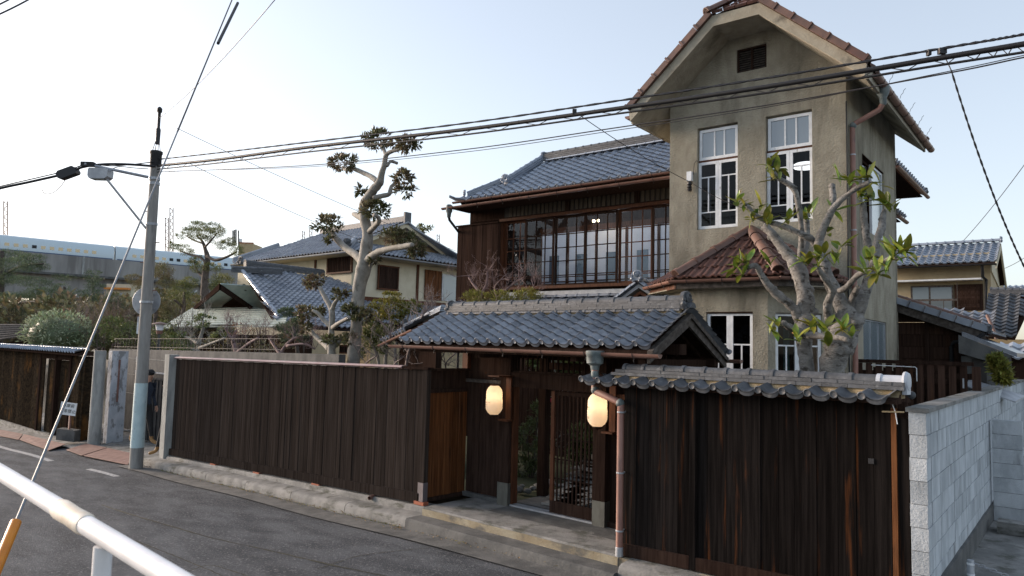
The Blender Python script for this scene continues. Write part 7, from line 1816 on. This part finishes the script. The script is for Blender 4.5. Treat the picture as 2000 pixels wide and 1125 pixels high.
cable('drooping brown wire below the cable closure', [(131, 345), (120, 362), (104, 376), (88, 378), (82, 370)], .007, M.rust, f_p)
# service drops
TOPP = Vector((PX+.03, PY, 7.75))
def drop(label, A, B, r, sag=.1, mat=None):
    P = [lerp(A, B, i/16)-Z3*(sag*4*(i/16)*(1-i/16)) for i in range(17)]; tag(obj('service_wire', MB().tube(P, r, 5), mat or M.wire, smooth='all'), label, 'wire')
drop('thin wire from pole top up to the top edge of the picture', dist(312, 230, dP), dist(545, -10, 9.5), .006, .12)
drop('thin wire from the pole past the pollarded oak to the cream house', dist(345, 250, dP), dist(890, 490, 26), .007, .1)
drop('second thin wire from the pole to the cream house wall', dist(368, 318, dP), dist(735, 480, 24), .007, .1)
drop('wire from the bundle down to the tower insulator', cpl(1128, 222), H(-5.475, 11.95, 5.42), .006, .05)
drop('wire from the insulator past the tower windows to the stucco corner', H(-5.44, 11.93, 5.40), hp(1540, 425, 11.9), .005, .12)
m = MB(); A, B = cpl(1858, 138), hp(2010, 540, 9.4); P = [lerp(A, B, i/90)-Z3*(.15*4*(i/90)*(1-i/90)) for i in range(91)]
for ph in (0, PI): m.tube([p+rv2*(.005*math.cos(i*.9+ph))+fd*(.005*math.sin(i*.9+ph)) for i, p in enumerate(P)], .0065, 5)
tag(obj('service_wire', m, M.rubber), 'twisted black service drop descending at the right edge', 'wire')
drop('short wire from the clamp down to the service drop', cpl(1844, 108), cpl(1858, 138), .006, 0)
drop('far thin wire crossing the lower right sky', dist(1880, 472, 30), dist(2020, 295, 22), .012, .1)
drop('far thin wire behind the tan house gable', dist(1945, 530, 34), dist(2020, 490, 30), .012, .1)
# guy wire with orange guard; bank, guard rail in the near left corner
gB = CAMP+ray(8, 1075)*3.55; gT = CAMP+ray(453, 0)*10.4
gm_ = CAMP+ray(244, 500)*6.2
gd_ = (gT-gB).normalized()
GWI = thing('guy_wire', 'long grey guy wire slanting across the pole to an orange guard', 'guy wire', gB)
for j in range(2):
    a, b_ = (gB+gd_*.12, lerp(gB, gT, .52)) if j == 0 else (lerp(gB, gT, .52), gT+gd_*2)
    obj('sleeve' if j == 0 else 'strand', MB().tube([a, b_], .0075 if j == 0 else .0085, 8), M.guy if j == 0 else M.wire, GWI, smooth=True)
OG = obj('orange_guard', MB().lathe([(.026, -.9), (.026, 0), (.024, .005)], gB+gd_*.16, 14, gd_), M.orange, GWI, smooth=True)
obj('second_strand', MB().tube([lerp(gB, gT, .80)+rv2*.05, lerp(gB, gT, .985)+rv2*.10], .020, 6), M.rubber, GWI)
sheet('roadside_bank', [-7.5, -5, -3, -1, 1, 4], [-4, -1, .5, 1.02], lambda x, y: 1.0, M.concrete)
m = MB(); m.prism([(-7.5, 1.02, -1), (4, 1.02, -1), (4, 1.02, .999), (-7.5, 1.02, .999)], (0, .03, 0)); o = obj('bank_face', m, M.concrete, kind='structure')
GR = thing('guard_rail', 'white tubular guard rail with grubby tape in the near left corner', 'guard rail', (-1.7, .59, 1.0))
rp = lambda x, y: at(x, y, .59)
A, B = rp(-60, 886), rp(345, 1134); dR = (B-A).normalized()
j0, j1 = rp(118, 994), rp(168, 1025)
M.whiterail2 = M.whiterail
rad = .0205
obj('pipe', MB().tube([A-dR*1.2, j0], rad, 20), M.whiterail, GR, smooth=True)
obj('tape_joint', MB().tube([j0-dR*.004, j0+dR*.01, lerp(j0, j1, .5), j1-dR*.01, j1+dR*.004], [rad+.001, rad+.003, rad+.0015, rad+.003, rad+.001], 20), M.tape, GR, smooth=True)
obj('pipe', MB().tube([j1, B+dR*.9], rad*.97, 20), M.whiterail, GR, smooth=True)
for px in (203, -260):
    q = rp(px, 1010) if px > 0 else A-dR*.6
    t = (q-A).dot(dR); q = A+dR*t if px < 0 else rp(203, 1047)
    obj('rail_post', MB().tube([q-Z3*.02, Vector((q.x, q.y, 1.0))], .018, 14), M.whiterail, GR, smooth=True)
# ================================================================== road paint, cracks, leaves
def dash(x0, x1, y0, y1, lab):
    m = MB(); m.grid([[Vector((x, y, road_z(x)+.012*math.sin(x*1.3+y*.8)-.004*abs(y-3)+.005)) for x in rng(x0, x1, 12)] for y in rng(y0, y1, 3)]); o = obj('road_marking', m, M.paintline, kind='structure')
dash(-18.3, -16.6, 6.10, 6.23, 'a'); dash(-26, -20.4, 5.95, 6.1, 'b')
M.crack = pm('crack_filler', (.012, .013, .011), (.035, .038, .024), .95, (20, 20, 20), 4)
def crack(P, w_):
    m = MB(); rows = []
    pts = spline([atz(x, y, -.2) for x, y in P], 12)
    for i, p in enumerate(pts):
        d = (pts[min(i+1, len(pts)-1)]-pts[max(i-1, 0)]).normalized(); s = Vector((-d.y, d.x, 0)); ww = w_*random.uniform(.4, 1.3); jx = s*random.uniform(-.008, .008)
        rows.append([Vector((q.x, q.y, road_z(q.x)+.012*math.sin(q.x*1.3+q.y*.8)-.004*abs(q.y-3)+.004)) for q in (p-s*ww+jx, p+s*ww+jx)])
    m.grid(rows); obj('road_crack', m, M.crack, kind='structure')
crack([(200, 955), (290, 990), (400, 1025), (520, 1055), (640, 1090), (760, 1120), (900, 1150)], .017)
crack([(180, 1000), (260, 1032), (330, 1060), (420, 1100), (470, 1130)], .010)
crack([(320, 1106), (370, 1096), (410, 1085), (460, 1100), (520, 1125)], .011)
crack([(620, 1100), (700, 1075), (760, 1068), (840, 1060)], .009)
m = MB()
for i in range(260):
    x = random.triangular(-16.8, -4.9, -7.0); y = 7.14-abs(random.gauss(0, .09))
    q = Vector((x, y, road_z(x)+.03)); leaf(m, q, Vector((random.uniform(-1, 1), random.uniform(-1, 1), .1)), Z3+rv()*.3, random.uniform(.03, .07), random.uniform(.015, .03))
o = obj('fallen_leaves', m, leafm('dry_leaf', (.30, .24, .10), (.20, .12, .05)), kind='stuff'); tag(o, 'dry fallen leaves gathered along the kerb gutter', 'leaves')
m = MB()
for i in range(500):
    x = random.uniform(-16.8, -8.4); y = 7.15-abs(random.gauss(0, .02)); q = Vector((x, y, road_z(x)+.0))
    leaf(m, q, Vector((random.uniform(-.5, .5), random.uniform(-1, 0), 1)), Y3, random.uniform(.02, .05), .01)
o = obj('gutter_moss', m, M.lfyel, kind='stuff'); tag(o, 'moss and small weeds in the joint along the kerb', 'moss')
# ================================================================== two people by the gateway
def person(name, label, base, face, sk, mats, hsc=1.0):
    """one continuous skinned body; sk: joints (name -> (fwd, side, up)), face = heading vector"""
    t = thing(name, label, 'person', base)
    fw = Vector(face).normalized(); sd = fw.cross(Z3)
    W = lambda p: Vector(base)+(fw*p[0]+sd*p[1]+Z3*p[2])*hsc
    J = list(sk['j'].keys()); E_ = [(J.index(a), J.index(b)) for a, b in sk['e']]
    me = bpy.data.meshes.new('body'); inv = WM[t.name].inverted()
    me.from_pydata([tuple(inv @ W(sk['j'][k][:3])) for k in J], E_, [])
    o = bpy.data.objects.new('body', me); COL.objects.link(o); o.parent = t
    md = o.modifiers.new('skin', 'SKIN')
    lay_ = me.skin_vertices[0] if me.skin_vertices else None
    for i, k in enumerate(J):
        r_ = sk['j'][k][3]*hsc; rr_ = r_ if isinstance(r_, tuple) else (r_, r_)
        me.skin_vertices[0].data[i].radius = rr_
    me.skin_vertices[0].data[0].use_root = True
    sb2 = o.modifiers.new('sub', 'SUBSURF'); sb2.levels = 2; sb2.render_levels = 2
    dg = bpy.context.evaluated_depsgraph_get()
    nm = bpy.data.meshes.new_from_object(o.evaluated_get(dg)); bpy.data.objects.remove(o)
    for m_ in mats: nm.materials.append(m_)
    for p in nm.polygons:
        c = (WM[t.name] @ p.center); h_ = (c-Vector(base)).z/hsc; f_ = (c-Vector(base)).dot(fw)/hsc; s_ = (c-Vector(base)).dot(sd)/hsc
        p.material_index = sk['m'](f_, s_, h_); p.use_smooth = True
    o = bpy.data.objects.new('body', nm); COL.objects.link(o); o.parent = t; WM[o.name] = WM[t.name]
    hd = W(sk['j']['head'][:3])
    # face: nose, eyes, ears, hair
    nose = MB(); nose.add([hd+(fw*.105+Z3*.02)*hsc, hd+(fw*.095-Z3*.02+sd*.015)*hsc, hd+(fw*.095-Z3*.02-sd*.015)*hsc, hd+(fw*.128-Z3*.018)*hsc], [(0, 1, 3), (0, 3, 2), (1, 2, 3)]); obj('nose', nose, mats[0], t, smooth=True)
    for s in (-1, 1):
        obj('eye', MB().icos(hd+(fw*.088+sd*.033*s+Z3*.022)*hsc, .011*hsc), M.blackink, t, smooth=True); obj('ear', MB().icos(hd+(sd*.083*s-Z3*.005)*hsc, .026*hsc, 0, (.8, .4, 1.1)), mats[0], t, smooth=True)
    obj('mouth', MB().obox(hd+(fw*.097-Z3*.058)*hsc, sd, fw, Z3, .045*hsc, .006, .008*hsc), M.redtile, t)
    hr = MB(); hr.icos(hd+(Z3*.045-fw*.018)*hsc, .108*hsc, .04, (1, .86, .80), 8, 12); obj('hair', hr, M.hair, t, smooth=True)
    # hands: palm and five fingers each
    for s, key in ((-1, 'hl'), (1, 'hr')):
        wp = W(sk['j'][key][:3]); el = W(sk['j'][key+'e'][:3]); d = (wp-el).normalized(); a = d.cross(fw if abs(d.dot(fw)) < .9 else Z3).normalized(); b_ = d.cross(a).normalized()
        hm = MB(); hm.obox(wp+d*.045*hsc, d, b_, a, .095*hsc, .075*hsc, .026*hsc); 
        hand = obj('hand', hm, mats[0], t, smooth=True)
        for k in range(4):
            q0 = wp+d*.088*hsc+b_*((k-1.5)*.019*hsc); ln = (.062, .074, .070, .054)[k]*hsc
            fm_ = MB(); fm_.tube([q0, q0+d*ln*.5+a*.006*hsc, q0+d*ln*.85+a*.024*hsc], [.0085*hsc, .008*hsc, .006*hsc], 6); obj('finger', fm_, mats[0], hand, smooth=True)
        q0 = wp+d*.03*hsc+b_*.036*hsc; fm_ = MB(); fm_.tube([q0, q0+(d*.03+b_*.022)*hsc, q0+(d*.058+b_*.026+a*.012)*hsc], [.011*hsc, .010*hsc, .007*hsc], 6); obj('thumb', fm_, mats[0], hand, smooth=True)
    return t, W, fw, sd
def skel(step, swing, lean=.03, arm=None):
    j = {'pelvis': (0, 0, .93, .135), 'waist': (lean*.4, 0, 1.10, .125), 'chest': (lean, 0, 1.32, .150), 'neck': (lean*1.3, 0, 1.50, .055), 'head': (lean*1.6+.02, 0, 1.66, .098), 'crown': (lean*1.6+.01, 0, 1.76, .075),
         'kl': (step*.45, -.10, .50, .068), 'al': (step*.75, -.10, .10, .045), 'tl': (step*.75+.17, -.115, .035, .04), 'tpl': (step*.2, -.10, .80, .092),
         'kr': (-step*.25+.05, .10, .50, .068), 'ar': (-step*.75, .10, .12, .045), 'tr': (-step*.75+.16, .115, .045, .04), 'tpr': (-step*.1, .10, .80, .092),
         'sl': (lean, -.19, 1.42, .062), 'hle': (-swing*.4+lean, -.25, 1.14, .047), 'hl': (swing*.1+lean, -.26, .90, .032),
         'sr': (lean, .19, 1.42, .062), 'hre': (swing*.35+lean, .25, 1.15, .047), 'hr': (swing*1.2+lean, .25, .95, .032)}
    e = [('pelvis', 'waist'), ('waist', 'chest'), ('chest', 'neck'), ('neck', 'head'), ('head', 'crown'), ('pelvis', 'tpl'), ('tpl', 'kl'), ('kl', 'al'), ('al', 'tl'), ('pelvis', 'tpr'), ('tpr', 'kr'), ('kr', 'ar'), ('ar', 'tr'), ('chest', 'sl'), ('sl', 'hle'), ('hle', 'hl'), ('chest', 'sr'), ('sr', 'hre'), ('hre', 'hr')]
    def mid(f_, s_, h_):
        if h_ > 1.50: return 0
        if h_ < .20: return 3
        if h_ < .95 and abs(s_) < .19: return 2
        return 1
    return {'j': j, 'e': e, 'm': mid}
p1b = at(274, 880, 8.1); p1b.z = -.42
hs1 = (at(290, 722, 8.1).z-p1b.z)/1.80
t1, W1, f1, s1 = person('person', 'person in a dark blue jacket and black cap walking behind the utility pole', p1b, (rv2*.9-fd*.45), skel(.34, .22, .10), [M.skin, M.denim, M.black, M.boot], hs1)
cp_ = MB(); hd = W1((.10*1.6+.02, 0, 1.70)); cp_.icos(hd+Z3*.035*hs1, .112*hs1, 0, (1, .9, .72), 8, 12); cp_.prism([hd+f1*.09+s1*.07+Z3*.03, hd+f1*.19+s1*.045+Z3*.02, hd+f1*.19-s1*.045+Z3*.02, hd+f1*.09-s1*.07+Z3*.03], (0, 0, .012)); obj('cap', cp_, M.black, t1, smooth=True)
bg1 = thing('shoulder_bag', 'brown cloth bag on the back hip of the person behind the pole', 'bag', W1((-.25, -.16, .8)))
b = MB(); b.icos(W1((-.24, -.18, .92)), .17*hs1, .06, (.7, .8, 1.15), 8, 10); obj('bag_body', b, M.bag, bg1, smooth=True)
obj('strap', MB().tube([W1((-.22, -.20, 1.08)), W1((-.05, -.1, 1.36)), W1((.08, .1, 1.44)), W1((.16, .16, 1.30))], .014, 5), M.bag, bg1)
p2b = at(327, 880, 7.98); p2b.z = -.46
hs2 = 1.02
t2, W2, f2, s2_ = person('person', 'person in checked shirt, black trousers and tan boots half hidden by the concrete post', p2b, (-rv2*.97-fd*.2), skel(.30, .10, .04), [M.skin, M.plaid, M.black, M.boot], hs2)

for k, (a, b_) in enumerate((((-40, 44), (75, -12)), ((-40, 24), (40, -14)))):
    drop(('lower' if k == 0 else 'upper')+' black cable cutting the top left corner of the sky', dist(*a, 9), dist(*b_, 9.5), .011, .02, M.rubber)
